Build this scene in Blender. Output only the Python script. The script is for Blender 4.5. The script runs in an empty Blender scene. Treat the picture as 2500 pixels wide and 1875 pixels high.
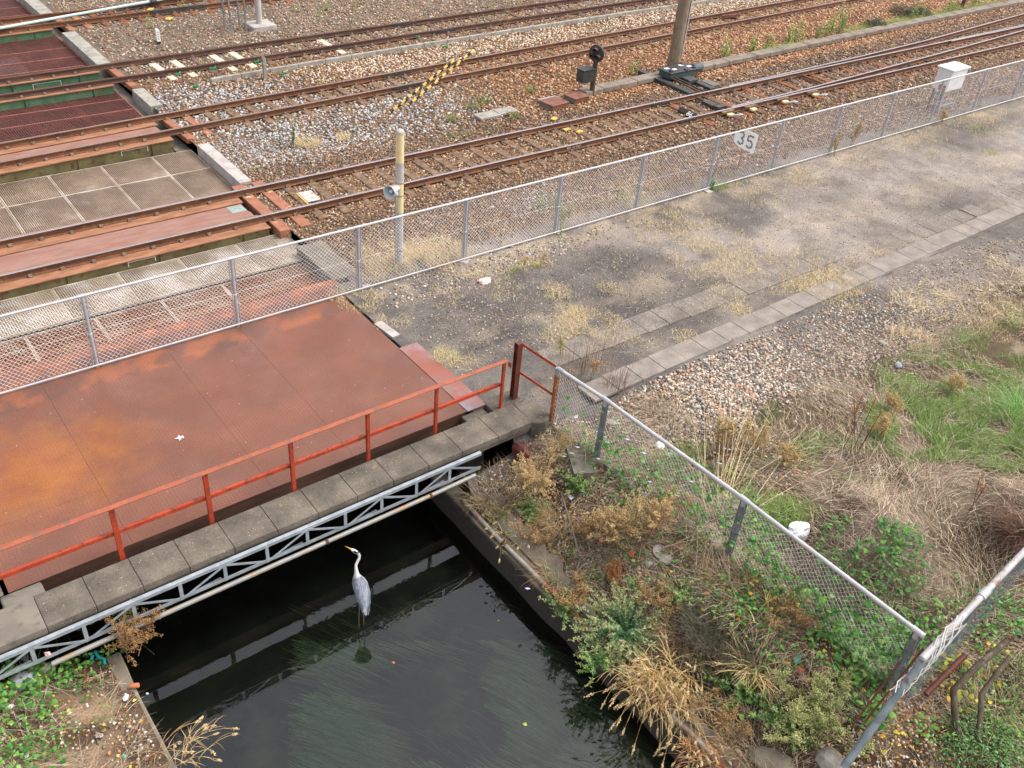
import bpy, bmesh, math, random
import numpy as np
from mathutils import Vector, Matrix
R_ = math.radians
sc = bpy.context.scene
rng = np.random.default_rng(7)
random.seed(7)

# ------------------------------------------------------------------ camera
CR = np.array([[0.79297102, -0.60405514, 0.0794629], [-0.30857002, -0.51064395, -0.80251312], [0.52533942, 0.61184978, -0.59131916]])
CC = np.array([-2.95065357, -14.67411931, 10.10319718])
FPX = 2277.3
cam = bpy.data.cameras.new("camera")
cam.sensor_width = 36.0
cam.lens = FPX / 2500 * 36
cam.clip_start = 0.1
cam.clip_end = 1500
co = bpy.data.objects.new("camera", cam)
sc.collection.objects.link(co)
Mc = Matrix(((CR[0][0], -CR[1][0], -CR[2][0], CC[0]), (CR[0][1], -CR[1][1], -CR[2][1], CC[1]), (CR[0][2], -CR[1][2], -CR[2][2], CC[2]), (0, 0, 0, 1)))
co.matrix_world = Mc
sc.camera = co

# ------------------------------------------------------------------ light
SUN_EL, SUN_AZ = R_(57), R_(118)      # azimuth clockwise from +Y
w = bpy.data.worlds.new("World")
sc.world = w
w.use_nodes = True
nt = w.node_tree
bg = nt.nodes["Background"]
sky = nt.nodes.new("ShaderNodeTexSky")
sky.sky_type = 'NISHITA'
sky.sun_disc = False
sky.sun_elevation = SUN_EL
sky.sun_rotation = SUN_AZ
sky.air_density = 1.0
sky.dust_density = 4.0
sky.ozone_density = 1.0
hs = nt.nodes.new("ShaderNodeHueSaturation")
hs.inputs["Saturation"].default_value = 0.30
nt.links.new(sky.outputs[0], hs.inputs["Color"])
nt.links.new(hs.outputs[0], bg.inputs["Color"])
bg.inputs["Strength"].default_value = 0.15
sun = bpy.data.lights.new("sun", 'SUN')
sun.energy = 0.6
sun.angle = R_(30)
sun.color = (1.0, 0.94, 0.86)
so = bpy.data.objects.new("sun", sun)
sc.collection.objects.link(so)
dv = Vector((math.sin(SUN_AZ) * math.cos(SUN_EL), math.cos(SUN_AZ) * math.cos(SUN_EL), math.sin(SUN_EL)))
so.rotation_euler = dv.to_track_quat('Z', 'Y').to_euler()
sc.view_settings.view_transform = 'Standard'
sc.view_settings.look = 'None'
sc.view_settings.gamma = 1.0
sc.view_settings.exposure = 1.28

# ------------------------------------------------------------------ helpers
KA = 0.85
def L(r, g, b):
    f = lambda c: ((c / 255 + 0.055) / 1.055) ** 2.4 if c > 10 else c / 255 / 12.92
    return np.array((f(r) * KA, f(g) * KA, f(b) * KA))
def L4(r, g, b):
    return tuple(L(r, g, b)) + (1.0,)
def at(px, py, z=0.0):
    """point of the picture (2212 px wide) on the level z -> world point"""
    k = 2500 / 2212
    d = CR.T @ np.array(((px * k - 1250) / FPX, (py * k - 937.5) / FPX, 1.0))
    return CC + d * (z - CC[2]) / d[2]
def pix(P):
    q = (np.asarray(P) - CC) @ CR.T
    d = np.maximum(q[..., 2], 0.01)
    return np.stack([1250 + FPX * q[..., 0] / d, 937.5 + FPX * q[..., 1] / d], -1), q[..., 2]
def inview(P, mx=350, my=350):
    p, d = pix(P)
    return (p[:, 0] > -mx) & (p[:, 0] < 2500 + mx) & (p[:, 1] > -my) & (p[:, 1] < 1875 + my) & (d > 0.5)
def h2(ix, iy, s):
    n = (ix.astype(np.int64) * 374761393 + iy.astype(np.int64) * 668265263 + s * 974711) & 0xFFFFFFFF
    n = ((n ^ (n >> 13)) * 1274126177) & 0xFFFFFFFF
    return ((n ^ (n >> 16)) & 0xFFFF) / 65535.0
def noise(x, y, s=0):
    x = np.asarray(x, float); y = np.asarray(y, float)
    ix = np.floor(x); iy = np.floor(y); fx = x - ix; fy = y - iy
    fx = fx * fx * (3 - 2 * fx); fy = fy * fy * (3 - 2 * fy)
    a = h2(ix, iy, s); b = h2(ix + 1, iy, s); c = h2(ix, iy + 1, s); d = h2(ix + 1, iy + 1, s)
    return (a * (1 - fx) + b * fx) * (1 - fy) + (c * (1 - fx) + d * fx) * fy
def fbm(x, y, s=0, o=4):
    v = 0; t = 0; a = 1.0
    for i in range(o):
        v = v + a * noise(x * 2 ** i, y * 2 ** i, s + i * 17); t += a; a *= 0.55
    return v / t
def sstep(a, b, x):
    t = np.clip((np.asarray(x, float) - a) / (b - a), 0, 1)
    return t * t * (3 - 2 * t)

def tag(o, label=None, cat=None, group=None, kind=None):
    if label: o['label'] = label
    if cat: o['category'] = cat
    if group: o['group'] = group
    if kind: o['kind'] = kind
    return o
def empty(name, loc=(0, 0, 0), rz=0.0):
    o = bpy.data.objects.new(name, None)
    sc.collection.objects.link(o)
    o.location = loc
    o.rotation_euler = (0, 0, rz)
    o.empty_display_size = 0.2
    return o
def copy_tree(o, parent=None):
    c = o.copy()
    sc.collection.objects.link(c)
    if parent: c.parent = parent
    for ch in o.children: copy_tree(ch, c)
    return c

class MB:
    """mesh builder: plain python faces, one object"""
    def __init__(s): s.v = []; s.f = []; s.mi = []; s.smooth = []
    def add(s, vs, fs, mi=0, sm=False):
        o = len(s.v); s.v += [tuple(map(float, v)) for v in vs]
        for f in fs:
            s.f.append(tuple(i + o for i in f)); s.mi.append(mi); s.smooth.append(sm)
    def box(s, x0, x1, y0, y1, z0, z1, mi=0):
        vs = [(x0, y0, z0), (x1, y0, z0), (x1, y1, z0), (x0, y1, z0), (x0, y0, z1), (x1, y0, z1), (x1, y1, z1), (x0, y1, z1)]
        s.add(vs, [(0, 3, 2, 1), (4, 5, 6, 7), (0, 1, 5, 4), (1, 2, 6, 5), (2, 3, 7, 6), (3, 0, 4, 7)], mi)
        return s
    def bar(s, a, b, wd, ht, up=(0, 0, 1), mi=0):
        a = Vector(a); b = Vector(b); t = (b - a).normalized(); u = Vector(up)
        r = t.cross(u)
        if r.length < 1e-4: r = t.cross(Vector((1, 0, 0)))
        r.normalize(); u = r.cross(t).normalized()
        vs = [p + r * (sx * wd / 2) + u * (sz * ht / 2) for p in (a, b) for sx, sz in ((-1, -1), (1, -1), (1, 1), (-1, 1))]
        s.add(vs, [(0, 1, 2, 3), (7, 6, 5, 4), (0, 4, 5, 1), (1, 5, 6, 2), (2, 6, 7, 3), (3, 7, 4, 0)], mi)
        return s
    def tube(s, path, r, n=10, caps=True, mi=0, sx=1.0):
        path = [Vector(p) for p in path]
        rs = r if isinstance(r, (list, tuple)) else [r] * len(path)
        rings = []; ref = None
        for i, p in enumerate(path):
            t = (path[min(i + 1, len(path) - 1)] - path[max(i - 1, 0)]).normalized()
            if ref is None:
                ref = t.cross(Vector((0, 0, 1)))
                if ref.length < 1e-3: ref = t.cross(Vector((0, 1, 0)))
            ref = (ref - t * ref.dot(t)).normalized(); b = t.cross(ref)
            rings.append([p + (ref * math.cos(2 * math.pi * k / n) * sx + b * math.sin(2 * math.pi * k / n)) * rs[i] for k in range(n)])
        vs = [v for rg in rings for v in rg]; fs = []
        for i in range(len(rings) - 1):
            for k in range(n):
                fs.append((i * n + k, i * n + (k + 1) % n, (i + 1) * n + (k + 1) % n, (i + 1) * n + k))
        s.add(vs, fs, mi, True)
        if caps:
            s.add(rings[0], [tuple(range(n - 1, -1, -1))], mi); s.add(rings[-1], [tuple(range(n))], mi)
        return s
    def lathe(s, base, prof, n=16, axis=(0, 0, 1), mi=0):
        ax = Vector(axis).normalized(); q = Vector((0, 0, 1)).rotation_difference(ax); base = Vector(base)
        vs = []; fs = []
        for (r, h) in prof:
            for k in range(n):
                vs.append(base + q @ Vector((r * math.cos(2 * math.pi * k / n), r * math.sin(2 * math.pi * k / n), h)))
        for i in range(len(prof) - 1):
            for k in range(n):
                fs.append((i * n + k, i * n + (k + 1) % n, (i + 1) * n + (k + 1) % n, (i + 1) * n + k))
        s.add(vs, fs, mi, True)
        return s
    def prism(s, poly, vec, mi=0):
        poly = [Vector(p) for p in poly]; vec = Vector(vec); n = len(poly)
        s.add(poly + [p + vec for p in poly], [tuple(range(n - 1, -1, -1)), tuple(range(n, 2 * n))] + [(i, (i + 1) % n, n + (i + 1) % n, n + i) for i in range(n)], mi)
        return s
    def build(s, name, mat, parent=None, bevel=0.0, seg=1):
        me = bpy.data.meshes.new(name)
        me.from_pydata(s.v, [], s.f)
        mats = mat if isinstance(mat, (list, tuple)) else [mat]
        for m in mats: me.materials.append(m)
        me.polygons.foreach_set('material_index', s.mi)
        me.polygons.foreach_set('use_smooth', s.smooth)
        bm = bmesh.new(); bm.from_mesh(me); bmesh.ops.recalc_face_normals(bm, faces=bm.faces); bm.to_mesh(me); bm.free()
        o = bpy.data.objects.new(name, me)
        sc.collection.objects.link(o)
        if parent: o.parent = parent
        if bevel:
            b = o.modifiers.new('bevel', 'BEVEL'); b.width = bevel; b.segments = seg; b.limit_method = 'ANGLE'; b.angle_limit = R_(40)
        return o

class Acc:
    """numpy accumulator for many small coloured pieces in one mesh"""
    def __init__(s): s.V = []; s.F = []; s.C = []; s.n = 0
    def add(s, V, F, C):
        s.V.append(V); s.F.append(F + s.n); s.C.append(C); s.n += len(V)
    def build(s, name, mat, parent=None, smooth=False):
        V = np.concatenate(s.V).astype(np.float32); C = np.concatenate(s.C).astype(np.float32)
        me = bpy.data.meshes.new(name)
        me.vertices.add(len(V)); me.vertices.foreach_set('co', V.ravel())
        starts = []; tot = 0
        for F in s.F:
            k = F.shape[1]; starts.append(tot + np.arange(len(F)) * k); tot += F.size
        loops = np.concatenate([F.ravel() for F in s.F]).astype(np.int32); starts = np.concatenate(starts).astype(np.int32)
        me.loops.add(len(loops)); me.loops.foreach_set('vertex_index', loops)
        me.polygons.add(len(starts)); me.polygons.foreach_set('loop_start', starts)
        if smooth: me.polygons.foreach_set('use_smooth', np.ones(len(starts), bool))
        ca = me.color_attributes.new('Col', 'FLOAT_COLOR', 'POINT')
        C4 = np.ones((len(V), 4), np.float32); C4[:, :3] = C
        ca.data.foreach_set('color', C4.ravel())
        me.update(calc_edges=True); me.validate()
        me.materials.append(mat)
        o = bpy.data.objects.new(name, me)
        sc.collection.objects.link(o)
        if parent: o.parent = parent
        return o
def rotm(yaw, pitch, roll):
    cy, sy = np.cos(yaw), np.sin(yaw); cp, sp = np.cos(pitch), np.sin(pitch); cr, sr = np.cos(roll), np.sin(roll)
    R = np.empty((len(yaw), 3, 3))
    R[:, 0, 0] = cy * cp; R[:, 0, 1] = cy * sp * sr - sy * cr; R[:, 0, 2] = cy * sp * cr + sy * sr
    R[:, 1, 0] = sy * cp; R[:, 1, 1] = sy * sp * sr + cy * cr; R[:, 1, 2] = sy * sp * cr - cy * sr
    R[:, 2, 0] = -sp; R[:, 2, 1] = cp * sr; R[:, 2, 2] = cp * cr
    return R
def inst(acc, tv, tf, pos, R, scl, col, jit=0.0):
    N = len(pos)
    if N == 0: return
    tv = np.asarray(tv, float); tf = np.asarray(tf)
    T = np.repeat(tv[None], N, 0)
    if jit: T = T * (1 + rng.uniform(-jit, jit, T.shape))
    scl = np.asarray(scl, float)
    T = T * (scl[:, None, None] if scl.ndim == 1 else scl[:, None, :])
    V = np.einsum('nij,nkj->nki', R, T) + pos[:, None, :]
    F = (tf[None] + (np.arange(N) * len(tv))[:, None, None]).reshape(-1, tf.shape[1])
    acc.add(V.reshape(-1, 3), F, np.repeat(col, len(tv), 0))
OCT = (np.array([(1, 0, 0), (-1, 0, 0), (0, 1, 0), (0, -1, 0), (0, 0, .75), (0, 0, -.75)], float),
       np.array([(0, 2, 4), (2, 1, 4), (1, 3, 4), (3, 0, 4), (2, 0, 5), (1, 2, 5), (3, 1, 5), (0, 3, 5)]))
CUBE = (np.array([(-1, -1, -.8), (1, -1, -.8), (1, 1, -.8), (-1, 1, -.8), (-1, -1, .8), (1, -1, .8), (1, 1, .8), (-1, 1, .8)], float) * .8,
        np.array([(0, 1, 5, 4), (1, 2, 6, 5), (2, 3, 7, 6), (3, 0, 4, 7), (4, 5, 6, 7)]))
_h = [(0, 0), (.32, -.16), (.52, .12), (.42, .5), (0, 1.0), (-.42, .5), (-.52, .12), (-.32, -.16)]
HEART = (np.array([(x, y, -abs(x) * .35) for x, y in _h] + [(0, .3, .05)], float), np.array([(i, (i + 1) % 8, 8) for i in range(8)]))
LANCE = (np.array([(0, 0, 0), (.16, .45, .04), (0, 1, -.08), (-.16, .45, .04)], float), np.array([(0, 1, 2, 3)]))
def pal(cols, n, v=0.12, wt=None):
    P = np.array([L(*c) for c in cols])
    i = rng.choice(len(P), n, p=None if wt is None else np.array(wt) / np.sum(wt))
    return np.clip(P[i] * (1 + rng.normal(0, v, (n, 1))) * (1 + rng.normal(0, v * .3, (n, 3))), 0.004, 0.95)
def blades(acc, pos, h, wd, yaw, lean, droop, col, seg=4, tipcol=None):
    """grass blades: strips that lean along yaw; lean 0 upright .. 1.5 flat"""
    N = len(pos)
    if N == 0: return
    h = np.broadcast_to(h, N); wd = np.broadcast_to(wd, N); lean = np.broadcast_to(lean, N); droop = np.broadcast_to(droop, N)
    d = np.stack([np.cos(yaw), np.sin(yaw), 0 * yaw], 1); sd = np.stack([-np.sin(yaw), np.cos(yaw), 0 * yaw], 1)
    p = pos.copy(); a = lean.copy(); rows = []; st = h / seg
    for i in range(seg + 1):
        k = (1 - i / seg) ** .7
        rows.append(p - sd * (wd * k / 2 + .0004)[:, None]); rows.append(p + sd * (wd * k / 2 + .0004)[:, None])
        p = p + d * (np.sin(a) * st)[:, None] + np.array((0, 0, 1.0)) * (np.cos(a) * st)[:, None]
        a = a + droop / seg
    V = np.stack(rows, 1); n = 2 * (seg + 1)
    tf = np.array([(2 * i, 2 * i + 1, 2 * i + 3, 2 * i + 2) for i in range(seg)])
    F = (tf[None] + (np.arange(N) * n)[:, None, None]).reshape(-1, 4)
    C = np.repeat(col[:, None, :], n, 1)
    if tipcol is not None:
        k = np.repeat(np.linspace(0, 1, seg + 1), 2)[None, :, None]; C = C * (1 - k) + tipcol[:, None, :] * k
    acc.add(V.reshape(-1, 3), F, C.reshape(-1, 3))
def sticks(acc, A, B, r, col):
    """thin 3 sided rods from A to B"""
    N = len(A)
    if N == 0: return
    t = B - A; t = t / (np.linalg.norm(t, axis=1)[:, None] + 1e-9)
    u = np.cross(t, np.where(np.abs(t[:, 2:3]) > .9, np.array([[1., 0, 0]]), np.array([[0, 0, 1.]]))); u /= (np.linalg.norm(u, axis=1)[:, None] + 1e-9)
    v = np.cross(t, u); r = np.broadcast_to(r, N)[:, None]
    rows = []
    for P in (A, B):
        for k in range(3):
            an = 2 * math.pi * k / 3
            rows.append(P + (u * math.cos(an) + v * math.sin(an)) * r)
    V = np.stack(rows, 1); tf = np.array([(0, 1, 4, 3), (1, 2, 5, 4), (2, 0, 3, 5)])
    F = (tf[None] + (np.arange(N) * 6)[:, None, None]).reshape(-1, 4)
    acc.add(V.reshape(-1, 3), F, np.repeat(col, 6, 0))

# ------------------------------------------------------------------ materials
def nodes(name, rough=0.7, spec=0.3, metal=0.0):
    m = bpy.data.materials.new(name); m.use_nodes = True
    n = m.node_tree.nodes; b = n["Principled BSDF"]
    b.inputs["Roughness"].default_value = rough; b.inputs["Metallic"].default_value = metal
    b.inputs["Specular IOR Level"].default_value = spec
    return m, m.node_tree, b
def N_(t, kind, **kw):
    n = t.nodes.new(kind)
    for k, v in kw.items():
        if k in n.inputs: n.inputs[k].default_value = v
        else: setattr(n, k, v)
    return n
def ramp(t, src, stops):
    r = t.nodes.new("ShaderNodeValToRGB"); e = r.color_ramp.elements
    while len(e) < len(stops): e.new(0.5)
    for i, (p, c) in enumerate(stops): e[i].position = p; e[i].color = c if len(c) == 4 else tuple(c) + (1,)
    t.links.new(src, r.inputs[0]); return r
def mixc(t, fac, a, b, mode='MIX'):
    m = t.nodes.new("ShaderNodeMix"); m.data_type = 'RGBA'; m.blend_type = mode
    for s, i in ((fac, 0), (a, 6), (b, 7)):
        if hasattr(s, 'links'): t.links.new(s, m.inputs[i])
        else: m.inputs[i].default_value = s
    return m.outputs[2]
def bump(t, b, h, strength=0.4, dist=0.01):
    n = t.nodes.new("ShaderNodeBump"); n.inputs["Strength"].default_value = strength; n.inputs["Distance"].default_value = dist
    t.links.new(h, n.inputs["Height"]); t.links.new(n.outputs[0], b.inputs["Normal"]); return n
def coords(t, out='Object', scale=None):
    c = t.nodes.new("ShaderNodeTexCoord").outputs[out]
    if scale:
        m = t.nodes.new("ShaderNodeMapping"); m.inputs["Scale"].default_value = scale; t.links.new(c, m.inputs[0]); return m.outputs[0]
    return c
def gpos(t):
    return t.nodes.new("ShaderNodeNewGeometry").outputs["Position"]
def tex(t, vec, scale, detail=6, rough=.6):
    n = t.nodes.new("ShaderNodeTexNoise"); n.inputs["Scale"].default_value = scale; n.inputs["Detail"].default_value = detail; n.inputs["Roughness"].default_value = rough
    t.links.new(vec, n.inputs["Vector"]); return n.outputs[0]
def mat_vcol(name, rough=.85, spec=.2, var=0.25, scale=40, transl=0.0, bmp=0.0):
    m, t, b = nodes(name, rough, spec)
    a = t.nodes.new("ShaderNodeAttribute"); a.attribute_name = 'Col'
    f = tex(t, gpos(t), scale, 5)
    r = ramp(t, f, [(.3, (1 - var,) * 3), (.7, (1 + var,) * 3)])
    c = mixc(t, 1.0, a.outputs["Color"], r.outputs[0], 'MULTIPLY')
    t.links.new(c, b.inputs["Base Color"])
    if bmp: bump(t, b, f, .6, bmp)
    if transl:
        tr = t.nodes.new("ShaderNodeBsdfTranslucent"); t.links.new(c, tr.inputs[0])
        mx = t.nodes.new("ShaderNodeMixShader"); mx.inputs[0].default_value = transl
        t.links.new(b.outputs[0], mx.inputs[1]); t.links.new(tr.outputs[0], mx.inputs[2])
        t.links.new(mx.outputs[0], t.nodes["Material Output"].inputs[0])
    return m
def mat_mix(name, c1, c2, scale=6, rough=.7, spec=.3, metal=0, lo=.4, hi=.6, c3=None, s3=30, lo3=.6, hi3=.7, bmp=.003, streak=None, detail=8, rough2=None):
    """two colours blended by noise, a third in spots"""
    m, t, b = nodes(name, rough, spec, metal)
    v = gpos(t)
    if streak:
        mp = t.nodes.new("ShaderNodeMapping"); mp.inputs["Scale"].default_value = streak; t.links.new(v, mp.inputs[0]); v = mp.outputs[0]
    f = tex(t, v, scale, detail)
    r = ramp(t, f, [(lo, L4(*c1)), (hi, L4(*c2))])
    c = r.outputs[0]
    f2 = tex(t, gpos(t), s3, 6)
    if c3:
        r3 = ramp(t, f2, [(lo3, (0, 0, 0)), (hi3, (1, 1, 1))])
        c = mixc(t, r3.outputs[0], c, L4(*c3))
        if rough2 is not None:
            mr = t.nodes.new("ShaderNodeMapRange"); mr.inputs[3].default_value = rough; mr.inputs[4].default_value = rough2
            t.links.new(r3.outputs[0], mr.inputs[0]); t.links.new(mr.outputs[0], b.inputs["Roughness"])
    t.links.new(c, b.inputs["Base Color"])
    if bmp: bump(t, b, f2, .5, bmp)
    return m
M = {}
M['rust_rail'] = mat_mix('rust_rail', (92, 62, 46), (120, 82, 58), 3, .75, .25, c3=(150, 98, 62), s3=9, lo3=.55, hi3=.75, streak=(.35, 3, 3))
M['rust_dark'] = mat_mix('rust_dark', (80, 58, 50), (105, 76, 62), 3, .75, .25, c3=(125, 85, 60), s3=9, lo3=.6, hi3=.75, streak=(.35, 3, 3))
M['rail_top'] = mat_mix('rail_top', (160, 152, 156), (140, 132, 134), 4, .5, .45, .45, c3=(150, 125, 110), s3=14, lo3=.62, hi3=.8, bmp=0, streak=(.2, 8, 8))
M['rail_top_dull'] = mat_mix('rail_top_dull', (124, 100, 88), (140, 120, 112), 4, .6, .4, .2, c3=(128, 92, 70), s3=14, lo3=.5, hi3=.7, bmp=0, streak=(.2, 8, 8))
M['rust_plate'] = mat_mix('rust_plate', (142, 100, 84), (152, 116, 104), 2.5, .65, .35, c3=(200, 128, 84), s3=7, lo3=.64, hi3=.72, streak=(.6, 2, 2))
M['rust_flange'] = mat_mix('rust_flange', (138, 94, 70), (166, 118, 88), 4, .75, .3, c3=(205, 140, 95), s3=9, lo3=.66, hi3=.74, streak=(.5, 2, 2))
M['green_steel'] = mat_mix('green_steel', (74, 104, 76), (92, 122, 92), 3, .6, .3, c3=(110, 84, 58), s3=5, lo3=.55, hi3=.7)
M['olive_steel'] = mat_mix('olive_steel', (104, 96, 62), (126, 116, 78), 3, .7, .3, c3=(96, 68, 48), s3=6, lo3=.5, hi3=.65)
M['orange_sleeper'] = mat_mix('orange_sleeper', (150, 98, 76), (164, 112, 88), 4, .75, .2, c3=(214, 184, 130), s3=3, lo3=.62, hi3=.68)
M['sleeper'] = mat_mix('sleeper', (122, 98, 78), (148, 122, 98), 4, .85, .2, c3=(104, 82, 66), s3=6, lo3=.42, hi3=.6)
M['sleeper_pale'] = mat_mix('sleeper_pale', (226, 212, 186), (206, 190, 162), 5, .85, .2, c3=(160, 140, 112), s3=9, lo3=.58, hi3=.7)
M['sleeper_dark'] = mat_mix('sleeper_dark', (96, 74, 62), (122, 96, 80), 5, .8, .25, c3=(70, 58, 54), s3=9, lo3=.55, hi3=.7)
M['sleeper_rust'] = mat_mix('sleeper_rust', (118, 72, 48), (142, 92, 62), 5, .8, .25, c3=(86, 58, 46), s3=9, lo3=.55, hi3=.7)
M['clip'] = mat_mix('clip', (112, 92, 78), (140, 118, 100), 9, .7, .35)
M['grate_beige'] = mat_mix('grate_beige', (158, 136, 116), (140, 118, 100), 2.2, .6, .4, .15, c3=(184, 166, 152), s3=1.6, lo3=.55, hi3=.75, bmp=0)
M['grate_white'] = mat_mix('grate_white', (190, 174, 156), (168, 150, 130), 2.2, .6, .4, .15, c3=(224, 216, 208), s3=1.6, lo3=.5, hi3=.75, bmp=0)
M['grate_rust'] = mat_mix('grate_rust', (150, 98, 72), (176, 134, 108), 1.6, .7, .3, 0, c3=(196, 176, 156), s3=1.8, lo3=.52, hi3=.7, bmp=0)
M['grate_maroon'] = mat_mix('grate_maroon', (88, 48, 42), (104, 58, 50), 1.5, .7, .3, 0, c3=(150, 106, 92), s3=1.4, lo3=.62, hi3=.8, bmp=0)
M['maroon_bar'] = mat_mix('maroon_bar', (140, 84, 72), (158, 104, 90), 5, .7, .3)
M['galv'] = mat_mix('galv', (172, 174, 182), (186, 188, 194), 6, .45, .5, .25, c3=(170, 160, 150), s3=12, lo3=.6, hi3=.8, bmp=0)
M['galv_top'] = mat_mix('galv_top', (178, 176, 178), (194, 191, 191), 6, .5, .45, .15, c3=(200, 180, 160), s3=5, lo3=.55, hi3=.75, bmp=0)
M['galv_blue'] = mat_mix('galv_blue', (154, 162, 168), (178, 185, 190), 7, .45, .5, .3, c3=(140, 132, 122), s3=8, lo3=.6, hi3=.8, bmp=0)
M['galv_wire'] = mat_mix('galv_wire', (250, 244, 240), (240, 232, 226), 3, .5, .4, .1, c3=(196, 166, 138), s3=3, lo3=.55, hi3=.75, bmp=0)
M['galv_rusty'] = mat_mix('galv_rusty', (140, 140, 136), (152, 147, 138), 5, .5, .45, .2, c3=(160, 124, 82), s3=3, lo3=.52, hi3=.7, bmp=0)
M['pipe_blue'] = mat_mix('pipe_blue', (112, 120, 124), (136, 144, 148), 7, .5, .45, .2, c3=(110, 90, 72), s3=7, lo3=.62, hi3=.75, bmp=0)
M['pipe_white'] = mat_mix('pipe_white', (178, 174, 174), (160, 156, 154), 7, .55, .4, .1, c3=(140, 108, 84), s3=5, lo3=.52, hi3=.66, bmp=0)
M['old_wire'] = mat_mix('old_wire', (196, 192, 186), (216, 212, 206), 7, .6, .4, .1, bmp=0)
M['red_paint'] = mat_mix('red_paint', (186, 72, 40), (168, 60, 34), 4, .5, .4, c3=(116, 60, 42), s3=9, lo3=.5, hi3=.64, rough2=.8)
M['red_top'] = mat_mix('red_top', (156, 82, 56), (170, 92, 62), 4, .55, .4, c3=(126, 88, 74), s3=6, lo3=.5, hi3=.62, rough2=.8)
M['red_brown'] = mat_mix('red_brown', (92, 46, 36), (108, 56, 42), 4, .6, .35, c3=(168, 82, 54), s3=6, lo3=.6, hi3=.7)
M['rust_orange'] = mat_mix('rust_orange', (160, 96, 48), (136, 84, 50), 5, .75, .3, c3=(186, 150, 90), s3=8, lo3=.62, hi3=.7)
M['concrete'] = mat_mix('concrete', (132, 124, 112), (116, 108, 98), 2.2, .9, .2, c3=(88, 82, 74), s3=5, lo3=.55, hi3=.75, bmp=.006)
M['concrete_pale'] = mat_mix('concrete_pale', (186, 178, 172), (168, 158, 152), 3, .9, .2, c3=(140, 130, 122), s3=6, lo3=.55, hi3=.75, bmp=.005)
M['concrete_grey'] = mat_mix('concrete_grey', (166, 160, 150), (146, 140, 130), 3, .9, .2, c3=(122, 112, 102), s3=6, lo3=.55, hi3=.75, bmp=.005)
M['black_iron'] = mat_mix('black_iron', (52, 52, 52), (66, 64, 62), 5, .55, .4, c3=(92, 72, 58), s3=5, lo3=.62, hi3=.75)
M['black_brown'] = mat_mix('black_brown', (62, 54, 48), (78, 66, 56), 5, .6, .4, c3=(102, 80, 60), s3=5, lo3=.58, hi3=.72)
M['teal_iron'] = mat_mix('teal_iron', (62, 74, 76), (76, 88, 88), 5, .55, .4, c3=(92, 82, 70), s3=5, lo3=.62, hi3=.75)
M['pitrust'] = mat_mix('pitrust', (136, 94, 82), (118, 78, 66), 5, .8, .2, c3=(164, 120, 100), s3=9, lo3=.62, hi3=.75)
M['white_paint'] = mat_mix('white_paint', (240, 240, 238), (232, 230, 228), 3, .5, .4, c3=(205, 196, 186), s3=4, lo3=.66, hi3=.8, bmp=0)
M['white_box'] = mat_mix('white_box', (238, 238, 238), (226, 226, 226), 3, .5, .4, c3=(206, 150, 112), s3=3.2, lo3=.7, hi3=.74, bmp=0)
M['black_paint'] = mat_mix('black_paint', (38, 38, 38), (52, 50, 48), 5, .6, .4, bmp=0)
M['yellow_paint'] = mat_mix('yellow_paint', (238, 196, 110), (224, 180, 96), 5, .5, .4, c3=(200, 160, 96), s3=9, lo3=.6, hi3=.75, bmp=0)
M['cream_band'] = mat_mix('cream_band', (236, 216, 164), (226, 204, 152), 5, .7, .3, c3=(214, 190, 150), s3=4, lo3=.55, hi3=.75, bmp=0)
M['pole_grey'] = mat_mix('pole_grey', (192, 184, 178), (178, 170, 166), 4, .8, .3, c3=(160, 150, 146), s3=6, lo3=.55, hi3=.75, bmp=0)
M['horn'] = mat_mix('horn', (212, 220, 222), (200, 208, 212), 5, .45, .4, bmp=0)
M['horn_in'] = mat_mix('horn_in', (188, 198, 200), (176, 186, 190), 5, .5, .4, bmp=0)
M['pvc'] = mat_mix('pvc', (150, 158, 160), (160, 168, 170), 5, .5, .4, bmp=0)
M['pole_conc'] = mat_mix('pole_conc', (150, 132, 112), (132, 114, 96), 1.5, .85, .2, c3=(112, 92, 76), s3=3, lo3=.5, hi3=.7, streak=(3, 3, .5))
M['green_clip'] = mat_mix('green_clip', (40, 150, 90), (40, 140, 84), 5, .6, .3, bmp=0)
M['yellow_bit'] = mat_mix('yellow_bit', (216, 180, 90), (200, 160, 80), 9, .7, .3, c3=(160, 120, 70), s3=12, lo3=.6, hi3=.7)
M['mint'] = mat_mix('mint', (190, 206, 200), (176, 196, 190), 5, .5, .4, bmp=0)
M['plastic_white'] = mat_mix('plastic_white', (238, 238, 240), (226, 226, 230), 12, .4, .4, bmp=.004)
M['plastic_teal'] = mat_mix('plastic_teal', (60, 150, 130), (90, 176, 156), 12, .4, .4, bmp=.004)
M['paper_pink'] = mat_mix('paper_pink', (238, 226, 222), (226, 150, 140), 14, .6, .3, lo=.45, hi=.6, bmp=.004)
M['can_silver'] = mat_mix('can_silver', (216, 216, 220), (196, 198, 204), 22, .3, .5, .4, c3=(90, 120, 180), s3=24, lo3=.6, hi3=.65, bmp=0)
M['can_red'] = mat_mix('can_red', (206, 196, 180), (180, 90, 70), 20, .4, .5, .2, bmp=0)
M['stone'] = mat_mix('stone', (176, 168, 156), (150, 142, 132), 6, .9, .2, bmp=.008)
M['stone_blue'] = mat_mix('stone_blue', (150, 152, 160), (172, 172, 178), 6, .9, .2, bmp=.008)
M['terracotta'] = mat_mix('terracotta', (196, 120, 84), (176, 104, 72), 8, .8, .2, bmp=.004)
M['twine_blue'] = mat_mix('twine_blue', (50, 170, 180), (50, 160, 170), 8, .5, .3, bmp=0)
M['wood_grey'] = mat_mix('wood_grey', (128, 112, 96), (108, 94, 80), 5, .9, .2, streak=(6, 6, 1.0))
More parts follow.
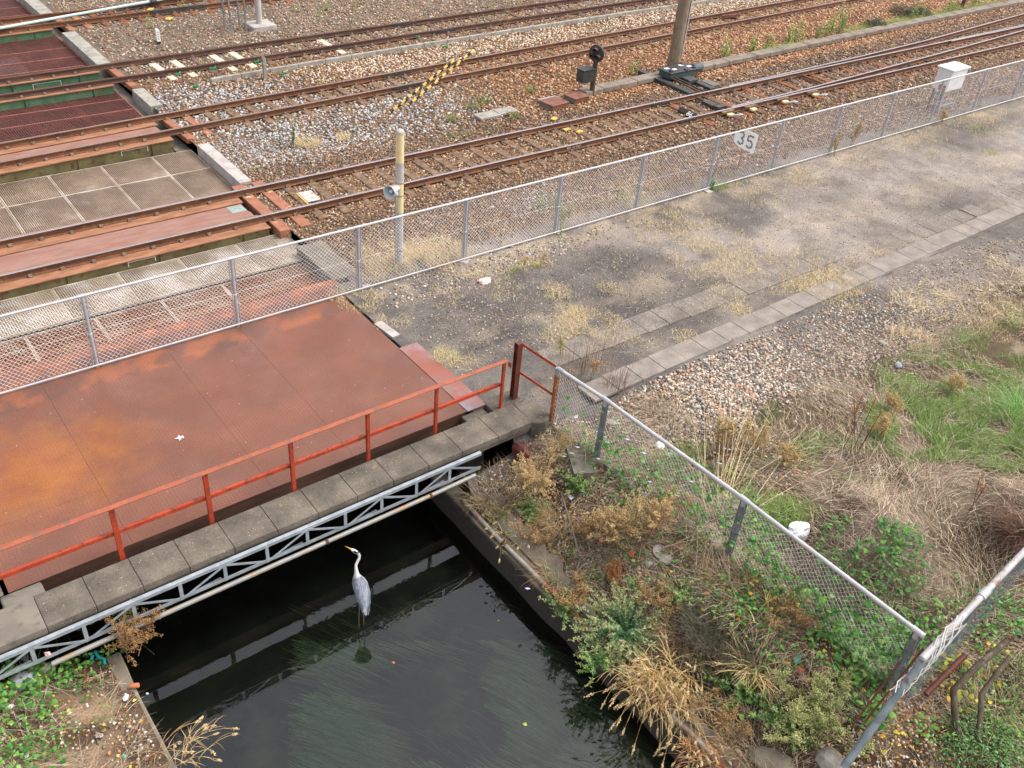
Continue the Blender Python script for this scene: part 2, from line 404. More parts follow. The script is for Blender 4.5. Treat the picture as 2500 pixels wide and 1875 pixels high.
M['dirt_dark'] = mat_mix('dirt_dark', (40, 34, 30), (56, 48, 40), 3, .95, .1)
M['stones'] = mat_vcol('stones', .85, .25, .22, 30)
M['leaf'] = mat_vcol('leaf', .55, .3, .2, 25, .25)
M['straw'] = mat_vcol('straw', .8, .2, .18, 20, .12)
M['feather'] = mat_vcol('feather', .75, .2, .06, 60)

# ground
def ground_mat():
    m, t, b = nodes('ground', .95, .12)
    a = t.nodes.new("ShaderNodeAttribute"); a.attribute_name = 'Col'
    p = gpos(t)
    f1 = tex(t, p, 2.2, 8, .65); f2 = tex(t, p, 34, 6, .7)
    c = mixc(t, 1.0, a.outputs["Color"], ramp(t, f1, [(.3, (.78, .78, .8)), (.7, (1.2, 1.19, 1.16))]).outputs[0], 'MULTIPLY')
    c = mixc(t, 1.0, c, ramp(t, f2, [(.3, (.56, .56, .57)), (.5, (1.0, 1.0, 1.0)), (.7, (1.5, 1.47, 1.42))]).outputs[0], 'MULTIPLY')
    pa = ramp(t, tex(t, p, .8, 13, .72), [(.47, (1, 1, 1)), (.53, (.78, .78, .79)), (.6, (.72, .72, .73))])
    c = mixc(t, .8, c, mixc(t, 1.0, c, pa.outputs[0], 'MULTIPLY'))
    vo = t.nodes.new("ShaderNodeTexVoronoi"); vo.inputs["Scale"].default_value = 26; t.links.new(p, vo.inputs["Vector"])
    pick = ramp(t, vo.outputs["Color"], [(.80, (0, 0, 0)), (.83, (1, 1, 1))])
    near = ramp(t, vo.outputs["Distance"], [(.25, (1, 1, 1)), (.36, (0, 0, 0))])
    fac = mixc(t, 1.0, pick.outputs[0], near.outputs[0], 'MULTIPLY')
    c = mixc(t, fac, c, mixc(t, 1.0, c, (1.55, 1.5, 1.42, 1), 'MULTIPLY'))
    t.links.new(c, b.inputs["Base Color"])
    bump(t, b, f2, .9, .02)
    return m
M['ground'] = ground_mat()

def deck_mat():
    m, t, b = nodes('deck_plate', .5, .4)
    p = gpos(t)
    f = tex(t, p, .55, 7, .62)
    base = ramp(t, f, [(.30, L4(110, 68, 52)), (.45, L4(116, 72, 54)), (.56, L4(112, 73, 58)), (.70, L4(118, 82, 71))]).outputs[0]
    # orange rust bloom, a stain with its own outline round (-1.4,-2.6)
    sx = t.nodes.new("ShaderNodeMapping"); sx.inputs["Location"].default_value = (1.75 * .40, 2.25 * .58, 0); sx.inputs["Scale"].default_value = (.40, .58, 1); t.links.new(p, sx.inputs[0])
    ln = t.nodes.new("ShaderNodeVectorMath"); ln.operation = 'LENGTH'; t.links.new(sx.outputs[0], ln.inputs[0])
    fn = tex(t, p, 1.3, 12, .68)
    ad = t.nodes.new("ShaderNodeMath"); ad.operation = 'MULTIPLY_ADD'; t.links.new(fn, ad.inputs[0]); ad.inputs[1].default_value = 1.5; t.links.new(ln.outputs["Value"], ad.inputs[2])
    mm = t.nodes.new("ShaderNodeMath"); mm.operation = 'MULTIPLY'; mm.inputs[1].default_value = .62; t.links.new(ad.outputs[0], mm.inputs[0])
    st = ramp(t, mm.outputs[0], [(.58, (1, 1, 1)), (.98, (0, 0, 0))])
    orng = ramp(t, tex(t, p, 2.2, 7, .6), [(.35, L4(140, 78, 40)), (.65, L4(152, 94, 38))]).outputs[0]
    c = mixc(t, st.outputs[0], base, orng)
    # dirty dark band and orange spots along the fence line
    sep = t.nodes.new("ShaderNodeSeparateXYZ"); t.links.new(p, sep.inputs[0])
    nb = t.nodes.new("ShaderNodeMath"); nb.operation = 'MULTIPLY_ADD'; t.links.new(tex(t, p, 2.4, 6, .6), nb.inputs[0]); nb.inputs[1].default_value = .55; t.links.new(sep.outputs[1], nb.inputs[2])
    band = ramp(t, nb.outputs[0], [(0.0, (0, 0, 0)), (0.02, (1, 1, 1))])
    mr = t.nodes.new("ShaderNodeMapRange"); mr.inputs[1].default_value = -.5; mr.inputs[2].default_value = .1; t.links.new(nb.outputs[0], mr.inputs[0])
    bnd = ramp(t, mr.outputs[0], [(0.25, (0, 0, 0)), (.5, (.8, .8, .8)), (.75, (.45, .45, .45)), (1, (.5, .5, .5))])
    sp = ramp(t, tex(t, p, 1.7, 5, .5), [(.46, L4(98, 70, 60)), (.6, L4(160, 92, 54))]).outputs[0]
    c = mixc(t, bnd.outputs[0], c, sp)
    # fine speckle
    f3 = tex(t, p, 48, 4, .7)
    c = mixc(t, 1.0, c, ramp(t, f3, [(.3, (.6, .58, .58)), (.5, (1, 1, 1)), (.7, (1.42, 1.36, 1.32))]).outputs[0], 'MULTIPLY')
    # scratches and pale flecks, drips of brighter rust
    sc_ = t.nodes.new("ShaderNodeMapping"); sc_.inputs["Scale"].default_value = (1.2, 9, 1); sc_.inputs["Rotation"].default_value = (0, 0, .5); t.links.new(p, sc_.inputs[0])
    scr = ramp(t, tex(t, sc_.outputs[0], 3.2, 9, .7), [(.60, (0, 0, 0)), (.72, (.55, .55, .55))])
    c = mixc(t, scr.outputs[0], c, L4(170, 118, 96))
    bl_ = ramp(t, tex(t, p, 5.5, 8, .7), [(.58, (0, 0, 0)), (.68, (.3, .3, .3))])
    c = mixc(t, bl_.outputs[0], c, L4(106, 66, 52))
    vf = t.nodes.new("ShaderNodeTexVoronoi"); vf.inputs["Scale"].default_value = 9; t.links.new(p, vf.inputs["Vector"])
    fl = mixc(t, 1.0, ramp(t, vf.outputs["Distance"], [(.05, (1, 1, 1)), (.09, (0, 0, 0))]).outputs[0], ramp(t, vf.outputs["Color"], [(.78, (0, 0, 0)), (.8, (1, 1, 1))]).outputs[0], 'MULTIPLY')
    c = mixc(t, fl, c, L4(214, 190, 168))
    # raised tread pattern
    mp = t.nodes.new("ShaderNodeMapping"); mp.inputs["Rotation"].default_value = (0, 0, R_(45)); mp.inputs["Scale"].default_value = (26, 26, 26); t.links.new(p, mp.inputs[0])
    ck = t.nodes.new("ShaderNodeTexChecker"); ck.inputs["Scale"].default_value = 1.0; t.links.new(mp.outputs[0], ck.inputs["Vector"])
    wear = ramp(t, tex(t, p, .9, 5, .55), [(.42, (0, 0, 0)), (.66, (1, 1, 1))])
    tr = mixc(t, 1.0, ck.outputs["Color"], wear.outputs[0], 'MULTIPLY')
    trf = t.nodes.new("ShaderNodeMath"); trf.operation = 'MULTIPLY'; trf.inputs[1].default_value = .42; t.links.new(tr, trf.inputs[0])
    c = mixc(t, trf.outputs[0], c, L4(164, 108, 88))
    t.links.new(c, b.inputs["Base Color"])
    rr = ramp(t, f, [(.3, (.62,) * 3), (.7, (.42,) * 3)]); t.links.new(rr.outputs[0], b.inputs["Roughness"])
    bump(t, b, ck.outputs["Color"], .15, .003)
    return m
M['deck'] = deck_mat()

def tactile_mat(name, studs):
    m, t, b = nodes(name, .9, .15)
    p = gpos(t)
    c = ramp(t, tex(t, p, 2.5, 7), [(.3, L4(122, 113, 105)), (.5, L4(142, 132, 123)), (.7, L4(158, 147, 137))]).outputs[0]
    c = mixc(t, 1.0, c, ramp(t, tex(t, p, 45, 4), [(.3, (.82,) * 3), (.7, (1.12,) * 3)]).outputs[0], 'MULTIPLY')
    if studs:
        mp = t.nodes.new("ShaderNodeMapping"); mp.inputs["Scale"].default_value = (20, 20, 20); t.links.new(p, mp.inputs[0])
        vo = t.nodes.new("ShaderNodeTexVoronoi"); vo.inputs["Randomness"].default_value = .7; vo.inputs["Scale"].default_value = 1; t.links.new(mp.outputs[0], vo.inputs["Vector"])
        d = ramp(t, vo.outputs["Distance"], [(.3, (1, 1, 1)), (.5, (0, 0, 0))])
        c = mixc(t, d.outputs[0], mixc(t, 1.0, c, (.72, .71, .70, 1), 'MULTIPLY'), c)
        bump(t, b, d.outputs[0], .6, .006)
    else: bump(t, b, tex(t, p, 45, 4), .4, .004)
    t.links.new(c, b.inputs["Base Color"])
    return m
M['tactile'] = tactile_mat('tactile', True)
M['slab'] = tactile_mat('slab', False)

def coping_mat():
    m, t, b = nodes('coping', .92, .15)
    p = gpos(t)
    c = ramp(t, tex(t, p, 2.0, 8, .65), [(.28, L4(76, 70, 62)), (.5, L4(104, 96, 86)), (.72, L4(130, 120, 106))]).outputs[0]
    c = mixc(t, 1.0, c, ramp(t, tex(t, p, 60, 4, .7), [(.3, (.7,) * 3), (.5, (1,) * 3), (.72, (1.4,) * 3)]).outputs[0], 'MULTIPLY')
    li = ramp(t, tex(t, p, 6, 5, .6), [(.66, (0, 0, 0)), (.72, (.6, .6, .6))])
    c = mixc(t, li.outputs[0], c, L4(150, 128, 84))
    vo = t.nodes.new("ShaderNodeTexVoronoi"); vo.inputs["Scale"].default_value = 30; t.links.new(p, vo.inputs["Vector"])
    sp = mixc(t, 1.0, ramp(t, vo.outputs["Distance"], [(.12, (1, 1, 1)), (.2, (0, 0, 0))]).outputs[0], ramp(t, vo.outputs["Color"], [(.8, (0, 0, 0)), (.82, (1, 1, 1))]).outputs[0], 'MULTIPLY')
    c = mixc(t, sp, c, L4(206, 200, 190))
    t.links.new(c, b.inputs["Base Color"]); bump(t, b, tex(t, p, 45, 5), .5, .005)
    return m
M['coping'] = coping_mat()
def wall_mat():
    m, t, b = nodes('canal_wall', .9, .2)
    p = gpos(t); sep = t.nodes.new("ShaderNodeSeparateXYZ"); t.links.new(p, sep.inputs[0])
    c = ramp(t, tex(t, p, 2.5, 8, .65), [(.3, L4(108, 98, 84)), (.7, L4(146, 136, 118))]).outputs[0]
    a = t.nodes.new("ShaderNodeMath"); a.operation = 'MULTIPLY_ADD'; t.links.new(tex(t, p, 3, 6), a.inputs[0]); a.inputs[1].default_value = .35; t.links.new(sep.outputs[2], a.inputs[2])
    mr = t.nodes.new("ShaderNodeMapRange"); mr.inputs[1].default_value = -1.02; mr.inputs[2].default_value = -.88; t.links.new(a.outputs[0], mr.inputs[0])
    c = mixc(t, mr.outputs[0], mixc(t, tex(t, p, 22, 5), L4(46, 42, 38), L4(84, 78, 70)), c)
    t.links.new(c, b.inputs["Base Color"]); bump(t, b, tex(t, p, 30, 5), .6, .008)
    return m
M['wall'] = wall_mat()
def water_mat():
    m = bpy.data.materials.new('water'); m.use_nodes = True; t = m.node_tree; t.nodes.remove(t.nodes["Principled BSDF"])
    p = gpos(t)
    mp = t.nodes.new("ShaderNodeMapping"); mp.inputs["Scale"].default_value = (1.0, .55, 1); mp.inputs["Rotation"].default_value = (0, 0, .35); t.links.new(p, mp.inputs[0])
    f = tex(t, mp.outputs[0], 13, 3, .5); g = tex(t, mp.outputs[0], 2.2, 2, .5)
    # disturbed patches
    ps = ramp(t, tex(t, p, .55, 3, .5), [(.5, (.12, .12, .12)), (.68, (1, 1, 1))])
    vd = t.nodes.new("ShaderNodeVectorMath"); vd.operation = 'DISTANCE'; t.links.new(p, vd.inputs[0]); vd.inputs[1].default_value = (1.95, -6.75, -1.55)
    near = ramp(t, vd.outputs["Value"], [(.1, (1, 1, 1)), (.9, (0, 0, 0))])
    mx = mixc(t, ps.outputs[0], (0.5, .5, .5, 1), f)
    nz = mixc(t, near.outputs[0], mx, f)
    ad = nz
    ad2 = t.nodes.new("ShaderNodeMath"); ad2.operation = 'MULTIPLY_ADD'; t.links.new(g, ad2.inputs[0]); ad2.inputs[1].default_value = .8; t.links.new(ad, ad2.inputs[2])
    bp = t.nodes.new("ShaderNodeBump"); bp.inputs["Strength"].default_value = .22; bp.inputs["Distance"].default_value = .012; t.links.new(ad2.outputs[0], bp.inputs["Height"])
    fr = t.nodes.new("ShaderNodeFresnel"); fr.inputs[0].default_value = 1.6; t.links.new(bp.outputs[0], fr.inputs["Normal"])
    gl = t.nodes.new("ShaderNodeBsdfGlossy"); gl.inputs["Roughness"].default_value = .015; gl.inputs["Color"].default_value = (1, 1, 1, 1); t.links.new(bp.outputs[0], gl.inputs["Normal"])
    tr = t.nodes.new("ShaderNodeBsdfTransparent"); tr.inputs[0].default_value = (.47, .53, .52, 1)
    mxs = t.nodes.new("ShaderNodeMixShader"); t.links.new(fr.outputs[0], mxs.inputs[0]); t.links.new(tr.outputs[0], mxs.inputs[1]); t.links.new(gl.outputs[0], mxs.inputs[2])
    t.links.new(mxs.outputs[0], t.nodes["Material Output"].inputs[0])
    return m
M['water'] = water_mat()
M['bed'] = mat_mix('bed', (50, 50, 44), (68, 66, 54), 1.4, .95, .1, c3=(104, 94, 78), s3=.8, lo3=.54, hi3=.68)

# ------------------------------------------------------------------ terrain
ZW = -1.65
MOUNDS = [(8.35, -10.3, .85, .62), (7.0, -8.9, .5, .18), (6.0, -11.4, .5, .12), (10.9, -11.4, .8, .45), (9.2, -11.3, .7, -.25), (8.2, -8.0, .8, .1), (5.3, -6.0, .45, .12), (5.6, -9.9, .5, .14), (5.3, -11.8, .5, .1)]
def gz(x, y):
    x = np.asarray(x, float); y = np.asarray(y, float)
    bank = -1.12 + .92 * sstep(4.2, 6.35, x) + .2 * sstep(6.2, 9.0, x)
    wb = sstep(-4.6, -5.9, y)
    z = bank * wb
    z = np.where((x < 4.9) & (y > -6), np.minimum(z, 0), z)
    for mx, my, mr, mh in MOUNDS: z = z + mh * np.exp(-((x - mx) ** 2 + (y - my) ** 2) / (2 * (mr * .6) ** 2))
    z = z + .05 * (fbm(x * 1.3, y * 1.3, 3) - .5) * (wb * 2.2 + .5)
    bal = sstep(.5, 1.2, y)
    z = z - .05 * bal - .04 * bal * (fbm(x * .9, y * .9, 5) - .5)
    z = z - .10 * np.exp(-((y - 7.3 - .03 * x) / .9) ** 2) * bal
    lf = x < 0
    zl = -.98 + .62 * sstep(-1.6, -4.2, x) + .12 * (fbm(x * 1.7, y * 1.7, 9) - .5)
    z = np.where(lf & (y < -5.2), zl, z)
    return z
def gcol(x, y):
    n = fbm(x * .55, y * .55, 21); n2 = fbm(x * 1.7, y * 1.7, 23); n3 = fbm(x * .23 + 4, y * .3, 25)
    mixl = lambda a, b, k: a * (1 - k[..., None]) + b * k[..., None]
    c = mixl(L(132, 123, 116), L(150, 140, 132), sstep(.35, .65, n))
    c = mixl(c, L(98, 93, 89), sstep(.5, .64, n3) * .8)
    for (px, py, r) in ((1340, 640, 1.5), (1420, 460, 1.2), (2130, 480, 2.0), (1100, 700, 1.2), (1900, 690, 1.5), (1700, 640, 1.6)):
        q = at(px, py); c = mixl(c, L(94, 89, 86), np.clip(1.3 * np.exp(-((x - q[0]) ** 2 + (y - q[1]) ** 2) / r ** 2) - .3 + .5 * (n2 - .5), 0, 1) * .85)
    # straw tinted soil by the fence and path
    st = np.exp(-((y + .25) / .55) ** 2) + np.exp(-((y + 2.9) / .5) ** 2) * .7 + np.exp(-((y + 4.6) / .35) ** 2) * .5
    c = mixl(c, L(176, 160, 138), np.clip(st * sstep(.35, .6, n2), 0, 1) * .6)
    # weedy ground right of the pipe fence
    wd = sstep(-6.3, -7.6, y + .5 * (n - .5)) * sstep(6.4, 7.4, x)
    c = mixl(c, mixl(L(132, 116, 100), L(92, 78, 62), sstep(.42, .56, n2)), wd)
    # canal bank, sand and rubbish
    bk = sstep(-5.4, -5.9, y) * sstep(7.2, 6.3, x)
    c = mixl(c, mixl(L(148, 122, 96), L(84, 68, 54), sstep(.34, .52, n2)), bk)
    # railway ballast bed
    bl = sstep(.35, .8, y)
    b = mixl(L(104, 82, 64), L(128, 100, 76), sstep(.35, .65, n2))
    b = mixl(b, L(120, 108, 96), sstep(13.5, 15, y) * .8)
    c = mixl(c, b, bl)
    c = np.where(((x < 0) & (y < -5))[..., None], mixl(L(160, 136, 110), L(96, 78, 62), sstep(.38, .56, n2)), c)
    return c
def spaced(a, b, st, far, g=1.18):
    v = list(np.arange(a, b, st)); s = st
    while v[-1] < far: s *= g; v.append(v[-1] + s)
    return np.array(v)
def sheet(name, edge, sgn, x0, ys):
    """one ground sheet; its canal side follows edge(y)"""
    us = spaced(0, 13, .13, 190)
    X = np.empty((len(ys), len(us))); Y = np.repeat(ys[:, None], len(us), 1)
    for i, y in enumerate(ys): X[i] = edge(y) + sgn * us
    Z = gz(X, Y); C = gcol(X, Y)
    n, k = X.shape; idx = np.arange(n * k).reshape(n, k)
    F = np.stack([idx[:-1, :-1], idx[:-1, 1:], idx[1:, 1:], idx[1:, :-1]], -1).reshape(-1, 4)
    if sgn < 0: F = F[:, ::-1]
    a = Acc(); a.add(np.stack([X, Y, Z], -1).reshape(-1, 3), F, C.reshape(-1, 3))
    return tag(a.build(name, M['ground'], smooth=True), kind='structure')
yneg = -spaced(0, 15, .13, 120)[::-1][:-1]
ypos = spaced(0, 24, .13, 200)
ysr = np.sort(np.concatenate([yneg, ypos, [-5.361, -5.359, -4.461, -4.459, .449, .451]]))
def edge_r(y):
    if y < -5.36: return 4.27
    if y < -4.46: return 5.32
    if y < .45: return 4.93
    return 5.3
def edge_l(y):
    if y < -5.36: return -1.68
    if y < -4.46: return -3.3
    if y < .45: return -2.66
    return -3.2
sheet('ground', edge_r, 1, 4, ysr)
sheet('ground', edge_l, -1, -2, ysr)

# canal: bed and water
m_ = MB(); m_.add([(-9, -60, -2.05), (7, -60, -2.05), (7, 60, -2.05), (-9, 60, -2.05)], [(0, 1, 2, 3)])
tag(m_.build('canal_bed', M['bed']), kind='structure')
m_ = MB(); m_.add([(-3.25, -60, ZW), (5.28, -60, ZW), (5.28, 60, ZW), (-3.25, 60, ZW)], [(0, 1, 2, 3)])
tag(m_.build('canal_water', M['water']), kind='structure')

def wall_strip(mb, y0, y1, xa, xb, z0, z1, n=60, amp=.02, seed=1):
    ys = np.linspace(y0, y1, n)
    vs = []; fs = []
    for y in ys:
        e = amp * (noise(np.array([y * 2.3]), np.array([seed]), seed)[0] - .5) * 2
        vs += [(xa + e, y, z0), (xa + e, y, z1 - .02), (xa + e + (.02 if xb > xa else -.02), y, z1 + e * .4), (xb, y, z1 + e * .4), (xb, y, z0)]
    for i in range(n - 1):
        for k in range(4): fs.append((i * 5 + k, i * 5 + k + 1, (i + 1) * 5 + k + 1, (i + 1) * 5 + k))
    mb.add(vs, fs)
# right wall with sloping apron
wr = empty('canal_wall', (4.1, -10, ZW))
tag(wr, 'weathered concrete wall of the canal under the rubbish strewn bank, dark and wet along the water', 'wall')
mb = MB(); wall_strip(mb, -40, -4.5, 4.1, 4.36, -2.2, -1.1, 160); o = mb.build('wall', M['wall'], wr); o.matrix_parent_inverse = Matrix.Translation((-4.1, 10, -ZW))
ap = MB(); vs = []; fs = []
yy = np.linspace(-13.5, -5.36, 170)
for y in yy:
    e = .06 * (fbm(y * 2.1, 3.3, 31) - .5); wdt = .2 * sstep(-8.6, -7.4, y) + .06 + .2 * (fbm(y * 1.7, 7.7, 33) - .5) + .1 * (noise(y * 9, 1.2, 35) - .5)
    wdt = max(.1, wdt)
    vs += [(4.33, y, -1.2), (4.33 + e * .4, y, -1.06), (4.33 + wdt, y, -1.05 + wdt * .62 + e * .3), (4.33 + wdt + .05, y, -1.3)]
for i in range(len(yy) - 1):
    for k in range(3): fs.append((i * 4 + k, i * 4 + k + 1, (i + 1) * 4 + k + 1, (i + 1) * 4 + k))
ap.add(vs, fs); o = ap.build('apron', M['wall'], wr); o.matrix_parent_inverse = Matrix.Translation((-4.1, 10, -ZW))
mb = MB(); mb.box(4.93, 5.31, -4.46, 60, -2.2, -.34); mb.box(4.98, 5.26, -4.455, .44, -.34, -.015)
tag(mb.build('abutment_wall', M['concrete']), 'concrete abutment under the right hand end of the steel deck and track girders', 'wall')
wl = MB(); wall_strip(wl, -40, -5.36, -1.62, -1.8, -2.2, -.97, 120, .02, 5)
tag(wl.build('canal_wall', M['wall']), 'short concrete canal wall below the littered bank in the lower left corner', 'wall')
wl = MB(); wl.box(-3.3, -3.14, -4.46, 60, -2.2, -.34)
tag(wl.build('abutment_wall', M['concrete']), 'concrete abutment under the left hand end of the track girders', 'wall')

# rusty pipe on the wall
pp = MB()
path = [(4.17 + .012 * math.sin(y * 2.1), y, -1.035 + .01 * math.sin(y * 3.3)) for y in np.linspace(-13.2, -5.4, 40)]
pp.tube(path, .036, 8)
po = pp.build('wall_pipe', mat_mix('wall_pipe', (150, 140, 130), (166, 156, 146), 3, .7, .3, c3=(140, 78, 52), s3=1.1, lo3=.46, hi3=.56, bmp=.002))
tag(po, 'thin grey and rust brown pipe lying along the top of the canal wall', 'pipe')
for y in (-8.05, -10.4, -6.6): MB().lathe((4.17 + .012 * math.sin(y * 2.1), y - .05, -1.035), [(.0, 0), (.048, 0), (.048, .1), (0, .1)], 10, (0, 1, 0)).build('collar', M['rust_dark'], po)

# ------------------------------------------------------------------ steel deck
dk = empty('steel_deck', (1.1, -2, 0))
tag(dk, 'rust red chequered steel deck over the canal between the red railing and the white fence', 'deck')
def dchild(mb, n, mt, **k):
    o = mb.build(n, mt, dk, **k); o.matrix_parent_inverse = Matrix.Translation((-1.1, 2, 0)); return o
seams = [-2.62, -.865, 1.0, 2.35, 4.875]
seams = [-2.6, -.95, 1.2, 2.62, 4.872]
for i in range(len(seams) - 1):
    a, b = seams[i] + .0015, seams[i + 1] - .0015
    if i == 0:
        mb = MB(); mb.box(a, b, -4.45, -3.1315, -.02, 0); dchild(mb, 'plate', M['deck'])
        mb = MB(); mb.box(a, b, -3.1285, .40, -.02, 0); dchild(mb, 'plate', M['deck'])
    else:
        mb = MB(); mb.box(a, b, -4.45, .40, -.02, 0); dchild(mb, 'plate', M['deck'])
M['deck_strip'] = mat_mix('deck_strip', (146, 84, 64), (140, 104, 98), .9, .42, .5, c3=(150, 142, 150), s3=.8, lo3=.5, hi3=.68, rough2=.35)
mb = MB(); mb.box(4.86, 5.26, -4.47, -2.2, .002, .012); dchild(mb, 'edge_strip', M['deck_strip'])
for y in (-4.35, -3.2, -2.0, -.8, .3):
    mb = MB(); mb.box(-2.6, 4.85, y - .06, y + .06, -.3, -.021); dchild(mb, 'beam', M['rust_dark'])

# ------------------------------------------------------------------ concrete parapet
par = empty('concrete_parapet', (1, -5.05, 0))
tag(par, 'grey concrete parapet beam of coping blocks running along the canal side of the deck', 'parapet')
def pchild(mb, n, mt, **k):
    o = mb.build(n, mt, par, **k); o.matrix_parent_inverse = Matrix.Translation((-1, 5.05, 0)); return o
cx = [-4.4, -3.05, -2.42, -1.12, -.48, .19, .85, 1.5, 2.16, 2.8, 3.46, 4.12, 4.76, 5.4]
cx = [-4.3, -3.0, -2.36, -1.74, -1.12, -.48, .18, .84, 1.5, 2.17, 2.82, 3.48, 4.14, 4.88, 5.62]
fm = MB(); fm.box(-4.3, 5.6, -5.315, -4.80, -.18, -.075); pchild(fm, 'beam', M['coping'], bevel=.02, seg=2)
for i in range(len(cx) - 1):
    a, b = cx[i] + .002, cx[i + 1] - .002
    e = .006 * (h2(np.array([i]), np.array([3]), 5)[0] - .5)
    mb = MB(); mb.box(a, b, -5.34 + e, -4.735, -.075, .055 + e)
    o = pchild(mb, 'coping_block', M['coping'], bevel=.012, seg=2)
    if i == 1: o['label'] = 'pale buff end block of the coping'; o.data.materials[0] = M['concrete']
# curved end block
ec = MB(); pts = [(5.626, -4.735), (5.88, -4.80), (6.02, -4.93), (6.07, -5.12), (6.04, -5.28), (5.95, -5.40), (5.82, -5.45), (5.70, -5.42), (5.60, -5.34)]
ec.prism([(x, y, -.42) for x, y in pts], (0, 0, .475)); pchild(ec, 'coping_block', M['coping'], bevel=.03, seg=3)
for (a, b, c, d, z0, z1, lab) in ((5.24, 5.9, -4.74, -4.36, -.3, .02, 'low concrete block under the end of the red railing'),
                                  (4.72, 5.18, -4.72, -4.47, -.34, -.04, 'small concrete ledge below the corner of the steel deck')):
    o = MB().box(a, b, c, d, z0, z1).build('concrete_block', M['coping'], bevel=.02, seg=2); tag(o, lab, 'concrete block')
for (a, b, c, d, z0, z1, lab) in ((-2.72, -2.2, -4.72, -4.475, -.3, .015, 'weathered buff concrete block under the lower left corner of the steel deck'),
                                  (-3.3, -2.76, -4.85, -4.5, -.3, -.02, 'grey concrete block at the left edge beside the deck corner')):
    o = MB().box(a, b, c, d, z0, z1).build('concrete_block', M['concrete'], bevel=.03, seg=2); tag(o, lab, 'concrete block')

# ------------------------------------------------------------------ lattice truss and pipe below the parapet
tr = empty('lattice_truss', (1, -5.46, -.2))
tag(tr, 'galvanised steel lattice truss hung along the front of the concrete parapet', 'truss')
def tchild(mb, n, mt=None):
    o = mb.build(n, mt or M['galv_blue'], tr); o.matrix_parent_inverse = Matrix.Translation((-1, 5.46, .2)); return o
TX0, TX1, TZ1, TZ0 = -3.3, 4.45, -.06, -.36
YT = -5.455
for z, n in ((TZ1, 'top_chord'), (TZ0, 'bottom_chord')):
    mb = MB(); mb.box(TX0, TX1, YT - .004, YT + .004, z - .028, z + .028); mb.box(TX0, TX1, YT + .004, YT + .055, z + .021 if z == TZ1 else z - .028, z + .028 if z == TZ1 else z - .021)
    tchild(mb, n)
vx = [-3.25 + .642 * k for k in range(13)]
for k, x in enumerate(vx):
    if x > TX1: break
    tchild(MB().box(x - .026, x + .026, YT - .011, YT - .005, TZ0 - .025, TZ1 + .0), 'vertical')
    if k % 2 == 1:
        for s in (-1, 1):
            if TX0 <= x + s * .642 <= TX1 + .1:
                tchild(MB().bar((x + s * .02, YT - .016, TZ1 - .01), (x + s * .6, YT - .016, TZ0 + .02), .006, .036, up=(0, 0, 1)), 'diagonal')
# horizontal lacing to the wall
for k in range(0, 12, 2): tchild(MB().bar((vx[k], YT + .03, TZ0 - .03), (vx[k] + .6, YT + .085, TZ0 - .03), .03, .006), 'lacing')
pi = MB(); pi.tube([(-2.45, -5.53, -.43), (0, -5.53, -.425), (3.6, -5.53, -.415), (4.3, -5.52, -.41)], .036, 12)
pio = pi.build('conduit_pipe', M['galv_rusty']); tag(pio, 'grey conduit pipe with yellowish rust running below the lattice truss', 'pipe')
for x in (1.52, -1.5, 3.4):
    MB().lathe((x - .022, -5.53, -.42), [(.037, 0), (.044, 0), (.044, .044), (.037, .044)], 14, (1, 0, 0)).build('clamp', M['rust_dark'], pio)

# ------------------------------------------------------------------ red railing
rl = empty('red_railing', (2, -4.66, 0))
tag(rl, 'red painted steel railing with flat top bar along the canal edge of the deck', 'railing')
def rchild(mb, n, mt, **k):
    o = mb.build(n, mt, rl, **k); o.matrix_parent_inverse = Matrix.Translation((-2, 4.66, 0)); return o
HR = 1.0
mb = MB(); mb.box(-4.4, 5.43, -4.71, -4.625, HR - .01, HR)
cur = [(5.43 + .13 * math.sin(a), -4.6625, HR - .004 - .13 * (1 - math.cos(a))) for a in np.linspace(0, 1.9, 10)]
for a, b in zip(cur[:-1], cur[1:]): mb.bar(a, b, .085, .01, up=(0, 0, 1))
rchild(mb, 'top_rail', M['red_top'])
xs_ = [-3.9, -2.9, -1.17, .125, 1.44, 2.75, 4.04, 5.42]
for i, x in enumerate(xs_):
    z0 = 0.018 if i == 7 else -.28
    mb = MB(); mb.box(x - .04, x + .04, -4.674, -4.666, z0, HR - .0105); mb.box(x - .04, x - .032, -4.7265, -4.674, z0, HR - .0105)
    if i == 7: mb.box(x - .05, x + .05, -4.70, -4.64, z0, z0 + .006)
    rchild(mb, 'post', M['red_paint'])
for a, b in zip([-4.4] + xs_[:-1], xs_):
    mb = MB(); mb.box(a + .041, b - .041, -4.671, -4.665, .485, .545); mb.box(a + .041, b - .041, -4.665, -4.62, .538, .545)
    rchild(mb, 'mid_rail', M['red_paint'])

ib = empty('steel_post', (5.78, -4.58, 0)); tag(ib, 'dark red I beam post at the railing end tied to the grey pipe fence', 'post')
mb = MB(); mb.box(-.05, .05, -.055, -.047, 0, 1.2); mb.box(-.05, .05, .047, .055, 0, 1.2); mb.box(-.004, .004, -.047, .047, 0, 1.2); mb.box(-.051, .051, -.056, .056, 1.2, 1.207)
mb.box(-.1, .1, -.1, .1, -.01, .004)
mb.build('beam', M['red_brown'], ib)
for z in (1.17, .58):
    MB().bar((.052, -.03, z), (.24, -.74, z - .1), .008, .05).build('tie_bar', M['red_paint'], ib)

def kid(mb, name, mat, root, **k):
    """part built in world coordinates under an unrotated thing"""
    o = mb.build(name, mat, root, **k); o.matrix_parent_inverse = Matrix.Translation(-Vector(root.location)); return o
def akid(acc, name, mat, root, **k):
    o = acc.build(name, mat, root, **k); o.matrix_parent_inverse = Matrix.Translation(-Vector(root.location)); return o

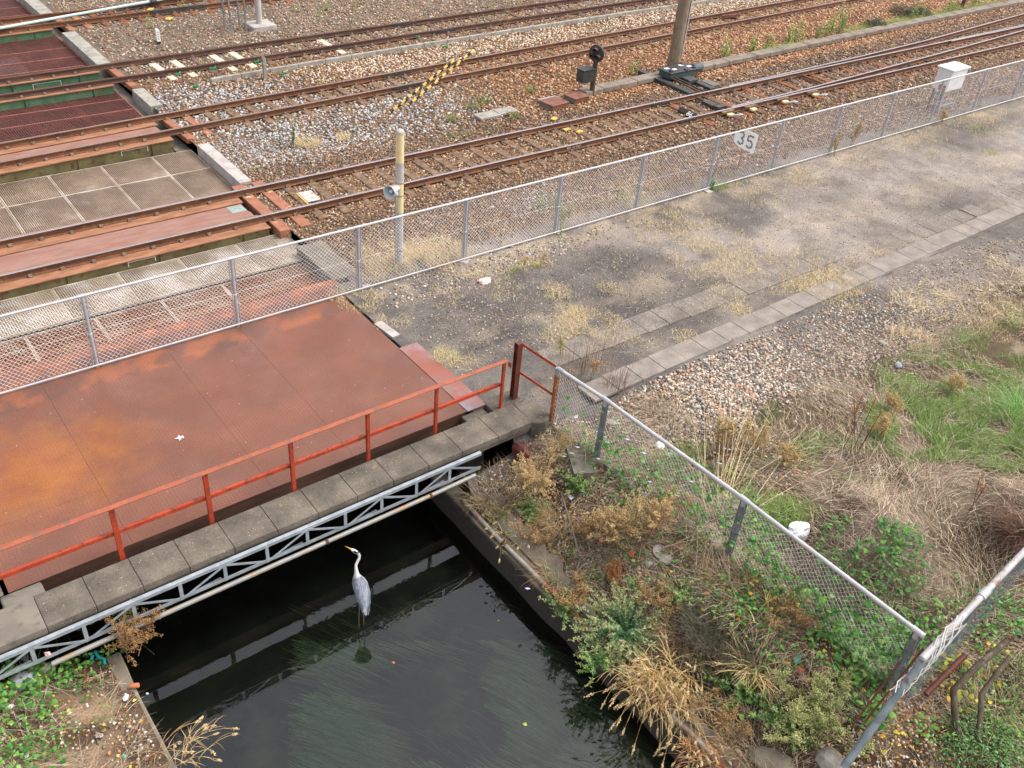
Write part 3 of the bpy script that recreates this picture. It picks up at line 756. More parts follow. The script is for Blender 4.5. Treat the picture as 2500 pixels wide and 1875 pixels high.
# ------------------------------------------------------------------ chain link
def chainlink(A, B, z0, z1, pitch, r, wob=0.0, sag=None):
    """diagonal wire net between ground points A and B"""
    A = np.array(A, float); B = np.array(B, float); Ln = np.linalg.norm(B - A); u = (B - A) / Ln; H = z1 - z0
    nrm = np.array((-u[1], u[0])); P = []; Q = []
    for k in np.arange(-H, Ln, pitch):
        for s in (1, -1):
            t0, t1 = max(0, -k), min(H, Ln - k)
            if t1 - t0 < .03: continue
            n = 8 if wob else 1
            ts = np.linspace(t0, t1, n + 1)
            hs = ts if s > 0 else H - ts
            xs = k + ts
            off = (s * r * .8) + np.zeros(n + 1)
            if wob: off = off + wob * (fbm(xs * .8, hs * 1.3 + 5, 71) - .5) * 2 * np.sin(np.pi * hs / H)
            dx = wob * .5 * (fbm(xs * 1.1, hs * 1.7, 77) - .5) if wob else 0 * xs
            pts = np.stack([A[0] + u[0] * (xs + dx) + nrm[0] * off, A[1] + u[1] * (xs + dx) + nrm[1] * off, z0 + hs], 1)
            P.append(pts[:-1]); Q.append(pts[1:])
    P = np.concatenate(P); Q = np.concatenate(Q); a = Acc()
    sticks(a, P, Q, r, np.ones((len(P), 3)))
    return a
wf = empty('chain_link_fence', (0, 0, 0))
tag(wf, 'long galvanised chain link fence crossing the deck and running beside the tracks', 'fence')
FX0, FX1, FH = -4.2, 52.0, 1.47
mb = MB(); mb.tube([(FX0, 0, FH), (FX1, 0, FH)], .025, 10); kid(mb, 'top_rail', M['galv_top'], wf)
mb = MB(); mb.tube([(FX0, -.03, .065), (FX1, -.03, .065)], .019, 8); kid(mb, 'bottom_rail', M['galv_top'], wf)
for k in range(-1, 20):
    x = k * 2.63; z0 = .0
    mb = MB(); mb.tube([(x, 0, z0), (x, 0, FH - .02)], .03, 10); mb.tube([(x - .07, 0, FH), (x + .07, 0, FH)], .031, 10)
    mb.tube([(x, 0, FH - .11), (x, 0, FH - .02)], .035, 10); mb.box(x - .058, x - .05, -.012, .012, .06, FH - .03); mb.box(x + .05, x + .058, -.012, .012, .06, FH - .03)
    po = kid(mb, 'post', M['galv'], wf)
    mb = MB(); mb.lathe((x, 0, .72), [(.032, -.012), (.036, 0), (.032, .012)], 10); mb.bar((x - .062, .0, .72), (x + .062, 0, .725), .012, .012); o = mb.build('wire_tie', M['galv_wire'], po)
    if k in (0, 1, -1):
        mb = MB(); mb.box(x - .05, x + .05, -.05, .05, .0025, .012); mb.bar((x + .02, -.02, .01), (x + .05, -.05, .05), .012, .012); mb.build('base_plate', M['rust_orange'], po)
a = chainlink((FX0, .012), (FX1, .012), .075, FH - .02, .088, .003)
akid(a, 'wire_net', M['galv_wire'], wf)
mb = MB(); mb.tube([(FX0, .02, .74), (FX1, .02, .74)], .0028, 5); kid(mb, 'tension_wire', M['galv_wire'], wf)
# stone footing under the fence post at the deck end
for x, y, s, lab in ((5.25, .02, .15, 'square concrete footing under the white fence post beside the deck corner'),):
    o = MB().box(x - s, x + s, y - s, y + s, -.2, -.002).build('fence_footing', M['concrete'], bevel=.02, seg=2); tag(o, lab, 'footing')
for i, q in enumerate(((790, 618), (1000, 562), (1205, 502), (1525, 412))):
    p = at(*q); s = .09 + .03 * (i % 2)
    o = MB().box(-s, s, -s * .8, s * .8, -.05, .035).build('fence_footing', M['concrete_pale'], bevel=.02, seg=2); o.location = (p[0], p[1] - .05, 0); o.rotation_euler = (0, 0, i * .5)
    tag(o, ['grey concrete footing at the fence post beside the deck end, second block there', 'pale concrete footing at the fence post right of the striped pole', 'pale concrete footing at the fence post below the red rail mark', 'pale concrete footing at the fence post left of the number sign'][i], 'footing', 'concrete footings along the fence')

# ------------------------------------------------------------------ grey pipe fence on the bank
P1 = (6.03, -5.36); P2 = (6.15, -6.46); P3 = (6.29, -9.31); P4 = (6.32, -12.17)
pf = empty('pipe_fence', (6.2, -9, 0)); tag(pf, 'grey pipe fence with sagging chain link sloping across the overgrown canal bank', 'fence')
ZT = 1.05
mb = MB(); mb.tube([(P1[0], P1[1], ZT), (P2[0], P2[1], ZT), (P3[0], P3[1], ZT), (P4[0], P4[1], ZT)], .033, 12); kid(mb, 'top_pipe', M['galv_top'], pf)
mb = MB(); mb.tube([(P1[0], P1[1], ZT - .14), (P1[0], P1[1], ZT + .005)], .042, 12); mb.tube([(P1[0], P1[1], ZT), (P1[0] + .015, P1[1] - .13, ZT)], .041, 12); kid(mb, 'elbow', M['galv_blue'], pf)
mb = MB(); mb.tube([(P1[0] - .01, P1[1], -.08), (P1[0] - .01, P1[1], ZT - .12)], .034, 12); mb.tube([(P1[0] + .03, P1[1] - .03, -.1), (P1[0] + .03, P1[1] - .03, ZT - .1)], .012, 8); kid(mb, 'end_post', M['rust_orange'], pf)
for (x, y), zb in ((P2, -.25), (P3, -.24), (P4, -.3)):
    mb = MB(); mb.tube([(x, y, zb), (x, y, ZT - .02)], .036, 12); mb.tube([(x, y + .055, zb + .1), (x, y + .055, ZT - .05)], .011, 7); mb.tube([(x, y - .055, zb + .1), (x, y - .055, ZT - .05)], .011, 7)
    po = kid(mb, 'post', M['pipe_blue'], pf)
    mb = MB(); mb.tube([(x, y + .085, ZT), (x, y - .085, ZT)], .041, 12); mb.tube([(x, y, ZT - .11), (x, y, ZT)], .043, 12); mb.build('tee_joint', M['galv_top'], po)
    mb = MB(); mb.bar((x - .01, y - .1, .42), (x - .01, y + .1, .43), .014, .014); mb.lathe((x, y, .40), [(.038, 0), (.045, .0), (.045, .025), (.038, .025)], 12); mb.build('band', M['pipe_blue'], po)
mb = MB(); mb.tube([(6.13, -6.5, -.17), (6.24, -9.1, -.17), (6.28, -10.6, -.21), (6.3, -12.1, -.25)], .02, 8); kid(mb, 'bottom_pipe', M['pipe_blue'], pf)
for A, B in ((P1, P2), (P2, P3), (P3, P4)):
    akid(chainlink(A, B, -.16, ZT - .03, .085, .0022, wob=.09), 'wire_net', M['old_wire'], pf)

# thick white pipe fence in the right corner
tf_ = empty('pipe_fence', (7, -12.4, 0)); tag(tf_, 'thick flaking white pipe rail with a leaning grey brace pipe in the lower right corner', 'fence')
mb = MB(); mb.tube([(5.98, -12.44, 1.05), (7.6, -12.31, 1.05), (9.0, -12.2, 1.05), (16, -11.6, 1.05)], .046, 14); mb.lathe((6.0, -12.44, 1.05), [(0, -.03), (.03, -.028), (.047, -.0), (.05, .06), (.047, .1)], 14, (1, .08, 0))
kid(mb, 'rail', M['pipe_white'], tf_)
mb = MB(); mb.tube([(7.55, -12.315, 1.05), (7.75, -12.298, 1.05)], .06, 14); kid(mb, 'sleeve', M['pipe_white'], tf_)
mb = MB(); mb.tube([(4.98, -12.49, -.3), (6.0, -12.45, 1.0)], .05, 12); kid(mb, 'brace', M['pipe_blue'], tf_)
for x in (7.7, 9.7, 11.7):
    mb = MB(); mb.tube([(x, -12.4 + (x - 6) * .083, -.2), (x, -12.4 + (x - 6) * .083, 1.03)], .04, 12); kid(mb, 'post', M['pipe_blue'], tf_)
akid(chainlink((6.05, -12.47), (12, -12.0), -.1, 1.0, .08, .0017, wob=.1), 'wire_net', M['pipe_blue'], tf_)

# ------------------------------------------------------------------ tracks
def rail_mb(x0, x1, y, zt=.15, s=1.0):
    """rail along local x"""
    h = .153 * s
    pr = [(-.0635, 0), (.0635, 0), (.0635, .011), (.012, .027), (.009, .105), (.0325, .118), (.0325, .146), (.026, .153), (-.026, .153), (-.0325, .146), (-.0325, .118), (-.009, .105), (-.012, .027), (-.0635, .011)]
    pr = [(a * s * 1.05, b * s) for a, b in pr]
    mb = MB(); n = len(pr)
    vs = [(x, y + a, zt - h + b) for x in (x0, x1) for a, b in pr]
    for i in range(n):
        j = (i + 1) % n; mb.add([vs[i], vs[j], vs[n + j], vs[n + i]], [(0, 1, 2, 3)], 1 if i in (7, 6, 8) else 0)
    mb.add(vs[:n], [tuple(range(n))]); mb.add(vs[n:], [tuple(range(n))])
    return mb
def clip_mesh(y):
    """one fastening on the near side of a rail: stepped clip with bolt, one closed outline"""
    mb = MB()
    pr = [(-.115, .004), (-.03, .004), (-.03, .032), (-.06, .036), (-.066, .06), (-.098, .06), (-.102, .03), (-.115, .026)]
    mb.prism([(-.04, y + a, b) for a, b in pr], (.08, 0, 0))
    return mb
def track(label, ymid, gauge, ang, x0, x1, xs, mats, topm='rail_top', railm='rust_rail', slen=2.3, clips=True, girder=True, gspan=(-3.2, 4.92)):
    t = empty('railway_track', (0, ymid, 0), math.atan(ang)); tag(t, label, 'track')
    yn, yf = -gauge / 2, gauge / 2
    for y in (yn, yf): rail_mb(x0, x1, y).build('rail', [M[railm], M[topm]], t)
    pro = {}
    for i, x in enumerate(xs):
        mt = mats(i, x)
        if mt not in pro:
            mb = MB(); sl = slen / 2
            mb.box(-.12, .12, -sl, sl, -.16, 0)
            o = mb.build('sleeper', M[mt], t, bevel=.018, seg=1); o.location = (x, 0, -.005); pro[mt] = o
            if clips:
                for y in (yn, yf): clip_mesh(y).build('rail_clip', M['clip'], o)
        else:
            c = copy_tree(pro[mt], t); c.location = (x, 0, -.005 - .004 * ((i * 7) % 3))
    return t
def girder(label, y, x0, x1, webm, clipm='clip', zf=-.004, hw=.36, flm='rust_flange', ang=0, mark=None, grp=None):
    """longitudinal bridge girder carrying one rail"""
    g = empty('bridge_girder', (0, y, 0), math.atan(ang)); tag(g, label, 'girder', grp)
    MB().box(x0, x1, -hw, hw, zf - .02, zf).build('flange', M[flm], g)
    MB().box(x0, x1 - .02, -hw + .05, -hw + .064, -.75, zf - .021).build('web', M[webm], g)
    MB().box(x0, x1 - .02, hw - .064, hw - .05, -.75, zf - .021).build('web', M[webm], g)
    for k, x in enumerate(np.arange(x0 + .3, x1 - .1, .62)):
        if k == 0: pc = clip_mesh(0).build('rail_clip', M[clipm], g); pc.location = (x, 0, 0)
        else:
            c = pc.copy(); sc.collection.objects.link(c); c.parent = g; c.location = (x, 0, 0)
    for x in np.arange(x0 + .8, x1, 1.9): MB().box(x - .006, x + .006, -hw + .004, -hw + .05, -.7, zf - .022).build('stiffener', M[webm], g)
    if mark:
        a, b, z0, z1 = mark; mb = MB(); yy = -hw + .047
        for (p, q, r, s_) in ((a, b, z1 - .01, z1), (a, a + .014, z0, z1 - .01), (b - .014, b, z0, z1 - .01)): mb.box(p, q, yy - .002, yy + .002, r, s_)
        mb.build('data_plate', M['white_paint'], g)
    return g
# near track
NY0, NY1 = 3.77, 5.23
nm = lambda i, x: 'sleeper_dark' if 19.3 < x < 33 and i % 3 != 1 else ('sleeper_rust' if 19.3 < x < 33 else 'sleeper')
xsN = [5.75 + .45, 6.85, 7.5] + list(np.arange(8.1, 62, .605))
tN = track('nearest railway track behind the white fence, its railheads worn bright', (NY0 + NY1) / 2, NY1 - NY0, 0, -6, 110, xsN, nm, 'rail_top', 'rust_rail', 2.4)
for i, x in enumerate((5.17, 5.68)):
    mb = MB(); mb.box(-.14, .14, -1.35, 1.3, -.3, 0)
    o = mb.build('sleeper', M['orange_sleeper'], tN, bevel=.012); o.location = (x, 0, -.004); o['label'] = 'orange painted steel sleeper at the end of the girders'
    for y in (-.73, .73): clip_mesh(y).build('rail_clip', M['clip'], o)
girder('rust brown girder under the near rail of the nearest track', NY0, -6, 4.93, 'olive_steel', mark=(1.72, 2.3, -.17, -.06))
girder('rust brown girder under the far rail of the nearest track', NY1, -6, 4.93, 'olive_steel')
ct = empty('cover_plate', (0, 4.5, 0)); tag(ct, 'rusted steel cover plates with peeling patches between the rails of the nearest track', 'cover plate')
kid(MB().box(-6, 4.86, 4.42, 4.865, -.04, -.03), 'plate', M['rust_plate'], ct)
kid(MB().box(-6, 4.88, 4.135, 4.415, -.036, -.026), 'plate', M['rust_plate'], ct)
o = kid(MB().box(4.5, 4.845, 4.5, 4.84, -.0295, -.027), 'patch', mat_mix('bluegrey', (150, 168, 164), (138, 156, 152), 4, .6, .3, c3=(150, 104, 78), s3=5, lo3=.56, hi3=.62), ct)
# second track
SA, SY = .056, (9.17 + 10.31) / 2
sm_ = lambda i, x: 'orange_sleeper' if x < 6.3 else 'sleeper'
tS = track('second railway track from the front, curving away past the grey and brown ballast', SY, 1.13, SA, -6, 70, [5.3, 5.85] + list(np.arange(6.45, 52, .62)), sm_, 'rail_top_dull', 'rust_rail', 2.0)
girder('rusty girder with dark green web under the near rail of the second track', 9.17, -6, 4.9, 'olive_steel', hw=.33, ang=SA, mark=(3.5, 4.2, -.19, -.06))
girder('rusty girder under the far rail of the second track', 10.31, -6, 4.9, 'olive_steel', hw=.33, ang=SA)
cs = empty('cover_plate', (0, SY, 0), math.atan(SA)); tag(cs, 'pinkish brown steel cover plate between the rails of the second track', 'cover plate')
MB().box(-6, 4.85, -.225, .225, -.04, -.03).build('plate', M['rust_plate'], cs)
# third track
TA, TY = .0411, (13.67 + 14.96) / 2
tm_ = lambda i, x: 'orange_sleeper' if x < 5.9 else ('sleeper_pale' if i in (2, 3, 5, 6, 11) else ('sleeper' if i % 2 else 'sleeper_dark'))
tT = track('third railway track from the front, with dull rusty rails and pale sleepers near the bridge', TY, 1.29, TA, -6, 60, [5.35, 5.95] + list(np.arange(6.6, 44, .66)), tm_, 'rust_dark', 'rust_dark', 2.1)
girder('rusty girder under the near rail of the third track', 13.67, -6, 4.9, 'green_steel', hw=.2, ang=TA)
girder('green webbed rusty girder under the far rail of the third track', 14.96, -6, 4.9, 'green_steel', hw=.2, ang=TA, mark=(2.95, 3.75, -.3, -.1))
# farthest track
FA, FY = .0726, (19.47 + 20.51) / 2
fm_ = lambda i, x: 'orange_sleeper' if x < 6.4 else 'sleeper_rust'
tF = track('farthest railway track in the top left corner with a pale cable along it', FY, 1.05, FA, -6, 30, [5.4, 6.0] + list(np.arange(6.6, 16, .64)), fm_, 'rust_rail', 'rust_rail', 2.0)
girder('pale rusty girder under the near rail of the farthest track', 19.47, -6, 4.9, 'green_steel', hw=.22, ang=FA, grp=None)
girder('rusty girder under the far rail of the farthest track', 20.51, -6, 4.9, 'green_steel', hw=.22, ang=FA)

# joint bars on the rails
def joint(t, x, y, ln=.62, wrap=False, lab=None):
    mb = MB()
    for s in (-1, 1):
        mb.box(x - ln / 2, x + ln / 2, y + s * .03 - .014, y + s * .03 + .014, .025, .115)
        for k in range(4): mb.lathe((x - ln * .36 + k * ln * .24, y + s * .045, .07), [(.018, -.0), (.018, .02 * 1), (0, .02)], 6, (0, s, 0))
    if wrap: mb.box(x - ln / 2 - .12, x + ln / 2 + .12, y - .036, y + .036, .02, .1505 if wrap == 2 else .13)
    o = mb.build('joint_bar', M['black_iron'], t); return o
for xx, yy in ((19.15, .73), (18.9, -.73)): joint(tN, xx, yy, .75)
for xx, yy in ((13.0, .565), (12.6, -.565)): joint(tS, xx, yy, .8, True)
for xx, yy in ((16.2, .645), (17.0, -.645)): joint(tT, xx, yy, .8, True)
joint(tF, 8.3, .525, 1.3, 2); joint(tF, 9.3, -.525, 1.8, 2)

# turnout rails of the near track
to = empty('turnout_rails', (21, 4.5, 0)); tag(to, 'pair of switch rails branching left from the nearest track at the turnout', 'turnout')
def crail(pts, name):
    for i in range(len(pts) - 1): pass
    mb = MB()
    for (a, b) in zip(pts[:-1], pts[1:]):
        a = Vector((a[0], a[1], 0)); b = Vector((b[0], b[1], 0)); d = b - a; q = rail_mb(0, d.length, 0); an = math.atan2(d.y, d.x); ca, sa = math.cos(an), math.sin(an)
        off = len(mb.v)
        mb.v += [(a.x + v[0] * ca - v[1] * sa, a.y + v[0] * sa + v[1] * ca, v[2]) for v in q.v]; mb.f += [tuple(i + off for i in f) for f in q.f]; mb.mi += q.mi; mb.smooth += q.smooth
    return kid(mb, name, [M['rust_rail'], M['rail_top']], to)
crail([(21.0, 3.855), (25, 3.93), (28.2, 4.07), (33.7, 4.33), (40.9, 4.72), (52, 5.6), (70, 7.4)], 'switch_rail')
crail([(22.5, 5.31), (26, 5.36), (30.1, 5.47), (34.7, 5.66), (44.3, 6.35), (55, 7.3), (70, 8.9)], 'switch_rail')
crail([(36, 5.16), (40, 5.13), (44, 5.12)], 'check_rail')
for k, x in enumerate(np.arange(21.3, 33, .605)):
    for y in (3.9 + (x - 21) ** 2 * .0018, 5.14):
        kid(MB().box(x - .09, x + .09, y - .02, y + .3, .0, .03), 'slide_chair', M['black_iron'] if k % 3 else M['sleeper_rust'], to)
kid(MB().bar((20.75, 3.9, .06), (20.75, 5.1, .06), .07, .05).bar((20.95, 3.9, .09), (20.95, 5.1, .09), .05, .04).box(20.6, 21.1, 4.3, 4.75, .02, .1).box(20.55, 21.0, 4.0, 4.2, .02, .14), 'stretcher_bar', M['black_brown'], to)
kid(MB().bar((26.2, 3.9, .06), (26.2, 5.1, .06), .08, .06), 'stretcher_bar', M['sleeper_rust'], to)
kid(MB().tube([(43, 6.33, .16), (46, 6.6, .16)], .02, 6), 'bond_wire', M['rust_orange'], to)
for x in (46, 46.8, 47.6, 48.4, 49.2, 50): kid(MB().bar((x, 6.5, .02), (x + .02, 6.45, .15), .05, .05), 'brace', M['rust_dark'], to)
# bond boxes on the near rail by the turnout
for x, lab in ((20.6, 'first'), (21.7, 'second'), (23.3, 'third'), (24.9, 'fourth')):
    b = empty('rail_bond_box', (x, 3.64, .0)); nm_ = {'first': 'left end of the row', 'second': 'second from the left of the row', 'third': 'third from the left of the row', 'fourth': 'right end of the row'}[lab]
    tag(b, 'small brown bond box on the nearest rail, ' + nm_, 'bond box', 'bond boxes on the rail')
    MB().box(-.28, .28, -.05, .05, .1, .155).build('lid', M['sleeper'], b, bevel=.01); MB().box(-.12, .12, -.2, -.06, .03, .1).build('terminal', M['cream_band'], b, bevel=.015)
    if lab != 'second': MB().tube([(-.1 + .4 * s + .0, -.15 - .35 * math.sin(s * 3.1), .08 + .1 * math.sin(s * 3.1)) for s in np.linspace(0, 1, 9)], .016, 6).build('cable', M['white_paint'], b)

# ------------------------------------------------------------------ gratings
def grating(name, label, x0, x1, y0, y1, z, mt, px=.036, py=.055, bw=.012, h=.007, frame=None, grp='walkway grating panels', stag=False, fm=None, bars=()):
    g = empty(name, (x0, y0, z)); tag(g, label, 'grating', grp)
    W, D = x1 - x0, y1 - y0
    a = Acc(); tv, tfq = CUBE
    def boxes(cx, cy, cz, sx, sy, sz):
        n = len(cx); pos = np.stack([cx, cy, cz], 1); s = np.stack([np.broadcast_to(sx, n), np.broadcast_to(sy, n), np.broadcast_to(sz, n)], 1) / .8 * np.array([1, 1, 1 / .8])
        z0_ = np.zeros(n); inst(a, tv, tfq, pos, rotm(z0_, z0_, z0_), s, np.ones((n, 3)))
    xs = np.arange(px / 2, W, px); ys = np.arange(py / 2, D, py)
    boxes(xs, np.full(len(xs), D / 2), np.full(len(xs), -h / 2), bw / 2, D / 2 - .004, h / 2)
    if not stag:
        boxes(np.full(len(ys), W / 2), ys, np.full(len(ys), -h / 2 - .002), W / 2 - .004, bw / 2, h / 2)
    else:
        gx, gy = np.meshgrid(xs, ys); gy = gy + (np.round(gx / px) % 2) * py / 2
        gx = gx.ravel() + px / 2; gy = gy.ravel(); k = (gx < W - px / 2) & (gy < D - .01); boxes(gx[k], gy[k], np.full(k.sum(), -h / 2 - .002), px / 2, bw / 2, h / 2)
    a.build('mesh', M[mt], g)
    e = frame or .02
    MB().box(0, W, 0, e, -.05, .004).box(0, W, D - e, D, -.05, .004).box(0, e, e, D - e, -.05, .0035).box(W - e, W, e, D - e, -.05, .0035).build('frame', M[fm or mt], g)
    for yb in bars: MB().box(e, W - e, yb - .018, yb + .018, -.045, .006).build('bar', M[fm or mt], g)
    return g
words = ['left end', 'second from the left', 'third from the left', 'fourth from the left', 'fifth from the left', 'right end', 'last']
sx = [-3.49, -2.205, -.93, .35, 1.625, 2.88, 4.175, 5.25]
for r, (ya, yb, rn) in enumerate(((7.575, 8.86, 'far'), (6.0, 7.565, 'near'))):
    for i in range(7):
        mt = 'grate_beige'
        grating('walkway_grating', 'beige grating between near tracks, %s row, %s' % (rn, ['leftmost', 'second from left', 'third from left', 'fourth from left', 'third from kerb', 'second from kerb', 'beside the kerb'][i]),
                sx[i] + .008, sx[i + 1] - .008, ya, yb, -.25, mt, .05 if (r == 0 and i == 6) else .043, .06, .02, fm='grate_white')
nx = [-3.71, -2.43, -1.14, .15, 1.44, 2.73, 4.03, 5.26]
for i in range(7):
    grating('walkway_grating', 'pale steel grating panel beside the nearest track, %s of its row' % ['leftmost', 'second from left', 'third from left', 'fourth from left', 'third from the right end', 'second from the right end', 'right end'][i],
            nx[i] + .006, nx[i + 1] - .006, 2.08, 3.405, -.2, 'grate_white', .045, .055, .019, .007)
bx = [-3.3, -2.0, -.73, .55, 1.85, 3.13, 5.02]
for i in range(6):
    grating('walkway_grating', 'coarse rusty mesh panel just behind the white fence, %s' % ['leftmost', 'second from left', 'third from left', 'third from the deck corner', 'second from the deck corner', 'beside the deck corner'][i],
            bx[i] + .006, bx[i + 1] - .006, .72, 2.04, -.27, 'grate_rust', .06, .08, .016, .012, stag=True, fm='grate_white')
sb = empty('support_beam', (1, 1.4, -.33)); tag(sb, 'rust red steel beam showing through the coarse mesh behind the fence', 'beam')
kid(MB().box(-4, 5.0, 1.30, 1.46, -.345, -.335), 'flange', M['rust_flange'], sb); kid(MB().box(-4, 5.0, 1.37, 1.39, -.7, -.346), 'web', M['rust_dark'], sb)
sb = empty('support_beam', (1, 7.57, -.33)); tag(sb, 'steel beam below the seam of the beige gratings', 'beam')
kid(MB().box(-4, 5.2, 7.5, 7.64, -.34, -.32), 'flange', M['rust_dark'], sb); kid(MB().box(-4, 5.2, 7.56, 7.58, -.7, -.341), 'web', M['rust_dark'], sb)
ed = MB().box(-3.3, 5.05, .41, .70, -.012, -.002); tag(ed.build('edge_plate', mat_mix('edge_plate', (128, 82, 66), (150, 96, 72), 2, .65, .3, c3=(186, 112, 70), s3=2, lo3=.52, hi3=.64)), 'rust brown plate strip just behind the white fence along the deck', 'plate')
grating('floor_grating', 'dark maroon grating between the second and third tracks', -3.2, 4.98, 11.3, 13.98, -.25, 'grate_maroon', .06, .09, .02, .016, .03, grp=None, fm='maroon_bar', bars=(1.0, 1.85))
grating('floor_grating', 'dark maroon grating between the third and farthest tracks', -3.2, 5.0, 15.5, 19.9, -.25, 'grate_maroon', .07, .1, .024, .016, .03, grp=None, fm='maroon_bar', bars=(.95, 1.9, 2.85))
grating('floor_grating', 'dark maroon grating in the top left corner beyond the farthest track', -3.2, 4.95, 21.3, 24.5, -.25, 'grate_maroon', .07, .1, .024, .016, .03, grp=None, fm='maroon_bar', bars=(1.1, 2.1))
for y0, y1 in ((11.3, 13.98), (15.5, 19.9), (21.3, 24.5)):
    for x in (3.6, 1.1):
        o = MB().box(x - .09, x + .09, y0, y1, -.33, -.29).build('support_beam', M['maroon_bar']); tag(o, {11.3: 'maroon cross beam below the grating between second and third tracks', 15.5: 'maroon cross beam below the grating between third and farthest tracks', 21.3: 'maroon cross beam below the grating in the top left corner'}[y0] + (', nearer the kerb' if x > 3 else ', left one'), 'beam')
# concrete kerbs beside the gratings
for (xa, xb, ya, yb, mt, lab) in ((5.28, 5.6, 5.85, 8.5, 'concrete_pale', 'pale mottled concrete kerb at the end of the beige gratings'),
                              (5.0, 5.62, .62, 2.3, 'concrete', 'dark concrete kerb behind the fence at the end of the rusty mesh'),
                              (5.2, 5.55, 11.6, 13.1, 'concrete_grey', 'grey concrete kerb between the second and third tracks'),
                              (5.02, 5.45, 15.5, 19.1, 'concrete_grey', 'grey concrete kerb between the third and farthest tracks'),
                              (4.98, 5.42, 21.4, 24.3, 'concrete_grey', 'grey concrete kerb in the top left corner')):
    o = MB().box(xa, xb, ya, yb, -.4, .02).build('concrete_kerb', M[mt], bevel=.015, seg=2); tag(o, lab, 'kerb')
M['concrete_end'] = M['concrete_pale']

# ------------------------------------------------------------------ path across the yard
pt = MB(); xs = np.arange(7.05, 15.3, .605)
for i, x in enumerate(xs):
    y0 = -4.24 - .012 * (x - 7) - .02 * (h2(np.array([i]), np.array([1]), 3)[0]); pt.box(x, x + .598, y0, y0 + .6 + .004 * (i % 3), -.04, .022 + .006 * ((i * 3) % 4) / 3)
en = [(15.5 + .0, -4.36), (15.9, -4.3), (16.05, -4.05), (15.9, -3.8), (15.5, -3.74)]
pt.prism([(x, y, -.04) for x, y in en], (0, 0, .06))
tag(pt.build('tactile_path', M['tactile'], bevel=.006), kind='structure')
pt = MB()
for i, x in enumerate(np.arange(7.0, 60, .612)):
    if i in (11, 12): pass
    y0 = -5.42 + .02 * (x - 7) * .6 + .015 * (h2(np.array([i]), np.array([2]), 9)[0] - .5); y0 = min(y0, -5.24)
    pt.box(x, x + .604, y0, y0 + .5 + .01 * (i % 2), -.04, .018 + .008 * ((i * 5) % 4) / 3)
tag(pt.build('slab_path', M['slab'], bevel=.006), kind='structure')
pt = MB()
for i, x in enumerate((18.1, 18.7, 19.3, 19.9, 20.5, 21.2, 23.4, 24.0, 24.6)): pt.box(x, x + .59, -4.72, -4.14 - .05 * (i % 2), -.05, .006 + .004 * (i % 3))
tag(pt.build('slab_path', M['tactile'], bevel=.006), kind='structure')

# ------------------------------------------------------------------ cable troughs
M['trough'] = mat_mix('trough', (142, 130, 118), (126, 114, 102), 2, .9, .2, c3=(106, 96, 86), s3=4, lo3=.55, hi3=.75, bmp=.005)
ctn = empty('cable_trough', (14, 7.1, 0)); tag(ctn, 'weathered concrete cable trough lids running along between the two nearest tracks', 'cable trough')
def troughy(x): return 7.05 + .0525 * (x - 14) * math.exp(-(max(x - 14, 0)) / 55)
pieces = MB()
for i, x in enumerate(np.arange(17.6, 58, .8)):
    y = troughy(x); mb = MB().bar((x, y, .0 + .01 * (i % 2)), (x + .785, troughy(x + .785), .0 + .01 * (i % 2)), .42, .16)
    kid(mb, 'trough_lid', M['trough'], ctn, bevel=.012)
for i, (x, y) in enumerate(((13.6, 6.95), (14.3, 7.0), (16.2, 7.15))):
    kid(MB().box(x - .38, x + .38, y - .2, y + .2, -.05, .035), 'trough_lid', M['concrete_grey'], ctn, bevel=.015)
kt = MB(); px_ = None
for x in np.arange(7.5, 46, 1.0):
    ya = 12.85 + .075 * (x - 7.5) * math.exp(-(x - 7.5) / 40); yb = 12.85 + .075 * (x - 6.5) * math.exp(-(x - 6.5) / 40)
    kt.bar((x, ya, .02), (x + .99, yb, .02), .11, .16)
tag(kt.build('concrete_edging', M['concrete_grey'], bevel=.01), 'thin grey concrete edging between the second and third tracks', 'edging')

# ------------------------------------------------------------------ trackside things
def gat(px, py):
    z = 0.0
    for _ in range(12):
        p = at(px, py, z); z = float(gz(p[0], p[1]))
    return at(px, py, z)
# striped pole with horn
hp = empty('striped_pole', (6.57, .57, 0)); tag(hp, 'slim round pole with cream and grey bands standing behind the white fence', 'pole')
MB().lathe((0, 0, -.05), [(.088, 0), (.086, 1.3)], 18).build('shaft', M['pole_grey'], hp)
for z0, z1, mt in ((1.25, 1.9, 'cream_band'), (1.9, 2.35, 'pole_grey'), (2.35, 2.95, 'cream_band')): MB().lathe((0, 0, 0), [(.085, z0), (.083, z1)], 18).build('band', M[mt], hp)
MB().lathe((0, 0, 0), [(.088, 2.95), (.088, 2.99), (.07, 3.03), (0, 3.045)], 18).build('cap', M['pole_grey'], hp)
mb = MB(); mb.tube([(-.1, -.03, -.02), (-.1, -.03, 1.35), (-.12, -.05, 1.5), (-.15, -.08, 1.62)], .022, 8); mb.build('conduit', M['pvc'], hp)
mb = MB()
for z in (1.62, 1.9): mb.lathe((0, 0, z), [(.087, 0), (.09, 0), (.09, .018), (.087, .018)], 16)
MB().lathe((0, 0, 1.62), [(.0875, 0), (.091, 0), (.091, .018), (.0875, .018)], 16).build('strap', M['clip'], hp)
MB().lathe((0, 0, 1.9), [(.0865, 0), (.09, 0), (.09, .018), (.0865, .018)], 16).build('strap', M['clip'], hp)
MB().lathe((0, 0, .34), [(.0885, 0), (.0905, 0), (.0905, .018), (.0885, .018)], 16).build('strap', M['clip'], hp)
hs_ = empty('horn_loudspeaker', (6.45, .50, 1.83)); tag(hs_, 'pale grey horn loudspeaker strapped to the striped pole', 'loudspeaker')
ax = Vector((-.86, -.42, .04)).normalized()
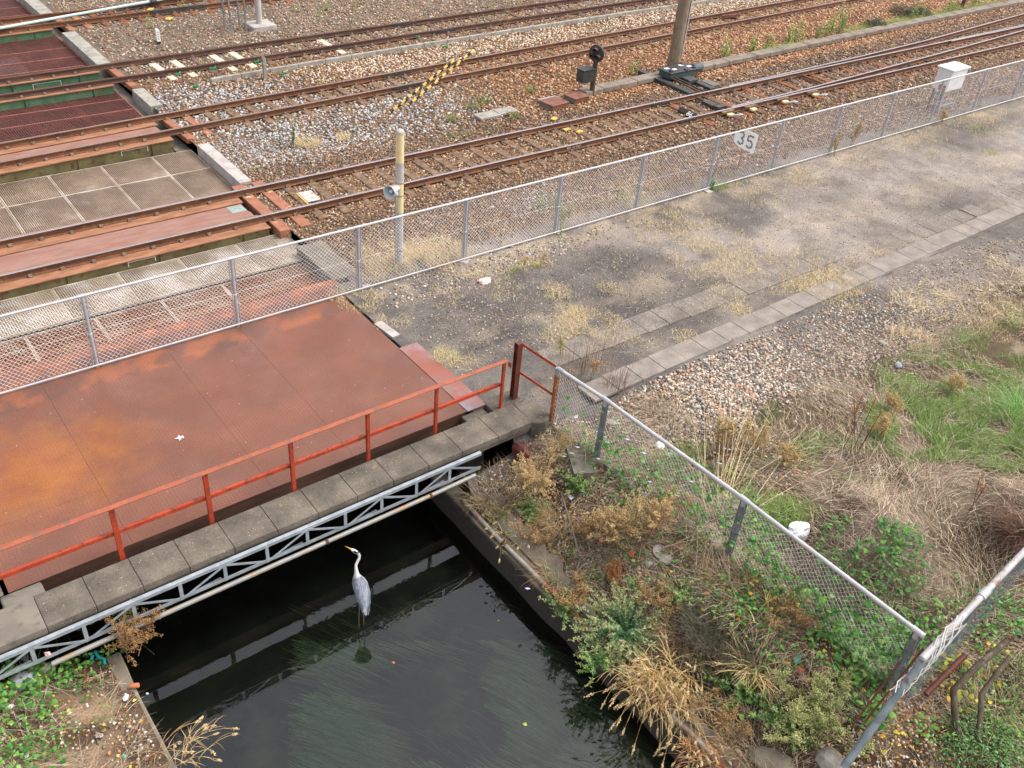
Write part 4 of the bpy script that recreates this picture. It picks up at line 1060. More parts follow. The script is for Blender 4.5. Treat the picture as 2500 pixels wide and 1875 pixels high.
MB().lathe((0, 0, 0), [(.0, -.06), (.05, -.06), (.055, .0), (.06, .05), (.075, .14), (.105, .22), (.135, .265), (.142, .27), (.142, .278), (.13, .272)], 24, ax).build('horn', M['horn'], hs_)
MB().lathe((0, 0, 0), [(.13, .272), (.1, .22), (.07, .15), (.06, .10)], 24, ax).build('horn_mouth', M['horn_in'], hs_)
MB().lathe((0, 0, 0), [(.0, .235), (.03, .23), (.045, .2), (.05, .12)], 16, ax).build('reflex_cone', M['horn'], hs_)
MB().lathe((-.03, -.02, -.16), [(0, 0), (.05, 0), (.055, .05), (.04, .11), (.02, .12)], 14).build('driver', M['horn_in'], hs_)
MB().bar((0, 0, -.05), (.12, .06, -.06), .04, .05).build('bracket', M['clip'], hs_)

# number sign
M['sign_white'] = mat_mix('sign_white', (265, 265, 265), (262, 262, 262), 3, .5, .4, bmp=0)
sg = empty('number_sign', (17.58, .54, 0)); tag(sg, 'white sign with black number 35 on a rusty stake behind the fence', 'sign')
hx = [(-.135, .118), (.20, .304), (.63, .295), (.612, -.236), (.085, -.236), (-.118, -.144)]
def su(u, z, d=0): return (-d, .21 - u, .85 + z)
MB().prism([su(u, z) for u, z in hx], (.012, 0, 0)).build('plate', M['sign_white'], sg)
MB().box(.014, .05, -.02, .02, -.1, 1.1).build('stake', M['rust_orange'], sg)
def stencil(path, wd, dash, gap):
    """stroke broken into dashes like reflective bars"""
    mb = MB(); P = [np.array(p) for p in path]; seg = [np.linalg.norm(b - a) for a, b in zip(P[:-1], P[1:])]; tot = sum(seg)
    def pt_(s):
        for a, b, l in zip(P[:-1], P[1:], seg):
            if s <= l + 1e-9: return a + (b - a) * (s / l)
            s -= l
        return P[-1]
    n = max(1, round((tot + gap) / (dash + gap))); d = (tot + gap) / n - gap
    for i in range(n):
        a = i * (d + gap); m = 3
        for j in range(m):
            p, q = pt_(a + d * j / m), pt_(a + d * (j + 1) / m); t = (q - p) / (np.linalg.norm(q - p) + 1e-9); nn = np.array((-t[1], t[0])) * wd / 2; e = t * .001
            mb.prism([su(*(p - e + nn), .001), su(*(q + e + nn), .001), su(*(q + e - nn), .001), su(*(p - e - nn), .001)], (-.002, 0, 0))
    return mb
arc = lambda cx, cy, rx, ry, a0, a1, n=12: [(cx + rx * math.cos(R_(a)), cy + ry * math.sin(R_(a))) for a in np.linspace(a0, a1, n)]
c3, c5 = (.10, .035), (.42, .02)
stencil(arc(c3[0], c3[1] + .085, .085, .085, 155, -90), .056, .075, .011).build('digit', M['black_paint'], sg)
stencil(arc(c3[0], c3[1] - .085, .095, .085, 85, -155), .056, .075, .011).build('digit', M['black_paint'], sg)
stencil([(c5[0] + .1, c5[1] + .17), (c5[0] - .075, c5[1] + .17), (c5[0] - .09, c5[1] + .02)] + arc(c5[0] - .005, c5[1] - .06, .1, .1, 125, -150), .056, .075, .011).build('digit', M['black_paint'], sg)

# switch number block "86"
nb_ = empty('number_block', (18.95 + .55, 4.35, 0)); tag(nb_, 'small black wedge with white number 86 between the rails at the turnout', 'number block')
kidm = MB(); kidm.prism([(-.12, -.45, .0), (.12, -.45, 0), (.12, -.45, .03), (-.0, -.45, .12), (-.12, -.45, .03)], (0, .75, 0)); kidm.build('block', M['black_paint'], nb_)
f_ = bpy.data.curves.new('number', 'FONT'); f_.body = '86'; f_.size = .24; f_.align_x = 'CENTER'; f_.extrude = .002
tmp_ = bpy.data.objects.new('tmp', f_); sc.collection.objects.link(tmp_); bpy.context.view_layer.update()
nm_e = bpy.data.meshes.new_from_object(tmp_.evaluated_get(bpy.context.evaluated_depsgraph_get())); bpy.data.objects.remove(tmp_)
fo = bpy.data.objects.new('number', nm_e); sc.collection.objects.link(fo); fo.parent = nb_; nm_e.materials.clear(); nm_e.materials.append(M['white_paint'])
fo.matrix_local = Matrix.Translation((-.085, -.2, .052)) @ Matrix.Rotation(-math.atan2(.09, .12), 4, 'Y') @ Matrix.Rotation(R_(-90), 4, 'Z') @ Matrix.Translation((0, -.08, .003))

# chalk mark on the near rail web
ck = MB()
for i, (dx, h) in enumerate(((0, .05), (.05, .05), (.1, .03), (.2, .05), (.26, .03), (.33, .05), (.39, .045), (.45, .05))): ck.bar((14.05 + dx, NY0 - .012, .045), (14.07 + dx + .02 * (i % 2), NY0 - .012, .045 + h), .004, .012, up=(1, 0, 0)).bar((14.05 + dx, NY0 - .012, .05 + h * .5 * (i % 3)), (14.085 + dx, NY0 - .012, .05 + h * .5 * (i % 3)), .004, .01)
ck.bar((14.28, NY0 - .012, .1), (14.33, NY0 - .034, .149), .004, .012)
o = ck.build('chalk_mark', M['white_paint'], tN); o.location = (0, -(NY0 + NY1) / 2, 0)

# ground signal
gs = empty('ground_signal', (17.92, 7.11, 0)); tag(gs, 'black dwarf signal with three hooded lamps and a relay box between the tracks', 'signal')
MB().lathe((0, 0, -.1), [(.085, 0), (.08, .75), (.075, 1.2)], 14).build('post', M['black_brown'], gs)
fx = Vector((-.93, -.36, -.02)).normalized(); sd_ = Vector((-fx.y, fx.x, 0)).normalized()
hc = Vector((0, 0, 1.26))
MB().lathe(hc, [(0, -.1), (.2, -.1), (.24, -.07), (.25, 0), (.27, .01), (.27, .04), (.25, .05), (0, .05)], 26, fx).build('head', M['black_brown'], gs)
for a, b in ((.0, .12), (.11, -.08), (-.11, -.08)):
    c = hc + sd_ * a + Vector((0, 0, b))
    mb = MB(); n = 12; vs = []
    for l in (.05, .24):
        for r in (.085, .078):
            for k in range(n + 1):
                an = math.pi * (-.22 + 1.44 * k / n); ll = l if l < .1 else l - .08 * (1 - max(0, math.sin(an)))
                vs.append(c + fx * ll + sd_ * (r * math.cos(an)) + Vector((0, 0, r * math.sin(an))))
    m1 = n + 1; fs = []
    for k in range(n): fs += [(k, k + 1, 2 * m1 + k + 1, 2 * m1 + k), (m1 + k, 3 * m1 + k, 3 * m1 + k + 1, m1 + k + 1), (2 * m1 + k, 2 * m1 + k + 1, 3 * m1 + k + 1, 3 * m1 + k)]
    mb.add(vs, fs, 0, False); h_ = mb.build('hood', M['black_iron'], gs)
    MB().lathe(c, [(0, .056), (.06, .056), (.07, .05)], 14, fx).build('lens', M['black_paint'], h_)
bxm = MB(); bxm.prism([(-.62, -.16, .42), (-.62, -.16, .78), (-.62, .16, .82), (-.62, .16, .42)], (.52, 0, 0)); bxm.build('relay_box', M['black_iron'], gs, bevel=.012)
MB().box(-.64, -.08, -.19, .19, .815, .835).build('box_lid', M['black_iron'], gs); MB().box(-.12, -.05, -.1, .1, .5, .7).build('bracket', M['rust_dark'], gs)
# rusty pit boxes
for (px, py, s, lab) in ((1197, 222, .34, 'rusty square pit cover, nearer the striped pole of the two'), (1245, 208, .31, 'rusty square pit cover at the foot of the dwarf signal')):
    p = at(px, py, .08); g = empty('pit_box', (p[0], p[1], 0), .1); tag(g, lab, 'pit cover')
    MB().box(-s, s, -s * .8, s * .8, -.05, .1).build('box', M['concrete'], g); MB().box(-s - .03, s + .03, -s * .8 - .03, s * .8 + .03, .1, .135).build('lid', M['pitrust'], g, bevel=.008)
    MB().box(-s, s, -s * .8 - .012, -s * .8 - .002, -.02, .09).build('side', M['sleeper_rust'], g)

# point machine
pm = empty('point_machine', (21.9, 7.05, 0)); tag(pm, 'black point machine with flat lid and motor beside the turnout', 'point machine')
MB().box(-.75, .6, -.28, .28, .06, .27).build('case', M['teal_iron'], pm, bevel=.02)
MB().box(-.8, .62, -.32, .32, .27, .31).build('lid', M['black_iron'], pm, bevel=.012)
MB().lathe((.62, 0, .2), [(0, 0), (.14, 0), (.15, .03), (.15, .42), (.12, .46), (0, .47)], 16, (1, 0, 0)).build('motor', M['teal_iron'], pm)
for x, y in ((-.35, -.05), (-.55, .12), (.2, .18), (.4, -.02)): MB().box(x - .09, x + .09, y - .06, y + .06, .311, .316).build('label_plate', M['white_paint'], pm)
for x, y in ((-.65, -.2), (0, -.26), (.45, -.2), (.3, .24)): MB().box(x - .05, x + .05, y - .06, y + .06, .311, .345).build('latch', M['black_paint'], pm)
for x in (-.95, .1): MB().box(x - .13, x + .13, -1.5, .95 if x < 0 else .3, -.1, .07).build('timber', M['black_iron'], pm, bevel=.015)
for x in (-.72, -.55): MB().bar((x, -.2, .14), (x, -1.9, .09), .045, .045).build('rod', M['black_brown'], pm)
MB().box(-.35, .1, -.8, -.4, .02, .16).build('gear_box', M['black_iron'], pm, bevel=.015)
MB().box(.3, .65, -1.35, -.75, -.02, .06).build('step_plate', M['concrete'], pm)

# big concrete pole and its two stays
BP = (22.24, 7.71)
bp_ = empty('concrete_pole', (BP[0], BP[1], 0)); tag(bp_, 'thick brownish concrete pole standing behind the point machine', 'pole')
MB().lathe((0, 0, -.2), [(.215, 0), (.2, 3), (.165, 12.2), (0, 12.2)], 24).build('shaft', M['pole_conc'], bp_)
for z in (2.2, 2.25): MB().lathe((0, 0, z), [(.2, 0), (.206, 0), (.206, .012), (.2, .012)], 20).build('seam_band', M['concrete'], bp_)
MB().box(.17, .22, -.17, -.12, .4, 11.5).build('earth_strip', M['concrete_pale'], bp_)
def stay(p0, zt, g0, g1, lab1, lab2):
    p0 = Vector(p0); p1 = Vector((BP[0] - .1, BP[1], zt)); d = (p1 - p0).normalized()
    o = MB().tube([p0 - d * .3, p1], .007, 6).build('stay_wire', M['rust_orange']); tag(o, lab1, 'stay wire')
    mb = MB(); n = 14; k = 15; r = .045
    q = Vector((1, 0, 0)).rotation_difference(d); vs = []
    # a split tube striped by its faces
    ns = 40
    for i in range(ns + 1):
        for j in range(n + 1):
            a = 2 * math.pi * (.04 + .92 * j / n) - math.pi / 2; l = g0 + (g1 - g0) * i / ns
            vs.append(p0 + d * l + q @ Vector((0, r * math.cos(a), r * math.sin(a))))
    for i in range(ns):
        for j in range(n):
            st = int((i + j * .22) / 2.2) % 2
            f = (i * (n + 1) + j, i * (n + 1) + j + 1, (i + 1) * (n + 1) + j + 1, (i + 1) * (n + 1) + j)
            mb.f.append(f); mb.mi.append(st); mb.smooth.append(True)
    mb.v = [tuple(v) for v in vs]
    g = mb.build('stay_guard', [M['yellow_paint'], M['black_paint']]); m = g.modifiers.new('wall', 'SOLIDIFY'); m.thickness = .004
    tag(g, lab2, 'wire guard')
stay((10.395, 7.85, 0), 6.8, .39, 2.9, 'rusty stay wire through the lower striped guard', 'yellow and black striped guard tube on the stay wire, lower and nearer one')
stay((10.369, 7.551, 0), 6.7, .93, 3.53, 'rusty stay wire through the upper striped guard', 'yellow and black striped guard tube on the stay wire, upper and farther one')

# white cabinet on legs
cb = empty('equipment_cabinet', (28.15, .75, 0)); tag(cb, 'white equipment cabinet with a rust patch on thin legs behind the fence', 'cabinet')
MB().box(-.48, .48, -.26, .26, .72, 1.4).build('case', M['white_box'], cb, bevel=.02)
MB().prism([(-.53, -.31, 1.4), (.53, -.31, 1.4), (.53, .31, 1.4), (-.53, .31, 1.4)], (0, 0, .06)).build('lid', M['white_box'], cb, bevel=.015)
for x in (-.42, .42):
    for y in (-.2, .2): MB().box(x - .025, x + .025, y - .025, y + .025, -.1, .72).build('leg', M['galv'] if y < 0 else M['black_iron'], cb)
MB().box(-.42, .42, -.21, -.19, .2, .25).build('cross_bar', M['galv'], cb)
mb = MB(); mb.tube([(-.2, 0, .72), (-.18, .05, .3), (-.3, .1, 0)], .03, 6); mb.build('cable', M['black_iron'], cb)
mb = MB(); mb.tube([(-.05, .08, .72), (-.1, .02, .35), (.1, .05, 0)], .03, 6); mb.build('cable', M['black_iron'], cb)
MB().box(-.484, -.47, -.2, .05, .72, .92).build('rust_patch', M['rust_orange'], cb)
MB().box(-.36, .42, -.264, -.258, .76, 1.34).build('door', M['white_paint'], cb)

# catenary post base, marker stakes
lp = empty('lattice_post', (10.62, 17.55, 0)); tag(lp, 'grey steel lattice post and pipe on a concrete base by the farthest tracks', 'post')
for x in (-.5, .05):
    for y in (-.25, .3): MB().box(x - .025, x + .025, y - .025, y + .025, -.1, 7).build('leg', M['pipe_blue'], lp)
for z in (.5, 1.0, 1.6): MB().box(-.5, .05, -.262, -.248, z, z + .04).build('brace', M['pipe_blue'], lp)
MB().lathe((.62, -.1, 0), [(.11, 0), (.1, 7), (0, 7)], 14).build('pipe', M['pole_grey'], lp)
MB().box(.2, 1.1, -.5, .3, -.1, .12).build('base', M['concrete_pale'], lp, bevel=.02)
for (px, py, h, r, mt, lab) in ((343, 92, .47, .055, 'white_paint', 'short white marker stake with faint black lettering between the far tracks'), (573, 168, .66, .05, 'concrete_grey', 'weathered grey concrete marker stake beside the third track')):
    p = at(px, py, 0); g = empty('marker_stake', (p[0], p[1], 0)); tag(g, lab, 'marker')
    mb = MB(); mb.box(-r, r, -r, r, -.1, h - .05); mb.prism([(-r, -r, h - .05), (r, -r, h - .05), (0, -r, h)], (0, 2 * r, 0)); mb.build('stake', M[mt], g)
    if mt == 'white_paint':
        mb = MB()
        for k in range(4): mb.box(-.02, .02, -r - .002, -r + .001, .12 + k * .07, .15 + k * .07)
        MB().box(-r - .002, r + .002, -r - .002, r + .002, -.05, .05).build('foot', M['black_paint'], g)
        for k in range(4): MB().box(-.022 + .006 * (k % 2), .018, -r - .002, -r + .0, .12 + k * .07, .15 + k * .07).build('letter', M['black_paint'], g)
cbp = [at(-60, 71, .2), at(0, 61, .2), at(160, 32, .22), at(330, 2, .2), at(420, -14, .2)]
cb_ = MB().tube([tuple(p) for p in cbp], .05, 8).build('cable', M['mint']); tag(cb_, 'pale mint cable lying across the farthest track', 'cable')
MB().lathe(at(330, 3, .2) + np.array((-.1, -.05, 0)), [(.052, 0), (.065, 0), (.065, .25), (.052, .25)], 10, (1, .45, 0)).build('sleeve', M['black_iron'], cb_)

# green rail clips on the third track, yellow painted stones, white plate between the near rails
gp = MB()
for (px, py) in ((386, 160), (462, 148), (556, 133), (425, 186), (612, 160), (903, 79), (965, 100)):
    p = at(px, py, .02); q = p.copy()
    o = MB().bar((-.12, .03, .03), (.02, -.03, .03), .03, .05).bar((.0, -.03, .03), (.1, .05, .05), .03, .05).build('rail_anchor', M['green_clip']); o.location = (p[0], p[1], .0); o.rotation_euler = (0, 0, .3)
    tag(o, 'small green rail anchor on a pale sleeper of the third track', 'rail anchor', 'green anchors on the third track')
p = at(668, 424, .02); g = empty('junction_plate', (p[0], p[1], 0), -.05); tag(g, 'white rust spotted metal plate between the rails just past the girders', 'plate')
MB().box(-.17, .17, -.27, .27, .0, .035).build('plate', mat_mix('worn_white', (214, 208, 206), (196, 176, 162), 5, .6, .3, c3=(156, 96, 70), s3=7, lo3=.54, hi3=.62), g, bevel=.008); MB().box(-.215, -.175, -.36, .3, -.03, .02).build('edge', M['yellow_bit'], g)
for i, (px, py, s, lab) in enumerate(((1224, 279, .15, 'on the sleeper left of the rail joint'), (1252, 284, .15, 'inside the rail joint of the nearest track'), (1197, 256, .17, 'beyond the far rail of the nearest track'), (365, 40, .2, 'by the farthest track'), (325, 20, .2, 'inside the farthest track'))):
    p = at(px, py, .0); o = MB().box(-s * .75, s * .75, -s * .45, s * .45, -.02, .012).build('painted_marker', M['yellow_bit']); o.location = (p[0], p[1], 0); o.rotation_euler = (0, 0, .25 * i)
    tag(o, 'flaking yellow painted marker ' + lab, 'marker', 'yellow painted markers on the tracks')
o = MB().box(-.4, .4, -.12, .12, 0, .06).box(-.4, .4, -.12, -.08, .06, .12).build('steel_cover', M['pitrust'], bevel=.01); p = at(1578, 36, .06); o.location = tuple(p); o.rotation_euler = (0, 0, -.2); tag(o, 'dark steel cover between the rails of the second track near the pole', 'cover')

# ------------------------------------------------------------------ ballast and gravel stones
def stone_cols(x, y, n):
    br = pal([(152, 118, 88), (178, 146, 114), (116, 92, 74), (202, 180, 154), (130, 106, 88), (104, 90, 82), (168, 136, 102), (158, 112, 80)], n)
    dk_ = pal([(128, 100, 78), (104, 84, 70), (150, 124, 100), (92, 82, 76), (168, 144, 122), (120, 108, 100)], n)
    gy = pal([(164, 163, 162), (190, 189, 187), (134, 133, 133), (204, 200, 196), (176, 164, 152), (150, 149, 149)], n)
    cr_ = pal([(214, 192, 166), (192, 164, 134), (226, 214, 196), (174, 134, 100), (200, 184, 166)], n)
    ru = pal([(176, 124, 86), (200, 152, 112), (140, 96, 68), (218, 180, 146), (160, 114, 82)], n)
    nz = fbm(x * .45, y * .45, 41) - .5
    yS = y - .056 * x
    wg = np.exp(-((yS - 7.8) / 1.5) ** 2) * sstep(5.2, 6.2, x) * sstep(17, 10, x) * 1.25 + np.exp(-((yS - 11.3) / 1.0) ** 2) * sstep(4, 6, x) * sstep(12, 7, x) + np.exp(-((yS - 9.75) / .6) ** 2) * sstep(12, 8, x) * .8
    wg = wg + np.exp(-(((x - 11.4) / 1.0) ** 2 + ((y - 1.7) / .6) ** 2))
    wc = np.exp(-((yS - 11.6) / .75) ** 2) * sstep(9, 13, x) * 1.3
    wr_ = sstep(12, 20, x) * sstep(.4, 0, np.abs(yS - 7.9) - 2.6) * 1.4 + sstep(12, 18, x) * np.exp(-((yS - 9.75) / .6) ** 2)
    wd = sstep(3.6, 2.6, y) * .9 + np.exp(-((y - 6.1) / .6) ** 2) * 1.1
    wb = .55 + 0 * x
    wf_ = sstep(12.9, 13.8, yS) * .9
    W = np.stack([wb, wd, np.clip(wg + nz * .5, 0, 3), np.clip(wc + nz * .4 * (wc > .1), 0, 3), np.clip(wr_ + nz * .4 * (wr_ > .1), 0, 3), wf_], 1); W = W ** 1.6; W /= W.sum(1, keepdims=True)
    r = rng.random(n)[:, None]; k = (r > np.cumsum(W, 1)).sum(1).clip(0, 5)
    fr = pal([(150, 132, 114), (172, 156, 138), (124, 104, 90), (168, 132, 104), (196, 182, 166)], n)
    A = np.stack([br, dk_, gy, cr_, ru, fr], 1)
    return A[np.arange(n), k]
SLP = [(0, 0, (NY0 + NY1) / 2, np.array([5.17, 5.68] + xsN), 1.2), (SA, 0, SY, np.array([5.3, 5.85] + list(np.arange(6.45, 52, .62))), 1.0), (TA, 0, TY, np.array([5.35, 5.95] + list(np.arange(6.6, 44, .66))), 1.05), (FA, 0, FY, np.array([5.4, 6.0] + list(np.arange(6.6, 16, .64))), 1.0)]
def ballast(dens, x0, x1, y0, y1, r0, dmin, dmax, thin=None):
    n = int((x1 - x0) * (y1 - y0) * dens); x = rng.uniform(x0, x1, n); y = rng.uniform(y0, y1, n); P = np.stack([x, y, 0 * x], 1)
    d = np.linalg.norm(P - CC, axis=1); k = inview(P, 300, 250) & (d >= dmin) & (d < dmax)
    k &= ~((x < 5.64) & (y < 2.35)) & ~((x < 5.66) & (y > 5.75) & (y < 8.6)) & ~((x < 5.6) & (y > 11.5))
    for sa, _, ym, sx_, sl in SLP:
        xl = (x + sa * (y - ym)) * math.cos(sa); yl = (y - ym) - sa * x
        j = np.clip(np.searchsorted(sx_, xl), 1, len(sx_) - 1); dd = np.minimum(np.abs(xl - sx_[j]), np.abs(xl - sx_[j - 1]))
        on = (np.abs(yl) < sl + .02) & (dd < .125)
        k &= ~(on & (rng.random(n) > .05 + .3 * (fbm(x * 1.3, y * 1.3, 131) > .52)))
        for rg in (-1, 1):
            k &= ~(np.abs(np.abs(yl) - (.73 if sa == 0 else .565 if sa == SA else .645 if sa == TA else .525)) < .07)
    ty = np.array([7.05 + .0525 * (xx - 14) * math.exp(-(max(xx - 14, 0)) / 55) for xx in x]); k &= ~((x > 17.5) & (np.abs(y - ty) < .23) & (rng.random(n) > .02))
    if thin is not None: k &= rng.random(n) < thin(x, y)
    x, y = x[k], y[k]; n = len(x); s = r0 * rng.uniform(.6, 1.35, n)
    pos = np.stack([x, y, gz(x, y) + s * rng.uniform(.1, .55, n) - .005], 1)
    inst(acc, OCT[0], OCT[1], pos, rotm(rng.uniform(0, 6.3, n), rng.uniform(-.6, .6, n), rng.uniform(-.6, .6, n)), s, stone_cols(x, y, n), .32)
acc = Acc()
thinf = lambda x, y: sstep(.25, 1.0, y + .4 * (noise(x * 1.5, y * 1.5, 51) - .5)) * np.where(y - TA * x > 15.4, .45, 1.0) * np.where((y - SA * x > 12.6) & (y - SA * x < 13.2), .7, 1)
ballast(420, 5.3, 26, .2, 19, .032, 0, 27, thinf)
ballast(190, 5.3, 58, .2, 26, .043, 27, 70, thinf)
tag(acc.build('ballast_stones', M['stones']), 'crushed stone ballast in brown, grey and rust between the tracks', 'ballast', kind='stuff')
# loose gravel and pebbles in the yard
acc = Acc()
def pebbles(n, cx, cy, rx, ry, r0, cols, pw=1.0, mask=None):
    x = cx + rx * rng.uniform(-1, 1, n); y = cy + ry * rng.uniform(-1, 1, n)
    k = (((x - cx) / rx) ** 2 + ((y - cy) / ry) ** 2 + .5 * (fbm(x * .9, y * .9, 61) - .5) < rng.random(n) ** pw) & inview(np.stack([x, y, 0 * x], 1)) & (x > 5.4)
    if mask is not None: k &= mask(x, y)
    x, y = x[k], y[k]; m = len(x); s = r0 * rng.uniform(.35, 1.5, m) ** 1.3
    inst(acc, OCT[0], OCT[1], np.stack([x, y, gz(x, y) + s * .25], 1), rotm(rng.uniform(0, 6.3, m), rng.uniform(-.5, .5, m), rng.uniform(-.5, .5, m)), s * np.array([1]), pal(cols, m), .3)
GRV = [(176, 160, 142), (196, 182, 164), (150, 134, 118), (132, 122, 114), (190, 150, 120), (110, 104, 100), (210, 200, 188)]
offp = lambda x, y: ~((y > -5.5) & (y < -4.75) & (x > 7)) & ~((y > -4.35) & (y < -3.6) & (x < 16))
pebbles(15000, 9.2, -6.3, 2.6, 1.25, .028, GRV, .7, offp)
pebbles(9000, 11.5, -6.3, 4.5, 1.4, .022, GRV, .7, offp)
pebbles(22000, 15, -3, 12, 5, .0125, GRV, .9, offp); pebbles(5000, 9, -2.5, 4, 2.6, .012, [(84, 78, 74), (104, 96, 90), (190, 178, 164)], .9, offp)
pebbles(2500, 7.0, -2.5, 2.2, 2.2, .016, GRV, .8, offp)
pebbles(2500, 8.0, -.5, 5, .6, .024, GRV, .8, offp)
pebbles(9000, 16, -6.6, 6, 1.5, .018, GRV, .7, offp); pebbles(6000, 13, -7.2, 4, 1.2, .02, GRV, .7, offp)
tag(acc.build('gravel', M['stones']), 'loose pebbles and gravel scattered over the yard soil', 'gravel', kind='stuff')

# ------------------------------------------------------------------ heron
def heron():
    g = empty('heron', (1.66, -6.25, ZW)); tag(g, 'grey heron standing in the dark canal water with its head turned left', 'heron')
    rings = [  # x, y, z, half width, half height
        (1.560, -6.565, -1.045, .012, .006), (1.590, -6.515, -1.025, .036, .018), (1.632, -6.445, -.985, .072, .045), (1.662, -6.37, -.94, .098, .075), (1.680, -6.30, -.885, .116, .098),
        (1.684, -6.24, -.815, .118, .104), (1.677, -6.20, -.75, .100, .092), (1.671, -6.175, -.695, .068, .068), (1.673, -6.160, -.650, .040, .044), (1.678, -6.142, -.605, .030, .034),
        (1.684, -6.122, -.56, .025, .028), (1.698, -6.10, -.515, .022, .026), (1.730, -6.088, -.475, .021, .024), (1.763, -6.080, -.435, .021, .023), (1.776, -6.070, -.395, .021, .023), (1.770, -6.052, -.358, .022, .024),
        (1.752, -6.030, -.336, .026, .027), (1.734, -6.005, -.325, .029, .029), (1.720, -5.975, -.322, .024, .024), (1.710, -5.948, -.322, .014, .016), (1.700, -5.926, -.322, .010, .012), (1.680, -5.885, -.320, .007, .008), (1.658, -5.840, -.317, .0015, .002)]
    P = np.array([r[:3] for r in rings]); n = 18; a = Acc(); V = []; C = []; prev = None
    for i in range(len(P)):
        t = P[min(i + 1, len(P) - 1)] - P[max(i - 1, 0)]; t /= np.linalg.norm(t)
        side = np.cross(t, (0, 0, 1.0)); side /= np.linalg.norm(side)
        if prev is not None and side @ prev < 0: side = -side
        prev = side; up = np.cross(side, t); up = up if up[2] > 0 or i > 14 else -up
        hw, hh = rings[i][3], rings[i][4]
        for k in range(n):
            an = 2 * math.pi * k / n; u = math.sin(an)
            V.append(P[i] + side * hw * math.cos(an) + up * hh * u)
            if i <= 7: c = L(136, 142, 154) if u > -.2 else L(176, 176, 178)
            elif i <= 15: c = L(204, 196, 194) if u > -.5 else L(180, 172, 168)
            elif i <= 18:
                c = L(244, 244, 244)
                if abs(math.cos(an)) > .35 and u > -.05 and u < .9 and i <= 17: c = L(34, 36, 44)
            elif i == 19: c = L(214, 190, 120)
            else: c = L(206, 164, 86)
            C.append(c)
    V = np.array(V); C = np.array(C); m = len(P)
    F = np.array([(i * n + k, i * n + (k + 1) % n, (i + 1) * n + (k + 1) % n, (i + 1) * n + k) for i in range(m - 1) for k in range(n)])
    a.add(V, F, C)
    # legs, jointed, with toes below the water
    for s in (-1, 1):
        pts = [(1.655 + s * .035, -6.30, -.97), (1.648 + s * .035, -6.315, -1.10), (1.640 + s * .04, -6.345, -1.24), (1.640 + s * .042, -6.33, -1.42), (1.640 + s * .045, -6.315, -1.98)]
        mb = MB(); mb.tube(pts, [.02, .010, .0075, .006, .006], 8)
        for q in ((.07, .06), (-.02, .09), (-.07, .03), (.0, -.06)): mb.tube([pts[-1], (pts[-1][0] + q[0], pts[-1][1] + q[1], -2.0)], .005, 5)
        vv = np.array(mb.v); f4 = np.array([f for f in mb.f if len(f) == 4]); a.add(vv, f4, np.repeat(L(110, 92, 72)[None], len(vv), 0))
    a.build('body', M['feather'], g, smooth=True).matrix_parent_inverse = Matrix.Translation(-Vector(g.location))
    # wing and back feathers laid over the body as one layer
    a = Acc(); N = 420; tt = rng.uniform(0, 1, N); an = rng.uniform(.08, .92, N) * math.pi
    ii = 7 - tt * 5.6; i0 = np.floor(ii).astype(int); fr = ii - i0; i1 = np.minimum(i0 + 1, 8)
    R4 = np.array([r for r in rings]); q = R4[i0] * (1 - fr)[:, None] + R4[i1] * fr[:, None]
    ax_ = P[1] - P[7]; ax_ /= np.linalg.norm(ax_); side = np.cross(ax_, (0, 0, 1.)); side /= np.linalg.norm(side); up = np.cross(side, ax_); up = up if up[2] > 0 else -up
    pos = q[:, :3] + side * (q[:, 3] * np.cos(an) * 1.02)[:, None] + up * (q[:, 4] * np.sin(an) * 1.04)[:, None]
    ln = .05 + .10 * tt; R = np.empty((N, 3, 3)); nn = side * np.cos(an)[:, None] + up * np.sin(an)[:, None]; yx = np.cross(np.broadcast_to(ax_, nn.shape), nn)
    R[:, :, 1] = ax_ - nn * .05; R[:, :, 0] = yx; R[:, :, 2] = nn
    cl = pal([(138, 144, 156), (154, 160, 170), (124, 131, 144), (168, 173, 181)], N, .04)
    inst(a, LANCE[0] * np.array([.55, 1, .6]), LANCE[1], pos, R, ln, cl)
    akid(a, 'plumage', M['feather'], g)
    # black crest plume and eyes
    mb = MB(); mb.tube([(1.748, -6.030, -.318), (1.775, -6.065, -.322), (1.80, -6.10, -.345)], [.009, .006, .001], 6); kid(mb, 'crest', M['black_paint'], g)
    for s in (-1, 1): kid(MB().lathe((1.722 + s * .022, -5.978 + s * .008, -.316), [(0, .006), (.004, .004), (.0055, 0), (.0, -.004)], 8, (s, .3 * s, .2)), 'eye', M['yellow_bit'], g)
heron()

# ------------------------------------------------------------------ vegetation
def disc(n, cx, cy, rx, ry=None, pw=.6):
    ry = ry or rx; r = rng.random(n) ** pw; t = rng.uniform(0, 6.283, n); return cx + rx * r * np.cos(t), cy + ry * r * np.sin(t)
def on(x, y, dz=0): return np.stack([x, y, gz(x, y) + dz], 1)
DRY = [(230, 208, 160), (240, 222, 180), (214, 188, 140), (234, 212, 164), (200, 174, 130)]
GRN = [(120, 162, 72), (146, 182, 90), (98, 142, 60), (168, 186, 108), (134, 166, 84)]
DEAD = [(188, 168, 142), (160, 140, 116), (128, 108, 88), (214, 198, 172), (102, 84, 68), (176, 156, 132)]
